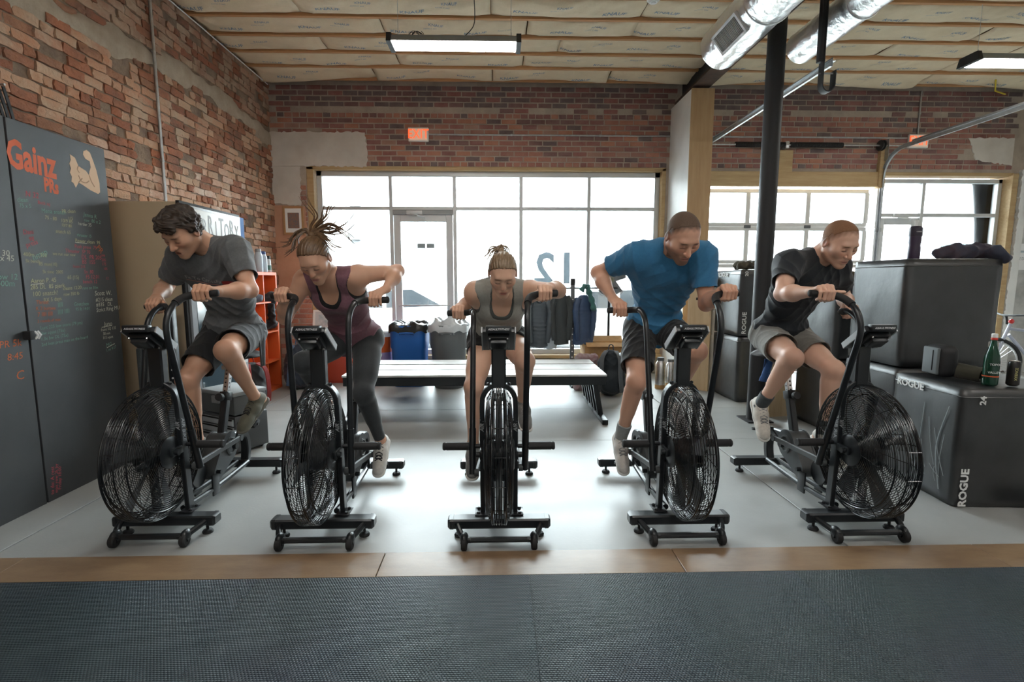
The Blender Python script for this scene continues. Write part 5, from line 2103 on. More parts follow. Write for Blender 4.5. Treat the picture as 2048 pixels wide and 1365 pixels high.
            b.tube([tuple(heel[q] + fdir * 0.07 + fu * 0.094 - lat * 0.02 - org), tuple(heel[q] + fdir * 0.072 + fu * 0.104 - org), tuple(heel[q] + fdir * 0.07 + fu * 0.092 + lat * 0.022 - org)], 0.003, n=5)
            stuff(b.build('laces', [shm['lace']], sobj))
    # ---------------- hair
    hr = D['hair']
    HM = D['hairm']

    def HP(x, y, z):
        return head + hs * (hl * x + fd * y + hu * z)

    def hairline(shift, fringe=0.0):
        def fn(X, Y, Z):
            x = ((X - head[0]) * hl[0] + (Y - head[1]) * hl[1] + (Z - head[2]) * hl[2]) / hs
            y = ((X - head[0]) * fd[0] + (Y - head[1]) * fd[1] + (Z - head[2]) * fd[2]) / hs
            z = ((X - head[0]) * hu[0] + (Y - head[1]) * hu[1] + (Z - head[2]) * hu[2]) / hs
            lim = np.interp(y, [-0.12, -0.05, -0.022, -0.004, 0.012, 0.04, 0.062, 0.075, 0.12], [-0.06, -0.045, -0.03, 0.024, 0.022, 0.060, 0.082, 0.092 - fringe, 0.094 - fringe])
            return (lim + shift + 0.004 * np.sin(x * 230) * np.sin(y * 190 + 1) - z) * hs * 0.8
        return fn, None, None
    gain = {'buzz': 0.0015, 'wavy': 0.017, 'pony': 0.0040}[hr]
    c = [('u', ellip(HP(0, -0.012, 0.030), hs * V(0.077, 0.100, 0.090), HF, gain), 0.0)]
    if hr == 'wavy':
        c.append(('u', ellip(HP(0.0, 0.035, 0.088), hs * V(0.066, 0.062, 0.034), HF), 0.03))
        c.append(('u', ellip(HP(0.0, 0.075, 0.070), hs * V(0.052, 0.026, 0.024), HF), 0.02))
    c.append(('i', hairline(0.030 if hr == 'buzz' else 0.0, 0.030 if hr == 'wavy' else 0.0), 0.004))

    def hw_(vv):
        q3 = (vv - head[None]) / hs
        x, y, z = q3 @ hl, q3 @ fd, q3 @ hu
        if hr == 'buzz':
            return 0.0006 * np.sin(x * 900) * np.sin(y * 870) * np.sin(z * 910)
        if hr == 'wavy':
            w = 1.4 * np.sin(x * 41 + 2) + 1.2 * np.sin(y * 37) + np.sin(z * 45 + 1)
            return hs * (0.0058 * np.sin(x * 95 + 2.0 * w) + 0.0050 * np.sin(y * 88 - 1.7 * w + z * 40) + 0.0030 * np.sin(x * 240 + 3 * w + y * 160) + 0.0016 * np.sin(z * 420 + 4 * w + x * 300))
        ang = np.arctan2(x, z + 0.03)
        return hs * (0.0012 * np.sin(ang * 46 + 3 * np.sin(y * 30)) + 0.0008 * np.sin(ang * 90 + y * 20))
    hair = sdf_object('hair', c, 0.0034, HM, root, org, hw_)
    if hr == 'pony':
        b = MB()
        rr = random.Random(i + 40)
        base = HP(*D['tail'])
        # gathered knot and elastic
        bb = base
        t = MB()
        t.ell(tuple(bb - org), (0.020, 0.020, 0.020), nu=14, nv=10)
        t.build('hair_knot', [HM], hair)
        for (ends, num, th) in D['strands']:
            for z in range(num):
                pts = [bb + V(rr.uniform(-1, 1), rr.uniform(-1, 1), rr.uniform(-1, 1)) * 0.010]
                jit = V(rr.uniform(-1, 1), rr.uniform(-1, 1), rr.uniform(-1, 1))
                for e_i, e_ in enumerate(ends):
                    pts.append(base + V(*e_) + jit * (0.010 + 0.012 * e_i))
                sp_ = smoothpath([tuple(p - org) for p in pts], 6)
                nn = len(sp_)
                b.tube(sp_, [th * (1 - 0.85 * (w / (nn - 1)) ** 1.4) for w in range(nn)], n=5)
        stuff(b.build('ponytail', [HM], hair))
    return dict(root=root, shirt=shirt, org=org, s=s, l=l, f=f, P2=P2, pel=pel, hip=hip, kn=kn, an=an, wr=wr, el=el, head=head, neck=neck)


SK1 = (0.57, 0.325, 0.215)
SK2 = (0.57, 0.33, 0.225)
SK3 = (0.64, 0.40, 0.285)
SK4 = (0.58, 0.33, 0.23)
SK5 = (0.64, 0.39, 0.285)
HB1 = mat('dark_brown_hair', (0.016, 0.010, 0.007), 0.6, n_scale=90, n_amt=0.5, col2=(0.045, 0.027, 0.016))
HB2 = mat('brown_hair', (0.060, 0.032, 0.017), 0.42, n_scale=70, n_amt=0.5, col2=(0.17, 0.095, 0.045))
HB3 = mat('light_brown_hair', (0.16, 0.105, 0.06), 0.42, n_scale=70, n_amt=0.5, col2=(0.26, 0.18, 0.11))
HB4 = mat('cropped_brown_hair', (0.075, 0.045, 0.028), 0.8, n_scale=200, n_amt=0.5, col2=(0.12, 0.075, 0.05))
HB5 = mat('cropped_ginger_hair', (0.165, 0.075, 0.034), 0.8, n_scale=200, n_amt=0.5, col2=(0.23, 0.11, 0.055))
LACEB = fabric('black_lace', (0.015, 0.015, 0.016))
LACEG = fabric('grey_lace', (0.25, 0.25, 0.25))
SOLEW = mat('white_sole', (0.62, 0.60, 0.56), 0.6)
SOLEB = mat('black_sole', (0.02, 0.02, 0.02), 0.7)
SHORTB = fabric('black_shorts', (0.012, 0.013, 0.015))
PEOPLE = [
    dict(bike=0, male=True, label='man in grey tee and black shorts on the leftmost fan bike', pel=(-1.94, 3.74, 1.09), neck=(-1.875, 3.41, 1.655), head=(-1.955, 3.235, 1.738),
         shA=(-2.075, 3.42, 1.60), shB=(-1.685, 3.33, 1.63), el=((-2.27, 3.46, 1.34), (-1.46, 3.16, 1.24)), kn=((-2.08, 3.2, 0.95), (-1.80, 3.2, 1.2)),
         foot=((0.0, -0.9, -0.35), (-0.15, -0.8, -0.55)), arm=(0.315, 0.275), leg=(0.465, 0.455), face=(-0.22, -0.68, -0.66), roll=0.10, hs=1.14, skin=SK1, hairc=(0.04, 0.024, 0.015), hair='wavy', hairm=HB1, buzz=(0.035, 0.021, 0.013),
         open=True, k=1.1, ra=1.08, girth=1.08, hand=1.08, beard=0.18,
         top=dict(kind='tee', mat=fabric('heather_grey', (0.082, 0.088, 0.092), (0.12, 0.125, 0.13)), hem=0.10, sl=0.215, e=0.018), bottom=dict(kind='shorts', mat=SHORTB, len=0.72, r=0.105, waist=0.10),
         shoe=dict(mat=fabric('olive_knit', (0.105, 0.10, 0.07)), sole=mat('olive_sole', (0.10, 0.095, 0.075), 0.7), lace=LACEB)),
    dict(bike=1, male=False, label='woman in plum tank top and charcoal leggings with flying ponytail', pel=(-1.015, 3.55, 1.06), neck=(-1.045, 3.19, 1.455), head=(-1.075, 3.03, 1.565),
         shA=(-1.205, 3.22, 1.455), shB=(-0.885, 3.16, 1.465), el=((-1.33, 3.30, 1.22), (-0.60, 3.16, 1.40)), kn=((-1.25, 3.0, 1.0), (-0.90, 3.0, 0.8)),
         foot=((0.0, -0.9, -0.3), (0.02, -0.75, -0.62)), arm=(0.285, 0.245), leg=(0.43, 0.42), face=(-0.06, -0.70, -0.70), roll=-0.06, hs=1.06, skin=SK2, hairc=(0.07, 0.04, 0.022), hair='pony', hairm=HB2, buzz=(0.07, 0.038, 0.02),
         hand=0.94, ra=0.96, girth=1.0, tail=(0.0, -0.075, 0.105),
         strands=[(((0.03, 0.02, 0.03), (0.09, 0.03, 0.055), (0.15, 0.03, 0.02), (0.20, 0.03, -0.03)), 9, 0.006), (((0.02, 0.02, 0.05), (0.07, 0.03, 0.10), (0.09, 0.03, 0.15), (0.125, 0.03, 0.20)), 7, 0.005),
                  (((0.03, 0.02, 0.03), (0.10, 0.03, 0.03), (0.16, 0.03, 0.06), (0.20, 0.03, 0.115)), 8, 0.006), (((0.0, 0.01, 0.05), (0.03, 0.02, 0.10), (-0.01, 0.02, 0.16), (-0.04, 0.03, 0.21)), 5, 0.004),
                  (((-0.05, 0.02, 0.025), (-0.10, 0.0, -0.02), (-0.115, -0.01, -0.07), (-0.16, 0.0, -0.095)), 9, 0.0062), (((-0.04, 0.02, 0.03), (-0.09, 0.0, 0.005), (-0.12, 0.0, -0.05), (-0.175, 0.0, -0.06)), 6, 0.005),
                  (((0.03, 0.0, 0.01), (0.07, -0.01, -0.02), (0.11, 0.0, -0.06), (0.17, 0.01, -0.07)), 8, 0.006)],
         top=dict(kind='tank', mat=fabric('plum', (0.150, 0.062, 0.088), (0.20, 0.095, 0.12)), hem=0.10, bra=SHORTB), bottom=dict(kind='leggings', mat=fabric('charcoal_leggings', (0.028, 0.033, 0.037))),
         shoe=dict(mat=fabric('white_knit', (0.62, 0.60, 0.56)), sole=SOLEW, lace=LACEB)),
    dict(bike=2, male=False, label='woman in light grey tank top and black shorts on the centre fan bike', pel=(-0.008, 3.58, 1.055), neck=(0.022, 3.21, 1.375), head=(0.026, 3.045, 1.480),
         shA=(-0.150, 3.24, 1.370), shB=(0.185, 3.25, 1.372), el=((-0.36, 3.42, 1.16), (0.45, 3.10, 1.37)), kn=((-0.2, 2.9, 0.9), (0.20, 2.9, 1.0)),
         foot=((0.0, -0.8, -0.5), (0.10, -0.85, -0.45)), arm=(0.255, 0.225), leg=(0.42, 0.42), face=(0.03, -0.78, -0.62), hs=1.04, skin=SK3, hairc=(0.16, 0.105, 0.06), hair='pony', hairm=HB3, buzz=(0.18, 0.12, 0.07),
         hand=0.96, ra=1.02, girth=1.02, tail=(-0.01, -0.080, 0.095),
         strands=[(((-0.02, 0.02, 0.02), (-0.045, 0.02, 0.01), (-0.06, 0.02, -0.025), (-0.085, 0.03, -0.03)), 10, 0.006), (((0.0, 0.03, 0.028), (0.02, 0.04, 0.02), (0.03, 0.05, -0.02), (0.025, 0.05, -0.06)), 10, 0.006),
                  (((-0.01, 0.03, 0.03), (-0.03, 0.04, 0.0), (-0.05, 0.04, -0.05), (-0.055, 0.04, -0.09)), 9, 0.005)],
         top=dict(kind='tank', mat=fabric('light_grey', (0.27, 0.27, 0.245), (0.33, 0.33, 0.30)), hem=0.11, bra=fabric('dark_grey_bra', (0.09, 0.10, 0.095))), bottom=dict(kind='shorts', mat=SHORTB, len=0.30, r=0.098, waist=0.06),
         shoe=dict(mat=fabric('grey_mesh_shoe', (0.17, 0.165, 0.155)), sole=SOLEW, lace=LACEG)),
    dict(bike=3, male=True, label='bearded man in bright blue tee and black shorts', pel=(1.12, 3.61, 1.125), neck=(1.095, 3.23, 1.635), head=(1.105, 3.05, 1.70),
         shA=(0.890, 3.29, 1.60), shB=(1.28, 3.17, 1.59), el=((0.66, 3.44, 1.40), (1.31, 3.25, 1.20)), kn=((0.88, 2.9, 0.9), (1.28, 2.9, 1.1)),
         foot=((-0.05, -0.75, -0.6), (0.05, -0.85, -0.4)), arm=(0.30, 0.265), leg=(0.475, 0.46), face=(0.10, -0.72, -0.68), roll=-0.06, hs=1.17, skin=SK4, hairc=(0.055, 0.032, 0.02), hair='buzz', hairm=HB4,
         beard=0.62, buzz=(0.075, 0.045, 0.03), k=1.1, ra=1.06, girth=1.08, hand=1.1,
         top=dict(kind='tee', mat=fabric('bright_blue', (0.022, 0.135, 0.275), (0.03, 0.165, 0.32)), hem=0.10, sl=0.20, e=0.016), bottom=dict(kind='shorts', mat=SHORTB, len=0.74, r=0.104, waist=0.10),
         sock=dict(h=0.115, mat=fabric('grey_sock', (0.26, 0.27, 0.27))), shoe=dict(mat=fabric('pale_knit', (0.56, 0.53, 0.50)), sole=SOLEW, lace=LACEG)),
    dict(bike=4, male=True, label='short-haired man in black tee and grey shorts on the rightmost bike', pel=(2.10, 3.69, 1.065), neck=(2.13, 3.36, 1.585), head=(2.165, 3.20, 1.678),
         shA=(1.905, 3.30, 1.55), shB=(2.305, 3.42, 1.54), el=((1.64, 3.16, 1.20), (2.44, 3.50, 1.30)), kn=((1.98, 3.1, 1.2), (2.28, 3.0, 1.0)),
         foot=((-0.1, -0.62, -0.75), (0.0, -0.9, -0.35)), arm=(0.315, 0.28), leg=(0.455, 0.45), face=(0.12, -0.80, -0.55), roll=-0.05, hs=1.13, skin=SK5, hairc=(0.24, 0.11, 0.05), hair='buzz', hairm=HB5,
         beard=0.32, buzz=(0.175, 0.08, 0.038), k=1.08, ra=1.06, girth=1.05, hand=1.08, thumb=(True, False),
         top=dict(kind='tee', mat=fabric('black_navy', (0.0075, 0.011, 0.016)), hem=0.09, sl=0.20, e=0.016), bottom=dict(kind='shorts', mat=fabric('grey_shorts', (0.175, 0.165, 0.145)), len=0.60, r=0.108, waist=0.10),
         sock=dict(h=0.10, mat=fabric('charcoal_sock', (0.055, 0.065, 0.07))), shoe=dict(mat=fabric('cream_knit', (0.60, 0.56, 0.50)), sole=SOLEW, lace=LACEG)),
]
PB = [build_person(D) for D in PEOPLE]
# =================================================================== left side: chalkboard, fridge, shelf
CB = mat('chalkboard_paint', (0.030, 0.034, 0.038), 0.55, n_scale=2.2, n_amt=0.5, col2=(0.050, 0.053, 0.056), detail=8)
CH = {'w': mat('chalk_white', (0.52, 0.52, 0.44), 0.9), 'g': mat('chalk_green', (0.17, 0.33, 0.26), 0.9), 'r': mat('chalk_red', (0.45, 0.075, 0.095), 0.9), 'o': mat('chalk_orange', (0.50, 0.12, 0.04), 0.9), 'y': mat('chalk_yellow', (0.46, 0.45, 0.26), 0.9)}
ORG = mat('orange_paint', (0.60, 0.11, 0.035), 0.7)
FLESH = mat('painted_flesh', (0.68, 0.47, 0.31), 0.7)
FLESHD = mat('painted_flesh_line', (0.36, 0.22, 0.13), 0.7)


def board(label, y0, y1):
    t = thing('chalkboard', label, 'chalkboard', (-2.945, y0, 0), 0, 'leaning chalkboard panels')
    MB().box((0, (y1 - y0) / 2, 1.205), (0.02, y1 - y0, 2.41), bev=0.002, seg=1).build('panel', [CB], t, smooth=0)
    MB().box((-0.014, 0.012, 1.205), (0.02, 0.024, 2.40)).build('edge_batten', [mat('dark_wood_edge', (0.12, 0.075, 0.045), 0.8)], t, smooth=0)
    return t


bl = board('plain left chalkboard panel with scraps of chalk at the image edge', 2.30, 3.212)
br = board('tall chalkboard panel headed in orange paint with a flexed arm', 3.225, 3.985)


def chalk(t, y0, body, y, z, size, c, rot=0.0, bold=0.0, sx=1.0, m=None, name='chalk_writing', align='LEFT', shear=0.12):
    me = text_mesh(body, size, m or CH[c], bold, shear, 0.0, 1.0, sx, align)
    put(name, me, t, M=face_px((0.0108, y - y0, z)) @ Matrix.Rotation(rot, 4, 'Z'))


R0 = 3.225
chalk(br, R0, 'Gainz', 3.375, 2.19, 0.235, 'o', -0.03, 0.034, 0.62, ORG, 'painted_heading', 'CENTER', 0.0)
chalk(br, R0, 'PRs', 3.495, 2.052, 0.12, 'o', -0.03, 0.045, 0.60, ORG, 'painted_heading', 'CENTER', 0.0)
# flexed arm emblem
arm = [(3.650, 2.300), (3.690, 2.285), (3.712, 2.235), (3.742, 2.225), (3.775, 2.215), (3.800, 2.190), (3.806, 2.215), (3.822, 2.250), (3.818, 2.290), (3.780, 2.300), (3.763, 2.325), (3.770, 2.350), (3.800, 2.365), (3.828, 2.352), (3.850, 2.300), (3.872, 2.24), (3.890, 2.15), (3.888, 2.085), (3.868, 2.070), (3.80, 2.085), (3.735, 2.110), (3.700, 2.120), (3.672, 2.080), (3.655, 2.110), (3.640, 2.115), (3.648, 2.150), (3.635, 2.175), (3.647, 2.205), (3.638, 2.235), (3.652, 2.262)]
b = MB()
b.prism([(p[0] - R0 + 0.02, p[1] + 0.0) for p in arm], 0.0, 0.0006, basis(Y_, Z_, X_, (0.0105, 0, 0)))
em = b.build('painted_arm', [FLESH], br, smooth=0)
for pts in ([(3.705, 2.17), (3.725, 2.135), (3.765, 2.13), (3.795, 2.15)], [(3.80, 2.19), (3.815, 2.15), (3.84, 2.115)], [(3.712, 2.235), (3.70, 2.21), (3.715, 2.19)], [(3.70, 2.12), (3.735, 2.155)]):
    q = smoothpath([(0.0118, p[0] - R0 + 0.02, p[1]) for p in pts], 4)
    MB().tube(q, 1.0, flat=(0.0006, 0.0035), up=(1, 0, 0)).build('painted_line', [FLESHD], em)
LINES = [('N 32', 3.30, 1.975, 0.05, 'r', 0), ('clean', 3.24, 1.93, 0.04, 'g', 0.1), ('75 x 5', 3.25, 1.895, 0.035, 'g', 0.1), ('Back sq', 3.38, 1.935, 0.032, 'r', 0), ('Mena snatch', 3.40, 1.885, 0.040, 'g', 0.06), ('75 - 80', 3.42, 1.845, 0.034, 'y', 0), ('PR clean', 3.555, 1.90, 0.036, 'y', 0.15), ('115', 3.60, 1.86, 0.03, 'y', 0.1),
         ('Jenna R', 3.735, 1.905, 0.042, 'g', -0.05), ('row', 3.735, 1.865, 0.03, 'g', 0), ('80 x 2', 3.80, 1.865, 0.036, 'g', 0), ('10/9 85', 3.54, 1.84, 0.034, 'y', 0), ('10/7 80', 3.54, 1.81, 0.03, 'y', 0), ('harder 35', 3.68, 1.835, 0.032, 'w', 0), ('snatch 65', 3.49, 1.765, 0.034, 'y', 0), ('thruster 15', 3.66, 1.755, 0.03, 'g', 0),
         ('Dani', 3.255, 1.735, 0.042, 'r', 0.12), ('98', 3.29, 1.695, 0.04, 'r', 0.15), ('press', 3.265, 1.655, 0.045, 'r', 0.35), ('Power clean  95', 3.64, 1.715, 0.037, 'y', 0), ('Push press  75', 3.63, 1.675, 0.036, 'r', 0), ('Thruster  SP 70', 3.55, 1.64, 0.036, 'r', 0), ('DL  PR 205', 3.68, 1.605, 0.042, 'r', 0), ('BS  155', 3.68, 1.57, 0.042, 'r', 0), ('front 215', 3.60, 1.535, 0.03, 'r', 0), ('Sn  80', 3.69, 1.50, 0.036, 'r', 0), ('FS 12.01', 3.70, 1.465, 0.040, 'r', 0), ('bench 12', 3.67, 1.43, 0.038, 'r', 0),
         ('PR', 3.83, 1.69, 0.06, 'o', -0.8), ('199', 3.855, 1.62, 0.03, 'r', 0), ('205', 3.86, 1.59, 0.03, 'r', 0), ('175', 3.86, 1.56, 0.03, 'r', 0), ('105', 3.87, 1.525, 0.028, 'r', 0), ('12', 3.885, 1.455, 0.028, 'r', 0),
         ('we run our row', 3.45, 1.615, 0.030, 'y', 0), ('400m ... 300', 3.24, 1.60, 0.036, 'y', 0), ('hmsp', 3.30, 1.58, 0.06, 'g', 0.4), ('5k bench', 3.25, 1.56, 0.03, 'y', 0), ('85 max(10)', 3.34, 1.545, 0.032, 'y', 0), ('5k time  2005', 3.36, 1.495, 0.030, 'y', 0),
         ('Aaron P. 45', 3.27, 1.435, 0.042, 'y', 0.04), ('285 DL  85 pjerk', 3.262, 1.395, 0.040, 'y', 0.04), ('100 snatch!', 3.27, 1.352, 0.044, 'y', 0.04), ('RX 5 days', 3.345, 1.312, 0.036, 'y', 0.05), ('cleans 12:20', 3.50, 1.385, 0.034, 'y', 0.04), ('row 350 lb', 3.50, 1.345, 0.032, 'y', 0.04), ('runs on 30m', 3.66, 1.385, 0.03, 'g', 0.02), ('65 (15)', 3.545, 1.46, 0.036, 'y', 0),
         ('Thrust', 3.29, 1.30, 0.036, 'o', 0), ('K 2 burpee', 3.285, 1.262, 0.034, 'o', -0.03), ('7 IIII IIII', 3.29, 1.222, 0.040, 'o', 0), ('IIII', 3.445, 1.275, 0.045, 'g', 0.1), ('IIII IIII', 3.44, 1.228, 0.045, 'g', 0.05), ('Gretchen', 3.575, 1.275, 0.036, 'g', 0), ('95 lb 14:01', 3.585, 1.24, 0.03, 'g', 0), ('2 rounds of max', 3.285, 1.18, 0.028, 'o', 0),
         ('Lunt 225 low score (79 pts)', 3.30, 1.135, 0.032, 'g', 0.03), ('bw squat (75x)', 3.305, 1.10, 0.032, 'g', 0.03), ('1.3x bw DL (75x)', 3.295, 1.064, 0.032, 'g', 0.03), ('2nd best press max on the board', 3.295, 1.028, 0.030, 'g', 0.03),
         ('Scott W.', 3.765, 1.345, 0.048, 'w', 0.0), ('#215 clean', 3.768, 1.298, 0.040, 'w', 0), ('#335   DL', 3.768, 1.262, 0.040, 'w', 0), ('Strict Ring MU', 3.765, 1.222, 0.042, 'w', 0.04), ('Juno', 3.825, 1.115, 0.048, 'w', 0), ('front SQ 135', 3.79, 1.075, 0.030, 'w', 0.03), ('38 min', 3.805, 1.045, 0.028, 'w', 0), ('315 squat', 3.80, 1.015, 0.028, 'w', 0), ('MG', 3.825, 0.955, 0.04, 'g', 0.12), ('1 mi 8:27', 3.82, 0.915, 0.03, 'g', 0.2),
         ('to do: A rest', 3.255, 0.04, 0.038, 'r', 1.45), ('max row 2k by', 3.285, 0.04, 0.034, 'r', 1.45), ('Friday 18:00', 3.312, 0.05, 0.034, 'r', 1.45)]
for (s_, y, z, sz, c, r_) in LINES:
    chalk(br, R0, s_, y, z, sz, c, r_, sx=0.92)
for (s_, y, z, sz, c) in (('run 30', 3.02, 1.60, 0.05, 'w'), ('max 45', 3.03, 1.57, 0.05, 'w'), ('row 12', 3.04, 1.46, 0.05, 'g'), ('400m', 3.05, 1.42, 0.05, 'g'), ('PR 5k', 3.02, 1.06, 0.06, 'o'), ('8:45', 3.06, 0.98, 0.06, 'o'), ('C', 3.10, 0.86, 0.08, 'o')):
    chalk(bl, 2.30, s_, y, z, sz, c)
for (y0, z0, y1, z1) in ((3.27, 1.415, 3.36, 1.42), (3.80, 1.095, 3.90, 1.10), (3.83, 0.938, 3.91, 0.96), (3.64, 1.702, 3.74, 1.702)):
    MB().tube([(0.0112, y0 - R0, z0), (0.0112, y1 - R0, z1)], 1.0, flat=(0.0004, 0.0022), up=(1, 0, 0)).build('chalk_underline', [CH['w']], br)
cl = thing('spring_clip', 'black and silver clip joining the two chalkboard panels', 'clip', (-2.915, 3.215, 1.10))
MB().box((0, -0.02, 0), (0.05, 0.035, 0.055), bev=0.006).build('jaw', [RUBBER], cl)
MB().tube([(0.02, 0.0, -0.025), (0.03, 0.01, 0.0), (0.02, 0.0, 0.025)], 0.006, n=6).build('lever', [PAPERW], cl)
MB().tube([(0.02, 0.02, -0.025), (0.03, 0.03, 0.0), (0.02, 0.02, 0.025)], 0.006, n=6).build('lever', [PAPERW], cl)

# display fridge
BEIGE = mat('beige_enamel', (0.50, 0.395, 0.265), 0.5, n_scale=2, n_amt=0.2, col2=(0.47, 0.37, 0.245))
fr = thing('display_fridge', 'tall beige display fridge with a lettered sign above its door', 'fridge', (-2.93, 4.70, 0))
MB().box((0, 0, 1.04), (0.70, 0.90, 2.07), bev=0.006).build('cabinet', [BEIGE], fr)
MB().box((0.355, 0, 1.04), (0.03, 0.95, 2.08), bev=0.004).build('front_frame', [RUBBER], fr)
sg = MB().box((0.378, 0, 1.90), (0.03, 0.86, 0.27), bev=0.008).build('sign_box', [mat('sign_white', (0.70, 0.70, 0.68), 0.4)], fr)
MB().box((0.376, 0, 1.90), (0.024, 0.90, 0.31), bev=0.004).build('sign_surround', [SILVERP], fr)
SGR = mat('sign_grey', (0.22, 0.22, 0.22), 0.5)
for q, chx in enumerate('TERRITORY'):
    put('sign_letter', text_mesh(chx, 0.235 if q % 2 else 0.20, SGR, 0.006, 0.0, 0.0008, 1, 0.55), sg, M=face_px((0.3945, -0.36 + q * 0.09, 1.90 + (0.012 if q % 2 else -0.012))))
dr = MB().box((0.374, 0, 0.92), (0.03, 0.88, 1.56), bev=0.006).build('door', [mat('fridge_door', (0.28, 0.30, 0.32), 0.35)], fr)
MB().box((0.390, 0, 0.92), (0.004, 0.74, 1.40)).build('door_glass', [mat('fridge_glass', (0.05, 0.07, 0.08), 0.08)], dr, smooth=0)
MB().tube([(0.42, 0.38, 0.7), (0.42, 0.38, 1.2)], 0.012).build('handle', [SILVERP], dr)
npap = tag(MB().box((XL + 0.035, 6.60, 2.10), (0.004, 0.20, 0.26)).build('wall_notice', [mat('blue_paper', (0.13, 0.25, 0.52), 0.7)], smooth=0), 'blue paper notice pinned to the brick wall past the fridge', 'notice')

# black upright rack and padded roller between board and fridge
ur = thing('rig_upright', 'black drilled steel upright standing behind the leftmost bike', 'rack', (-2.62, 4.10, 0))
MB().box((0, 0, 0.62), (0.06, 0.06, 1.24), bev=0.004).build('post', [BLACK], ur)
MB().box((0, 0, 0.01), (0.2, 0.22, 0.02), bev=0.004).build('foot_plate', [BLACK], ur)
hm = MB().lathe([(0, 0), (0.0085, 0), (0.0085, 0.002), (0, 0.002)], 12, M_to((0, 0, 0), (PI / 2, 0, 0))).mesh('hole', [PAPERW])
for k in range(14):
    put('hole', hm, ur, (0, -0.031, 0.25 + 0.068 * k))
pr = thing('foam_roller', 'dark grey foam roller standing against the chalkboard end', 'foam roller', (-2.83, 4.12, 0))
MB().lathe([(0.0, 0), (0.075, 0), (0.08, 0.008), (0.08, 0.89), (0.075, 0.90), (0.035, 0.90), (0.033, 0.86), (0, 0.86)], 28).build('roll', [mat('grey_foam', (0.07, 0.08, 0.085), 0.9, bump=0.3, b_scale=60)], pr)
jr = thing('resistance_bands', 'black resistance bands hanging on the brick above the chalkboard', 'bands', (XL + 0.05, 3.56, 2.62))
for k in range(3):
    MB().tube(smoothpath([(0.01 * k, -0.06 + 0.03 * k, 0.08), (0.015, -0.02 + 0.035 * k, -0.1), (0.01, 0.02 + 0.04 * k, -0.35)], 6), 1.0, flat=(0.004, 0.011), up=(1, 0, 0)).build('band', [RUBBER], jr)
MB().tube([(-0.03, -0.03, 0.08), (0.06, -0.03, 0.08)], 0.008).build('peg', [GALV], jr)

# orange cube shelf
OS = mat('orange_laminate', (0.72, 0.135, 0.035), 0.45, n_scale=2, n_amt=0.15, col2=(0.66, 0.115, 0.03))
sh_ = thing('cube_shelf', 'orange four by four cube shelf against the brick wall', 'shelf', (-3.13, 6.10, 0))
SW_, SH_ = 1.50, 1.545
for zz in (0.02, SH_ - 0.02):
    MB().box((0, 0, zz), (0.36, SW_, 0.04), bev=0.002, seg=1).build('shelf_board', [OS], sh_, smooth=0)
for yy in (-SW_ / 2 + 0.02, SW_ / 2 - 0.02):
    MB().box((0, yy, SH_ / 2), (0.36, 0.04, SH_ - 0.08), bev=0.002, seg=1).build('side_board', [OS], sh_, smooth=0)
for k in (1, 2, 3):
    MB().box((0, 0, k * SH_ / 4), (0.355, SW_ - 0.08, 0.018)).build('shelf_board', [OS], sh_, smooth=0)
    for r in range(4):
        MB().box((0, -SW_ / 2 + k * SW_ / 4, (r + 0.5) * SH_ / 4), (0.352, 0.018, SH_ / 4 - 0.03)).build('divider', [OS], sh_, smooth=0)
MB().box((-0.172, 0, SH_ / 2), (0.008, SW_ - 0.08, SH_ - 0.08)).build('back_board', [mat('orange_back', (0.55, 0.08, 0.02), 0.6)], sh_, smooth=0)


def bottle(label, loc, prof, m, capm, cap, group=None, band=None):
    t = thing('bottle', label, 'bottle', loc, 0, group)
    MB().lathe(prof, 20).build('bottle_body', [m], t)
    MB().lathe(cap, 16).build('cap', [capm], t)
    if band:
        MB().lathe(band[0], 20).build('label_band', [band[1]], t)
    return t


CLEARP = mat('clear_plastic', (0.55, 0.62, 0.70), 0.15, spec=0.6)
GRP = 'bottles on the orange shelf'
zt = SH_
bottle('dark green bottle on the orange shelf, hidden partly by the grey tee', (-3.04, 6.32, zt), [(0, 0), (0.04, 0), (0.042, 0.01), (0.042, 0.17), (0.03, 0.2), (0.028, 0.21)], mat('green_bottle_dark', (0.02, 0.06, 0.05), 0.3), RUBBER, [(0, 0.255), (0.03, 0.25), (0.032, 0.205), (0, 0.205)], GRP)
bottle('tall clear bottle on the orange shelf', (-3.00, 6.48, zt), [(0, 0), (0.045, 0), (0.047, 0.01), (0.047, 0.20), (0.035, 0.24), (0.03, 0.25)], CLEARP, mat('grey_cap', (0.3, 0.32, 0.35), 0.4), [(0, 0.29), (0.03, 0.285), (0.034, 0.245), (0, 0.245)], GRP)
bottle('clear bottle with blue cap on the orange shelf', (-2.99, 6.59, zt), [(0, 0), (0.042, 0), (0.044, 0.01), (0.044, 0.19), (0.03, 0.22), (0.028, 0.23)], CLEARP, mat('blue_cap', (0.05, 0.09, 0.25), 0.4), [(0, 0.265), (0.028, 0.26), (0.032, 0.225), (0, 0.225)], GRP)
bottle('short white labelled tub at the end of the orange shelf', (-3.02, 6.74, zt), [(0, 0), (0.05, 0), (0.053, 0.01), (0.053, 0.15), (0.046, 0.17), (0.046, 0.175)], mat('white_tub', (0.62, 0.62, 0.60), 0.4), RUBBER, [(0, 0.215), (0.045, 0.213), (0.05, 0.205), (0.05, 0.17), (0, 0.17)], GRP, ([(0.0545, 0.03), (0.0545, 0.09)], mat('green_label', (0.06, 0.13, 0.10), 0.6)))


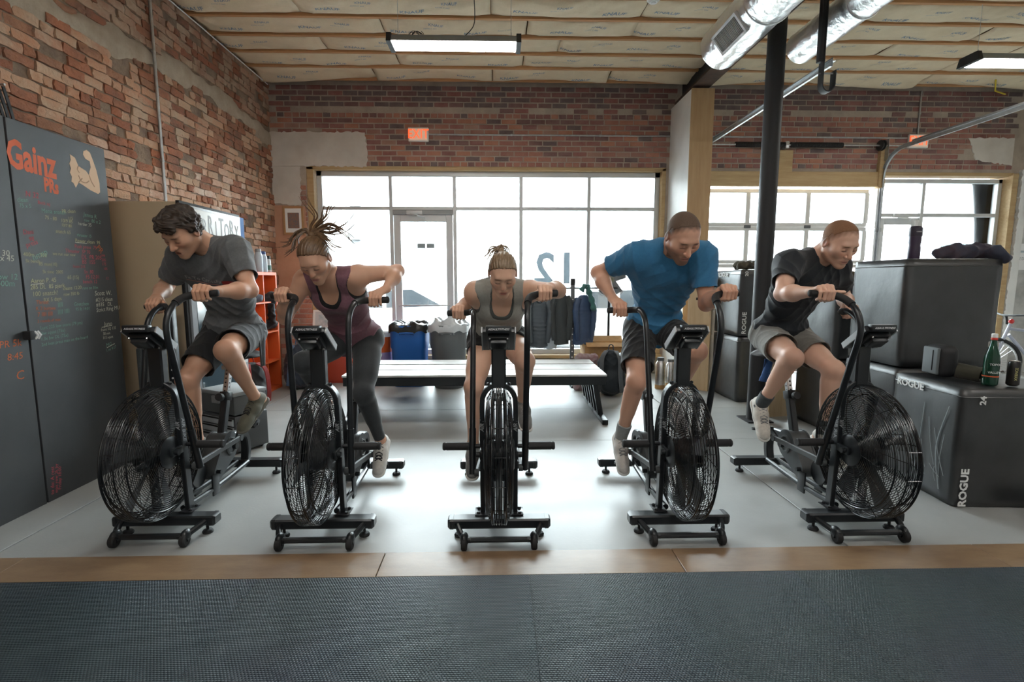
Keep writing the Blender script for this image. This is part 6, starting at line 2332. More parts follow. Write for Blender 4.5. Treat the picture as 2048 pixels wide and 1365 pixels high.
def lump(name, label, cat, ops, m, wr_amp=0.008, h=0.010, seed=1, group=None, parts=None):
    """soft bundle of cloth"""
    lo, hi = ops_bounds(ops)
    org = V((lo[0] + hi[0]) / 2, (lo[1] + hi[1]) / 2, lo[2] + 0.02)
    t = thing(name, label, cat, tuple(org), 0, group)
    sdf_object('fabric', ops, h, m, t, org, wrinkler((V(0.3, 0.2, 0.93), V(0.9, 0.2, -0.3), V(0.1, 0.97, 0.2)), wr_amp, seed))
    return t, org


DARKC = fabric('dark_navy_coat', (0.018, 0.023, 0.032))
GREYC = fabric('mid_grey_cloth', (0.10, 0.11, 0.12))
lump('jacket', 'dark jacket stuffed in an upper cube of the orange shelf', 'jacket', [('u', cone(V(-3.1, 6.56, 1.19), V(-2.97, 6.74, 1.22), 0.06, 0.07), 0.05), ('u', cone(V(-2.97, 6.72, 1.24), V(-2.95, 6.66, 1.02), 0.05, 0.035), 0.05)], DARKC, seed=2)
lump('jacket', 'dark coat spilling from the middle cube of the orange shelf', 'jacket', [('u', cone(V(-3.1, 6.55, 0.86), V(-3.0, 6.78, 0.86), 0.07, 0.065), 0.05), ('u', cone(V(-2.97, 6.70, 0.92), V(-2.95, 6.64, 1.10), 0.05, 0.05), 0.05)], fabric('black_coat', (0.012, 0.013, 0.016)), seed=3)
lump('cloth', 'grey-blue shirt bundled in a cube behind the grey tee', 'clothing', [('u', cone(V(-3.08, 6.2, 1.21), V(-2.99, 6.38, 1.22), 0.06, 0.06), 0.05)], fabric('grey_blue', (0.13, 0.16, 0.21)), seed=4)

# tool chest with drawers
tc = thing('tool_chest', 'grey tool chest with white drawer fronts behind the leftmost rider', 'tool chest', (-2.29, 4.34, 0), -0.5)
MB().box((0, 0, 0.17), (0.44, 0.30, 0.30), bev=0.006).build('drawer_case', [GREYP], tc)
for k in range(4):
    d_ = MB().box((0, -0.155, 0.055 + k * 0.072), (0.41, 0.014, 0.058), bev=0.004).build('drawer', [mat('white_drawer', (0.62, 0.65, 0.68), 0.4)], tc)
    MB().box((0, -0.167, 0.078 + k * 0.072), (0.40, 0.012, 0.010), bev=0.002).build('drawer_lip', [RUBBER], d_)
MB().box((0, 0, 0.41), (0.44, 0.30, 0.16), bev=0.012).build('top_box', [mat('slate_plastic', (0.14, 0.15, 0.155), 0.5)], tc)
MB().box((0, -0.0, 0.505), (0.45, 0.31, 0.035), bev=0.01).build('lid', [mat('grey_lid', (0.35, 0.37, 0.38), 0.5)], tc)
MB().box((0.0, -0.16, 0.45), (0.09, 0.02, 0.06), bev=0.004).build('latch', [SILVERP], tc)
for x in (-0.18, 0.18):
    for y in (-0.10, 0.10):
        MB().lathe([(0, -0.012), (0.022, -0.012), (0.022, 0.012), (0, 0.012)], 14, M_to((x, y, 0.022), (0, PI / 2, 0))).build('caster', [RUBBER], tc)


def backpack(label, loc, rz, m, m2, s=1.0, tilt=0.0):
    t = thing('backpack', label, 'backpack', loc, rz, None)
    org = V(0, 0, 0)
    ops = [('u', ellip(V(0, 0, 0.25 * s), V(0.155, 0.10, 0.25) * s), 0.02), ('u', ellip(V(0, 0.0, 0.16 * s), V(0.16, 0.11, 0.16) * s), 0.05), ('u', ellip(V(0, -0.09 * s, 0.16 * s), V(0.11, 0.06, 0.12) * s), 0.03), ('i', half(V(0, 0, 0.004), V(0, 0, -1)), 0.01)]
    sdf_object('pack', ops, 0.010, m, t, org, wrinkler((V(0, 0, 1), V(1, 0, 0), V(0, 1, 0)), 0.006, int(loc[1] * 10)))
    for sx in (-1, 1):
        MB().tube(smoothpath([(sx * 0.05 * s, -0.03 * s, 0.48 * s), (sx * 0.09 * s, -0.125 * s, 0.42 * s), (sx * 0.10 * s, -0.155 * s, 0.22 * s), (sx * 0.12 * s, -0.10 * s, 0.06 * s)], 5), 1.0, flat=(0.025, 0.008), up=(1, 0, 0)).build('strap', [m2], t)
    MB().tube(smoothpath([(-0.03, 0, 0.49 * s), (-0.02, 0, 0.54 * s), (0.02, 0, 0.54 * s), (0.03, 0, 0.49 * s)], 4), 0.008, n=6).build('top_loop', [m2], t)
    return t


NAVYB = fabric('navy_pack', (0.035, 0.050, 0.075))
backpack('navy backpack with blue straps on the floor beside the orange shelf', (-2.66, 6.72, 0), 0.4, NAVYB, fabric('blue_strap', (0.09, 0.16, 0.27)), 1.22)
backpack('small black bag leaning on the near end of the orange shelf', (-2.80, 5.72, 0), 0.9, fabric('black_pack', (0.012, 0.012, 0.014)), fabric('red_trim', (0.30, 0.03, 0.03)), 1.05)

# framed picture on the salmon plaster
FRW = mat('oak_frame', (0.42, 0.23, 0.10), 0.5)


def frame(label, w, h, M, m, inner, art):
    t = thing('picture_frame', label, 'picture frame', (0, 0, 0))
    t.matrix_local = M
    f = MB()
    b_ = 0.03
    for (c, s_) in (((0, h / 2 - b_ / 2, 0), (w, b_, 0.022)), ((0, -h / 2 + b_ / 2, 0), (w, b_, 0.022)), ((w / 2 - b_ / 2, 0, 0), (b_, h - 2 * b_, 0.022)), ((-w / 2 + b_ / 2, 0, 0), (b_, h - 2 * b_, 0.022))):
        f.box(c, s_, bev=0.003, seg=1)
    f.build('frame', [m], t, smooth=0)
    MB().box((0, 0, -0.004), (w - 2 * b_, h - 2 * b_, 0.006)).build('mount', [inner], t, smooth=0)
    MB().box((0, 0, 0.0), (w * 0.55, h * 0.55, 0.004)).build('print', [art], t, smooth=0)
    return t


ART1 = mat('crowd_print', (0.30, 0.14, 0.08), 0.6, n_scale=45, n_amt=1.0, col2=(0.10, 0.13, 0.16), detail=3)
ART2 = mat('pale_print', (0.62, 0.66, 0.68), 0.5, n_scale=14, n_amt=1.0, col2=(0.30, 0.42, 0.48), detail=3)
frame('oak framed picture on the salmon plaster beside the window', 0.30, 0.41, face_cam((-3.01, YB - 0.03, 2.315)), FRW, PAPERW, ART1)
# red low locker with a white frame leaning on top
lk = thing('low_locker', 'low red locker under the white leaning picture frame', 'locker', (-2.44, 7.28, 0))
REDP = mat('red_enamel', (0.42, 0.05, 0.025), 0.5)
MB().box((0, 0, 0.37), (0.62, 0.42, 0.74), bev=0.006).build('carcass', [REDP], lk)
for x in (-0.155, 0.155):
    d_ = MB().box((x, -0.215, 0.37), (0.29, 0.016, 0.68), bev=0.004).build('door', [mat('red_door', (0.46, 0.06, 0.03), 0.45)], lk)
    MB().box((x + 0.1, -0.23, 0.45), (0.015, 0.02, 0.08), bev=0.003).build('handle', [SILVERP], d_)
frame('white framed print leaning on the low red locker', 0.34, 0.28, M_to((-2.46, 7.22, 0.885)) @ M_to((0, 0, 0), (0, 0, 0)) @ face_cam((0, 0, 0)) @ Matrix.Rotation(-0.22, 4, 'X'), PAPERW, mat('grey_mount', (0.55, 0.58, 0.60), 0.6), ART2)
# low red bench with shoes, seen between the legs of the second rider
lb = thing('low_bench', 'low orange bench under the window left of the bins', 'bench', (-1.95, 7.30, 0))
MB().box((0, 0, 0.29), (0.30, 0.30, 0.035), bev=0.004).build('seat_board', [OS], lb)
for x in (-0.11, 0.11):
    for y in (-0.11, 0.11):
        MB().box((x, y, 0.136), (0.035, 0.035, 0.272)).build('leg', [OS], lb, smooth=0)

# =================================================================== bins, rack, benches
def bin_(label, loc, r0, r1, h, m, bagm, rim=True, tagm=None, bagh=0.06, square=False):
    t = thing('waste_bin', label, 'bin', loc)
    n = 36
    def ring(r, z):
        out = []
        for k in range(n):
            a = 2 * PI * k / n
            e = 1.0
            if square:
                c, s_ = abs(math.cos(a)), abs(math.sin(a))
                e = 1 / (c ** 5 + s_ ** 5) ** 0.2
            out.append((r * e * math.cos(a), r * e * math.sin(a), z))
        return out
    prof = [(r0 * 0.96, 0), (r0, 0.015), (r0 + (r1 - r0) * 0.62, h * 0.62), (r0 + (r1 - r0) * 0.63 + 0.010, h * 0.64), (r1, h - 0.05), (r1 + 0.018, h - 0.045), (r1 + 0.018, h - 0.005), (r1 + 0.008, h), (r1 - 0.012, h), (r1 - 0.02, h - 0.15)]
    vs, fs = [], []
    for (r, z) in prof:
        vs += ring(r, z)
    for j in range(len(prof) - 1):
        for k in range(n):
            fs.append([j * n + k, j * n + (k + 1) % n, (j + 1) * n + (k + 1) % n, (j + 1) * n + k])
    fs.append(list(range(n))[::-1])
    MB().add(vs, fs).build('bin_body', [m], t)
    for s_ in (-1, 1):
        MB().tube([(s_ * 0.09, -r1 - 0.012, h - 0.12), (s_ * 0.09, -r1 - 0.035, h - 0.10), (-s_ * 0.0, -r1 - 0.04, h - 0.095)], 0.011, n=8).build('handle', [m], t)
    if tagm:
        MB().box((0.0, -r1 - 0.004, h - 0.085), (0.075, 0.012, 0.022), bev=0.006).build('badge', [tagm], t)
    # liner bag: crinkled collar folded over the rim
    vs, fs = [], []
    rr = random.Random(int(loc[0] * 77))
    m_ = 60
    rows = [(-0.10, 0.022), (-0.02, 0.026), (0.012, 0.016), (0.02, -0.02), (bagh * 0.7, -0.05), (bagh * 0.3, -0.12), (-0.03, -0.20)]
    for j, (dz, dr_) in enumerate(rows):
        for k in range(m_):
            a = 2 * PI * k / m_
            e = 1.0
            if square:
                c, s_ = abs(math.cos(a)), abs(math.sin(a))
                e = 1 / (c ** 5 + s_ ** 5) ** 0.2
            w = 0.011 * math.sin(a * 5 + j * 0.4) + 0.007 * math.sin(a * 11 + j * 0.5) + rr.uniform(-0.002, 0.002)
            r = (r1 + dr_) * e + w * 0.5
            vs.append((r * math.cos(a), r * math.sin(a), h + dz + w * (1.6 if j != 2 else 0.5)))
    for j in range(len(rows) - 1):
        for k in range(m_):
            fs.append([j * m_ + k, j * m_ + (k + 1) % m_, (j + 1) * m_ + (k + 1) % m_, (j + 1) * m_ + k])
    MB().add(vs, fs).build('liner_bag', [bagm], t, 60)
    return t


BAGK = mat('black_bag', (0.02, 0.02, 0.02), 0.25)
BAGC = mat('clear_bag', (0.50, 0.53, 0.55), 0.25)
bin_('blue recycling bin with a black liner bag under the window', (-1.225, 6.98, 0), 0.215, 0.245, 0.84, mat('blue_plastic', (0.012, 0.115, 0.42), 0.45), BAGK, square=True, bagh=0.05)
bin_('round grey bin with a clear liner and red badge under the window', (-0.675, 6.80, 0), 0.20, 0.255, 0.86, mat('grey_bin', (0.13, 0.14, 0.145), 0.55), BAGC, tagm=mat('red_badge', (0.7, 0.06, 0.03), 0.4), bagh=0.10)
rb = thing('drinks_cooler', 'orange drinks cooler with white lid left of the blue bin', 'cooler', (-1.665, 7.12, 0))
MB().lathe([(0, 0), (0.15, 0), (0.155, 0.02), (0.16, 0.66), (0, 0.66)], 32).build('cooler_body', [mat('orange_plastic', (0.72, 0.13, 0.03), 0.4)], rb)
MB().lathe([(0, 0.66), (0.17, 0.66), (0.17, 0.72), (0.15, 0.74), (0, 0.75)], 32).build('lid', [PAPERW], rb)
MB().lathe([(0.162, 0.22), (0.163, 0.225), (0.163, 0.44), (0.162, 0.445)], 32).build('label_band', [mat('lilac_label', (0.33, 0.25, 0.45), 0.5)], rb)
MB().tube([(0, -0.155, 0.08), (0, -0.2, 0.08), (0, -0.205, 0.05)], 0.012, n=8).build('tap', [PAPERW], rb)

# clothes rack
rk = thing('clothes_rack', 'black drilled post clothes rack hung with jackets by the window', 'clothes rack', (1.02, 6.95, 0))
MB().box((0, 0, 0.71), (0.055, 0.055, 1.38), bev=0.004).build('post', [mat('grey_rack', (0.10, 0.11, 0.12), 0.5)], rk)
MB().box((0, 0, 1.42), (0.06, 0.06, 0.09), bev=0.006).build('cap', [RUBBER], rk)
MB().tube([(-0.62, 0, 1.335), (0.62, 0, 1.335)], 0.012).build('rail', [RUBBER], rk)
MB().box((0, 0, 0.012), (0.09, 0.6, 0.024), bev=0.004).build('foot', [RUBBER], rk)
for k in range(12):
    put('hole', hm, rk, (0, -0.029, 0.3 + 0.08 * k))
MB().lathe([(0, 0), (0.02, 0), (0.022, 0.01), (0, 0.014)], 14, M_to((0, -0.03, 1.03), (PI / 2, 0, 0))).build('orange_pin', [ORG], rk)


def garment(name, label, x, zt_, zb, w0, w1, m, quilt=0.0, hood=False, rot=0.0, y=6.95, sleeve=True, dep=0.075):
    t = thing(name, label, 'jacket', (x, y, zt_), rot, 'jackets on the clothes rack')
    H_ = zt_ - zb
    n, k_ = 44, 40
    vs, fs = [], []
    for j in range(k_ + 1):
        v = j / k_
        z = -H_ * v
        w = (w0 * 0.45 + (w0 * 0.55) * min(1, v / 0.12) ** 0.7) + (w1 - w0) * v
        d_ = dep * (0.55 + 0.45 * min(1, v / 0.15)) * (1 + 0.15 * v)
        q = 1 + quilt * (abs(math.sin(PI * v * H_ / 0.055)) ** 0.6 - 0.6)
        for i in range(n):
            a = 2 * PI * i / n
            fold = 1 + 0.07 * math.sin(a * 5 + 2.0 * math.sin(v * 5) + x * 9) * (0.3 + v)
            vs.append((w * math.cos(a) * q * (0.98 + 0.02 * fold), d_ * math.sin(a) * fold * q, z + 0.01 * math.sin(a * 3 + x * 5) * v))
    for j in range(k_):
        for i in range(n):
            fs.append([j * n + i, j * n + (i + 1) % n, (j + 1) * n + (i + 1) % n, (j + 1) * n + i])
    fs.append(list(range(n)))
    fs.append([k_ * n + i for i in range(n)][::-1])
    MB().add(vs, fs).build('garment_body', [m], t, 60)
    if sleeve:
        for sx in (-1, 1):
            pts = smoothpath([(sx * w0 * 0.75, -0.01, -0.05), (sx * (w0 + 0.03), -0.045, -H_ * 0.3), (sx * (w0 + 0.015), -0.06, -H_ * 0.65), (sx * (w0 - 0.005), -0.05, -H_ * 0.92)], 10)
            rs = [(0.050 - 0.018 * i / len(pts)) * (1 + quilt * 0.9 * (abs(math.sin(i * 1.05)) ** 0.6 - 0.6) + 0.05 * math.sin(i * 1.3)) for i in range(len(pts))]
            MB().tube(pts, rs, n=14).build('sleeve', [m], t, 60)
    if hood:
        MB().ell((0, -0.045, -0.03), (w0 * 0.62, 0.07, 0.085), nu=18, nv=12).build('hood', [m], t)
    MB().tube(smoothpath([(0, 0, -0.01), (0, 0, 0.03), (0.012, 0, 0.055), (0.0, 0, 0.07)], 4), 0.0035, n=6).build('hanger_hook', [GALV], t)
    return t


garment('puffer_jacket', 'grey ribbed puffer jacket hanging at the left of the rack', 0.56, 1.235, 0.53, 0.115, 0.14, mat('grey_nylon', (0.065, 0.08, 0.095), 0.45, bump=0.1), 0.16, True)
garment('shirt', 'pale blue shirt hanging between the two dark jackets', 0.715, 1.22, 0.50, 0.075, 0.09, fabric('pale_blue', (0.45, 0.52, 0.58)), 0, False, sleeve=False, dep=0.05)
garment('bomber_jacket', 'dark charcoal jacket hanging left of the rack post', 0.86, 1.27, 0.565, 0.10, 0.115, fabric('charcoal_jacket', (0.045, 0.053, 0.055)), 0.0, False)
garment('puffer_jacket', 'navy quilted puffer jacket hanging right of the rack post', 1.17, 1.24, 0.565, 0.105, 0.15, mat('navy_nylon', (0.035, 0.065, 0.135), 0.45, bump=0.1), 0.10, False, 0.3)
sc_ = thing('scarf', 'teal scarf draped over the rail above the navy puffer', 'scarf', (1.19, 6.90, 1.36))
pts = smoothpath([(-0.06, 0.0, -0.06), (-0.02, -0.02, -0.005), (0.02, -0.02, -0.01), (0.05, -0.03, -0.10), (0.09, -0.035, -0.22), (0.11, -0.03, -0.33)], 8)
MB().tube(pts, [0.036 + 0.008 * math.sin(i * 0.9) for i in range(len(pts))], n=14).build('knit', [fabric('teal_knit', (0.045, 0.15, 0.14))], sc_, 60)

# cardboard box, bag, folded shirts by the rack
cbx = thing('cardboard_box', 'open cardboard box on the floor under the navy puffer', 'box', (1.47, 6.90, 0))
CARD = mat('cardboard', (0.50, 0.30, 0.13), 0.8, n_scale=4, n_amt=0.2)
for (c, s_) in (((0, -0.20, 0.29), (0.62, 0.008, 0.57)), ((0, 0.20, 0.29), (0.62, 0.008, 0.57)), ((-0.307, 0, 0.29), (0.008, 0.40, 0.57)), ((0.307, 0, 0.29), (0.008, 0.40, 0.57))):
    MB().box(c, s_).build('side_panel', [CARD], cbx, smooth=0)
MB().box((0, 0, 0.008), (0.60, 0.38, 0.012)).build('bottom_panel', [CARD], cbx, smooth=0)
MB().box((0, -0.245, 0.585), (0.60, 0.10, 0.006), rot=(0.5, 0, 0)).build('flap', [CARD], cbx, smooth=0)
MB().box((0, 0.26, 0.61), (0.60, 0.12, 0.006), rot=(0.6, 0, 0)).build('flap', [CARD], cbx, smooth=0)
backpack('slumped black backpack on the floor at the right end of the benches', (1.40, 6.20, 0), -0.2, fabric('black_blue_pack', (0.018, 0.025, 0.032)), GREYC, 1.18)
lump('folded_shirt', 'crumpled dark red and white shirt behind the benches', 'clothing', [('u', cone(V(1.06, 6.55, 0.43), V(1.25, 6.5, 0.44), 0.06, 0.05), 0.04), ('u', cone(V(1.08, 6.55, 0.06), V(1.24, 6.52, 0.40), 0.10, 0.07), 0.05)], fabric('dark_red', (0.20, 0.03, 0.045), (0.45, 0.40, 0.40), scale=9), seed=9)

# three flat benches set side by side
BTOP = mat('bench_white', (0.70, 0.70, 0.69), 0.32, n_scale=3, n_amt=0.2)
BNOTE = ['front flat bench of the three, with the dark front edge showing', 'middle flat bench of the three pushed together', 'rear flat bench of the three, nearest the bins']
for k, yc in enumerate((5.22, 5.56, 5.92)):
    t = thing('flat_bench', BNOTE[k], 'bench', (-0.24, yc, 0), 0, 'three flat benches pushed together')
    MB().box((0, 0, 0.472), (2.70, 0.305, 0.022), bev=0.004, seg=1).build('bench_top', [BTOP], t, smooth=0)
    MB().box((0, 0, 0.415), (2.68, 0.30, 0.09), bev=0.006, seg=1).build('bench_frame', [BLACK], t, smooth=0)
    for x in (-1.24, 0.0, 1.24):
        s_ = 0 if x == 0 else (1 if x > 0 else -1)
        MB().tube([(x, -0.09, 0.38), (x + s_ * 0.06, -0.09, 0.05)], 1.0, flat=(0.028, 0.028), up=(1, 0, 0)).build('leg', [BLACK], t)
        MB().tube([(x, 0.09, 0.38), (x + s_ * 0.06, 0.09, 0.05)], 1.0, flat=(0.028, 0.028), up=(1, 0, 0)).build('leg', [BLACK], t)
        MB().box((x + s_ * 0.065, 0.0 if k else -0.08, 0.026), (0.06, 0.335 if k else 0.49, 0.05), bev=0.004).build('foot_rail', [BLACK], t)
# =================================================================== right side: padded boxes, wooden boxes
FOAM = mat('black_vinyl_cover', (0.015, 0.0165, 0.018), 0.40, spec=0.9, n_scale=6, n_amt=0.3, col2=(0.028, 0.03, 0.033), bump=0.35, b_scale=7, detail=7)
SCUFF = mat('scuff_grey', (0.25, 0.27, 0.28), 0.6)
WHT = mat('white_print_ink', (0.72, 0.73, 0.73), 0.5)


def foam_box(label, c, size, rz, marks=(), seams=True, seed=0):
    """c: centre of the base"""
    t = thing('foam_plyo_box', label, 'plyo box', c, rz, 'black padded plyo boxes')
    w, d, h = size
    n = 12
    bm = bmesh.new()
    bmesh.ops.create_cube(bm, size=1.0)
    bmesh.ops.scale(bm, vec=(w, d, h), verts=bm.verts)
    bmesh.ops.subdivide_edges(bm, edges=bm.edges[:], cuts=n, use_grid_fill=True)
    r = 0.022
    for v in bm.verts:
        p = v.co.copy()
        q = Vector((max(-w / 2 + r, min(w / 2 - r, p.x)), max(-d / 2 + r, min(d / 2 - r, p.y)), max(-h / 2 + r, min(h / 2 - r, p.z))))
        e = p - q
        if e.length > 1e-6:
            p = q + e.normalized() * r
        bul = 0.010
        fx, fy, fz = 1 - (2 * p.x / w) ** 2, 1 - (2 * p.y / d) ** 2, 1 - (2 * p.z / h) ** 2
        k = 0.006 * vnoise(p.x * 9 + seed, p.y * 9, p.z * 7, seed)
        if abs(e.x) > 1e-6:
            p.x += math.copysign((bul * fy * fz + k * 0.8), e.x)
        if abs(e.y) > 1e-6:
            p.y += math.copysign((bul * fx * fz + k * 0.8), e.y)
        if e.z > 1e-6:
            p.z += -0.004 * fx * fy
        v.co = p + Vector((0, 0, h / 2))
    me = bpy.data.meshes.new('cover')
    bm.to_mesh(me)
    bm.free()
    me.materials.append(FOAM)
    me.polygons.foreach_set('use_smooth', [True] * len(me.polygons))
    co = put('cover', me, t)
    for (kind, body, pos, sz, rot) in marks:
        M = {'L': face_nx((-w / 2 - 0.0135, pos[0], pos[1])), 'F': face_cam((pos[0], -d / 2 - 0.0135, pos[1]))}[kind]
        put('printed_name', text_mesh(body, sz, WHT, 0.028, 0, 0.0015, 1.0, 1.12), t, M=M @ Matrix.Rotation(rot, 4, 'Z'))
    if seams:
        for zz in (h * 0.93,):
            q = []
            for (cx_, cy_, a0_) in ((w / 2 - r, d / 2 - r, 0), (-w / 2 + r, d / 2 - r, PI / 2), (-w / 2 + r, -d / 2 + r, PI), (w / 2 - r, -d / 2 + r, 1.5 * PI)):
                for g_ in range(5):
                    an_ = a0_ + g_ * PI / 8
                    q.append((cx_ + (r + 0.001) * math.cos(an_), cy_ + (r + 0.001) * math.sin(an_), zz))
            MB().tube(q, 0.004, n=5, closed=True).build('seam', [FOAM], t)
    return t


fa = foam_box('front padded box lettered in white with bottles and a bag on it', (3.275, 3.275, 0), (0.74, 0.60, 0.77), -0.06,
              (('L', 'ROGUE', (0.125, 0.715), 0.066, 0), ('F', 'ROGUE', (-0.32, 0.135), 0.066, PI / 2), ('F', '24', (-0.26, 0.70), 0.05, PI / 2)), seed=1)
# scuffs on its window-side face
r = random.Random(4)
for k in range(12):
    y0 = r.uniform(-0.25, 0.1)
    z0 = r.uniform(0.10, 0.3)
    y1 = y0 + r.uniform(-0.05, 0.12)
    z1 = z0 + r.uniform(0.05, 0.35)
    MB().tube(smoothpath([(-0.3835, y0, z0), (-0.3845, (y0 + y1) / 2 + 0.01, (z0 + z1) / 2), (-0.3835, y1, z1)], 4), 1.0, flat=(0.0012, 0.0014), up=(1, 0, 0)).build('scuff', [SCUFF], fa)
MB().tube(smoothpath([(-0.384, -0.20, 0.08), (-0.386, -0.15, 0.35), (-0.384, -0.22, 0.64)], 6), 1.0, flat=(0.0015, 0.003), up=(1, 0, 0)).build('scuff', [SCUFF], fa)
MB().tube(smoothpath([(-0.384, 0.02, 0.12), (-0.386, -0.01, 0.40), (-0.384, -0.02, 0.62)], 6), 1.0, flat=(0.0015, 0.002), up=(1, 0, 0)).build('scuff', [SCUFF], fa)
foam_box('lower padded box behind the front one, carrying the big upper box', (3.36, 3.93, 0), (0.74, 0.60, 0.785), -0.02, seed=2)
fb = foam_box('big upper padded box with the purple bottle on top', (3.345, 3.93, 0.79), (0.69, 0.60, 0.81), -0.04, seed=3)
foam_box('lower padded box of the stack right of the black tee', (3.47, 4.86, 0), (0.70, 0.58, 0.70), 0.0, (('F', '24', (-0.30, 0.66), 0.05, PI / 2),), seed=4)
foam_box('upper padded box of the stack right of the black tee', (3.46, 4.86, 0.705), (0.70, 0.58, 0.73), 0.03, seed=5)
foam_box('lower padded box of the stack behind the blue tee rider', (3.10, 6.13, 0), (0.60, 0.66, 0.78), 0.03, seed=6)
foam_box('upper padded box of the stack behind the blue tee rider', (3.10, 6.13, 0.785), (0.60, 0.66, 0.78), 0.02,
         (('F', 'ROGUE', (-0.25, 0.16), 0.068, PI / 2), ('F', '20', (-0.25, 0.73), 0.05, PI / 2), ('L', 'ROGUE', (0.12, 0.72), 0.075, 0)), seed=7)

BIRCH = mat('birch_plywood', (0.66, 0.51, 0.33), 0.5, n_scale=3, n_amt=0.45, col2=(0.54, 0.39, 0.22), stretch=(7, 7, 0.7), detail=8)
EDGEP = mat('plywood_edge', (0.36, 0.24, 0.13), 0.7)


def wood_box(label, c, size, rz):
    t = thing('wooden_plyo_box', label, 'plyo box', c, rz, 'wooden plyo boxes')
    w, d, h = size
    th = 0.018
    for (n_, cc, ss) in (('front_panel', (0, -d / 2 + th / 2, h / 2), (w, th, h)), ('rear_panel', (0, d / 2 - th / 2, h / 2), (w, th, h)), ('side_panel', (-w / 2 + th / 2, 0, h / 2), (th, d - 2 * th, h)), ('side_panel', (w / 2 - th / 2, 0, h / 2), (th, d - 2 * th, h)), ('top_panel', (0, 0, h - th / 2), (w - 2 * th, d - 2 * th, th))):
        MB().box(cc, ss, bev=0.002, seg=1).build(n_, [BIRCH], t, smooth=0)
    for s_ in (-1, 1):
        pts = [(s_ * (w / 2 + 0.001), -0.05, h * 0.62), (s_ * (w / 2 + 0.001), 0.05, h * 0.62)]
        MB().tube(pts, 1.0, flat=(0.0012, 0.017), up=(1, 0, 0)).build('hand_hole', [RUBBER], t)
    return t


wood_box('lower wooden box in front of the pier behind the blue tee rider', (2.72, 6.615, 0), (0.31, 0.31, 0.74), PI / 4)
wood_box('upper wooden box in front of the pier behind the blue tee rider', (2.72, 6.615, 0.742), (0.31, 0.31, 0.74), PI / 4 + 0.02)
wood_box('wooden box standing by the foot of the black column', (2.945, 5.33, 0), (0.26, 0.34, 0.86), 0.2)

# soft things and bottles lying on the boxes
CAMO = mat('camouflage_cloth', (0.10, 0.085, 0.055), 0.9, n_scale=16, n_amt=1.0, col2=(0.045, 0.04, 0.03), detail=2)
lump('jacket', 'brown camouflage jacket piled on the padded boxes behind the blue tee rider', 'jacket', [('u', cone(V(2.86, 5.95, 1.61), V(3.18, 6.0, 1.62), 0.055, 0.055), 0.05), ('u', cone(V(2.90, 6.1, 1.62), V(3.26, 6.02, 1.62), 0.06, 0.05), 0.05), ('u', ellip(V(3.20, 5.95, 1.65), V(0.08, 0.06, 0.05)), 0.04), ('i', half(V(0, 0, 1.568), V(0, 0, -1)), 0.01)], CAMO, 0.010, seed=11)
lump('glove', 'small tan glove lying beside the camouflage jacket', 'glove', [('u', cone(V(3.33, 5.93, 1.59), V(3.37, 5.95, 1.59), 0.028, 0.022), 0.02), ('u', cone(V(3.36, 5.93, 1.60), V(3.39, 5.92, 1.61), 0.012, 0.010), 0.01), ('i', half(V(0, 0, 1.567), V(0, 0, -1)), 0.005)], fabric('tan_leather', (0.42, 0.30, 0.18)), 0.004, 0.006, seed=12)
lump('cap', 'camouflage cap and strap on the stack right of the black tee', 'cap', [('u', ellip(V(3.30, 4.82, 1.475), V(0.09, 0.09, 0.075)), 0.02), ('u', cone(V(3.25, 4.72, 1.455), V(3.36, 4.70, 1.455), 0.03, 0.03, (V(0, 0, 1), 0.4)), 0.02), ('u', ellip(V(3.42, 4.86, 1.47), V(0.07, 0.06, 0.06)), 0.02), ('i', half(V(0, 0, 1.439), V(0, 0, -1)), 0.005)], CAMO, 0.006, 0.007, seed=13)
ztB = 1.602
pb = thing('sports_bottle', 'tall dark purple sports bottle on the big upper padded box', 'bottle', (3.20, 3.86, ztB))
MB().lathe([(0, 0), (0.036, 0), (0.040, 0.008), (0.040, 0.085), (0.036, 0.105), (0.040, 0.125), (0.040, 0.175), (0, 0.175)], 24).build('bottle_body', [mat('purple_plastic', (0.045, 0.030, 0.060), 0.3)], pb)
MB().lathe([(0, 0.172), (0.043, 0.172), (0.044, 0.19), (0.042, 0.235), (0.03, 0.25), (0, 0.25)], 24).build('lid', [mat('dark_lid', (0.03, 0.022, 0.04), 0.35)], pb)
MB().lathe([(0, 0.25), (0.014, 0.25), (0.012, 0.275), (0.016, 0.28), (0.014, 0.295), (0, 0.297)], 14).build('spout', [PAPERW], pb)
put('printed_name', text_mesh('CAMELBAK', 0.012, WHT, 0, 0, 0.0004), pb, M=face_cam((0, -0.0445, 0.205)))
lump('jacket', 'dark maroon and blue jacket crumpled on the big upper padded box', 'jacket', [('u', cone(V(3.36, 3.82, 1.64), V(3.50, 3.84, 1.64), 0.045, 0.05), 0.04), ('u', cone(V(3.48, 3.82, 1.65), V(3.68, 3.80, 1.66), 0.055, 0.065), 0.05), ('u', cone(V(3.40, 3.80, 1.66), V(3.47, 3.80, 1.70), 0.03, 0.03), 0.03), ('u', cone(V(3.68, 3.70, 1.65), V(3.70, 3.62, 1.60), 0.05, 0.04), 0.04)],
     fabric('maroon_blue', (0.055, 0.025, 0.03), (0.03, 0.05, 0.085), scale=6), 0.010, seed=14)
zA = 0.775
bg_ = thing('pouch_bag', 'black zipped pouch with a grey side on the front padded box', 'bag', (3.065, 3.38, zA), -0.15)
MB().box((0, 0, 0.115), (0.13, 0.20, 0.22), bev=0.05, seg=4).build('pouch', [mat('black_pouch', (0.012, 0.013, 0.015), 0.6)], bg_)
MB().box((-0.062, 0, 0.115), (0.02, 0.15, 0.185), bev=0.009, seg=3).build('side_gusset', [mat('grey_gusset', (0.11, 0.125, 0.13), 0.6)], bg_)
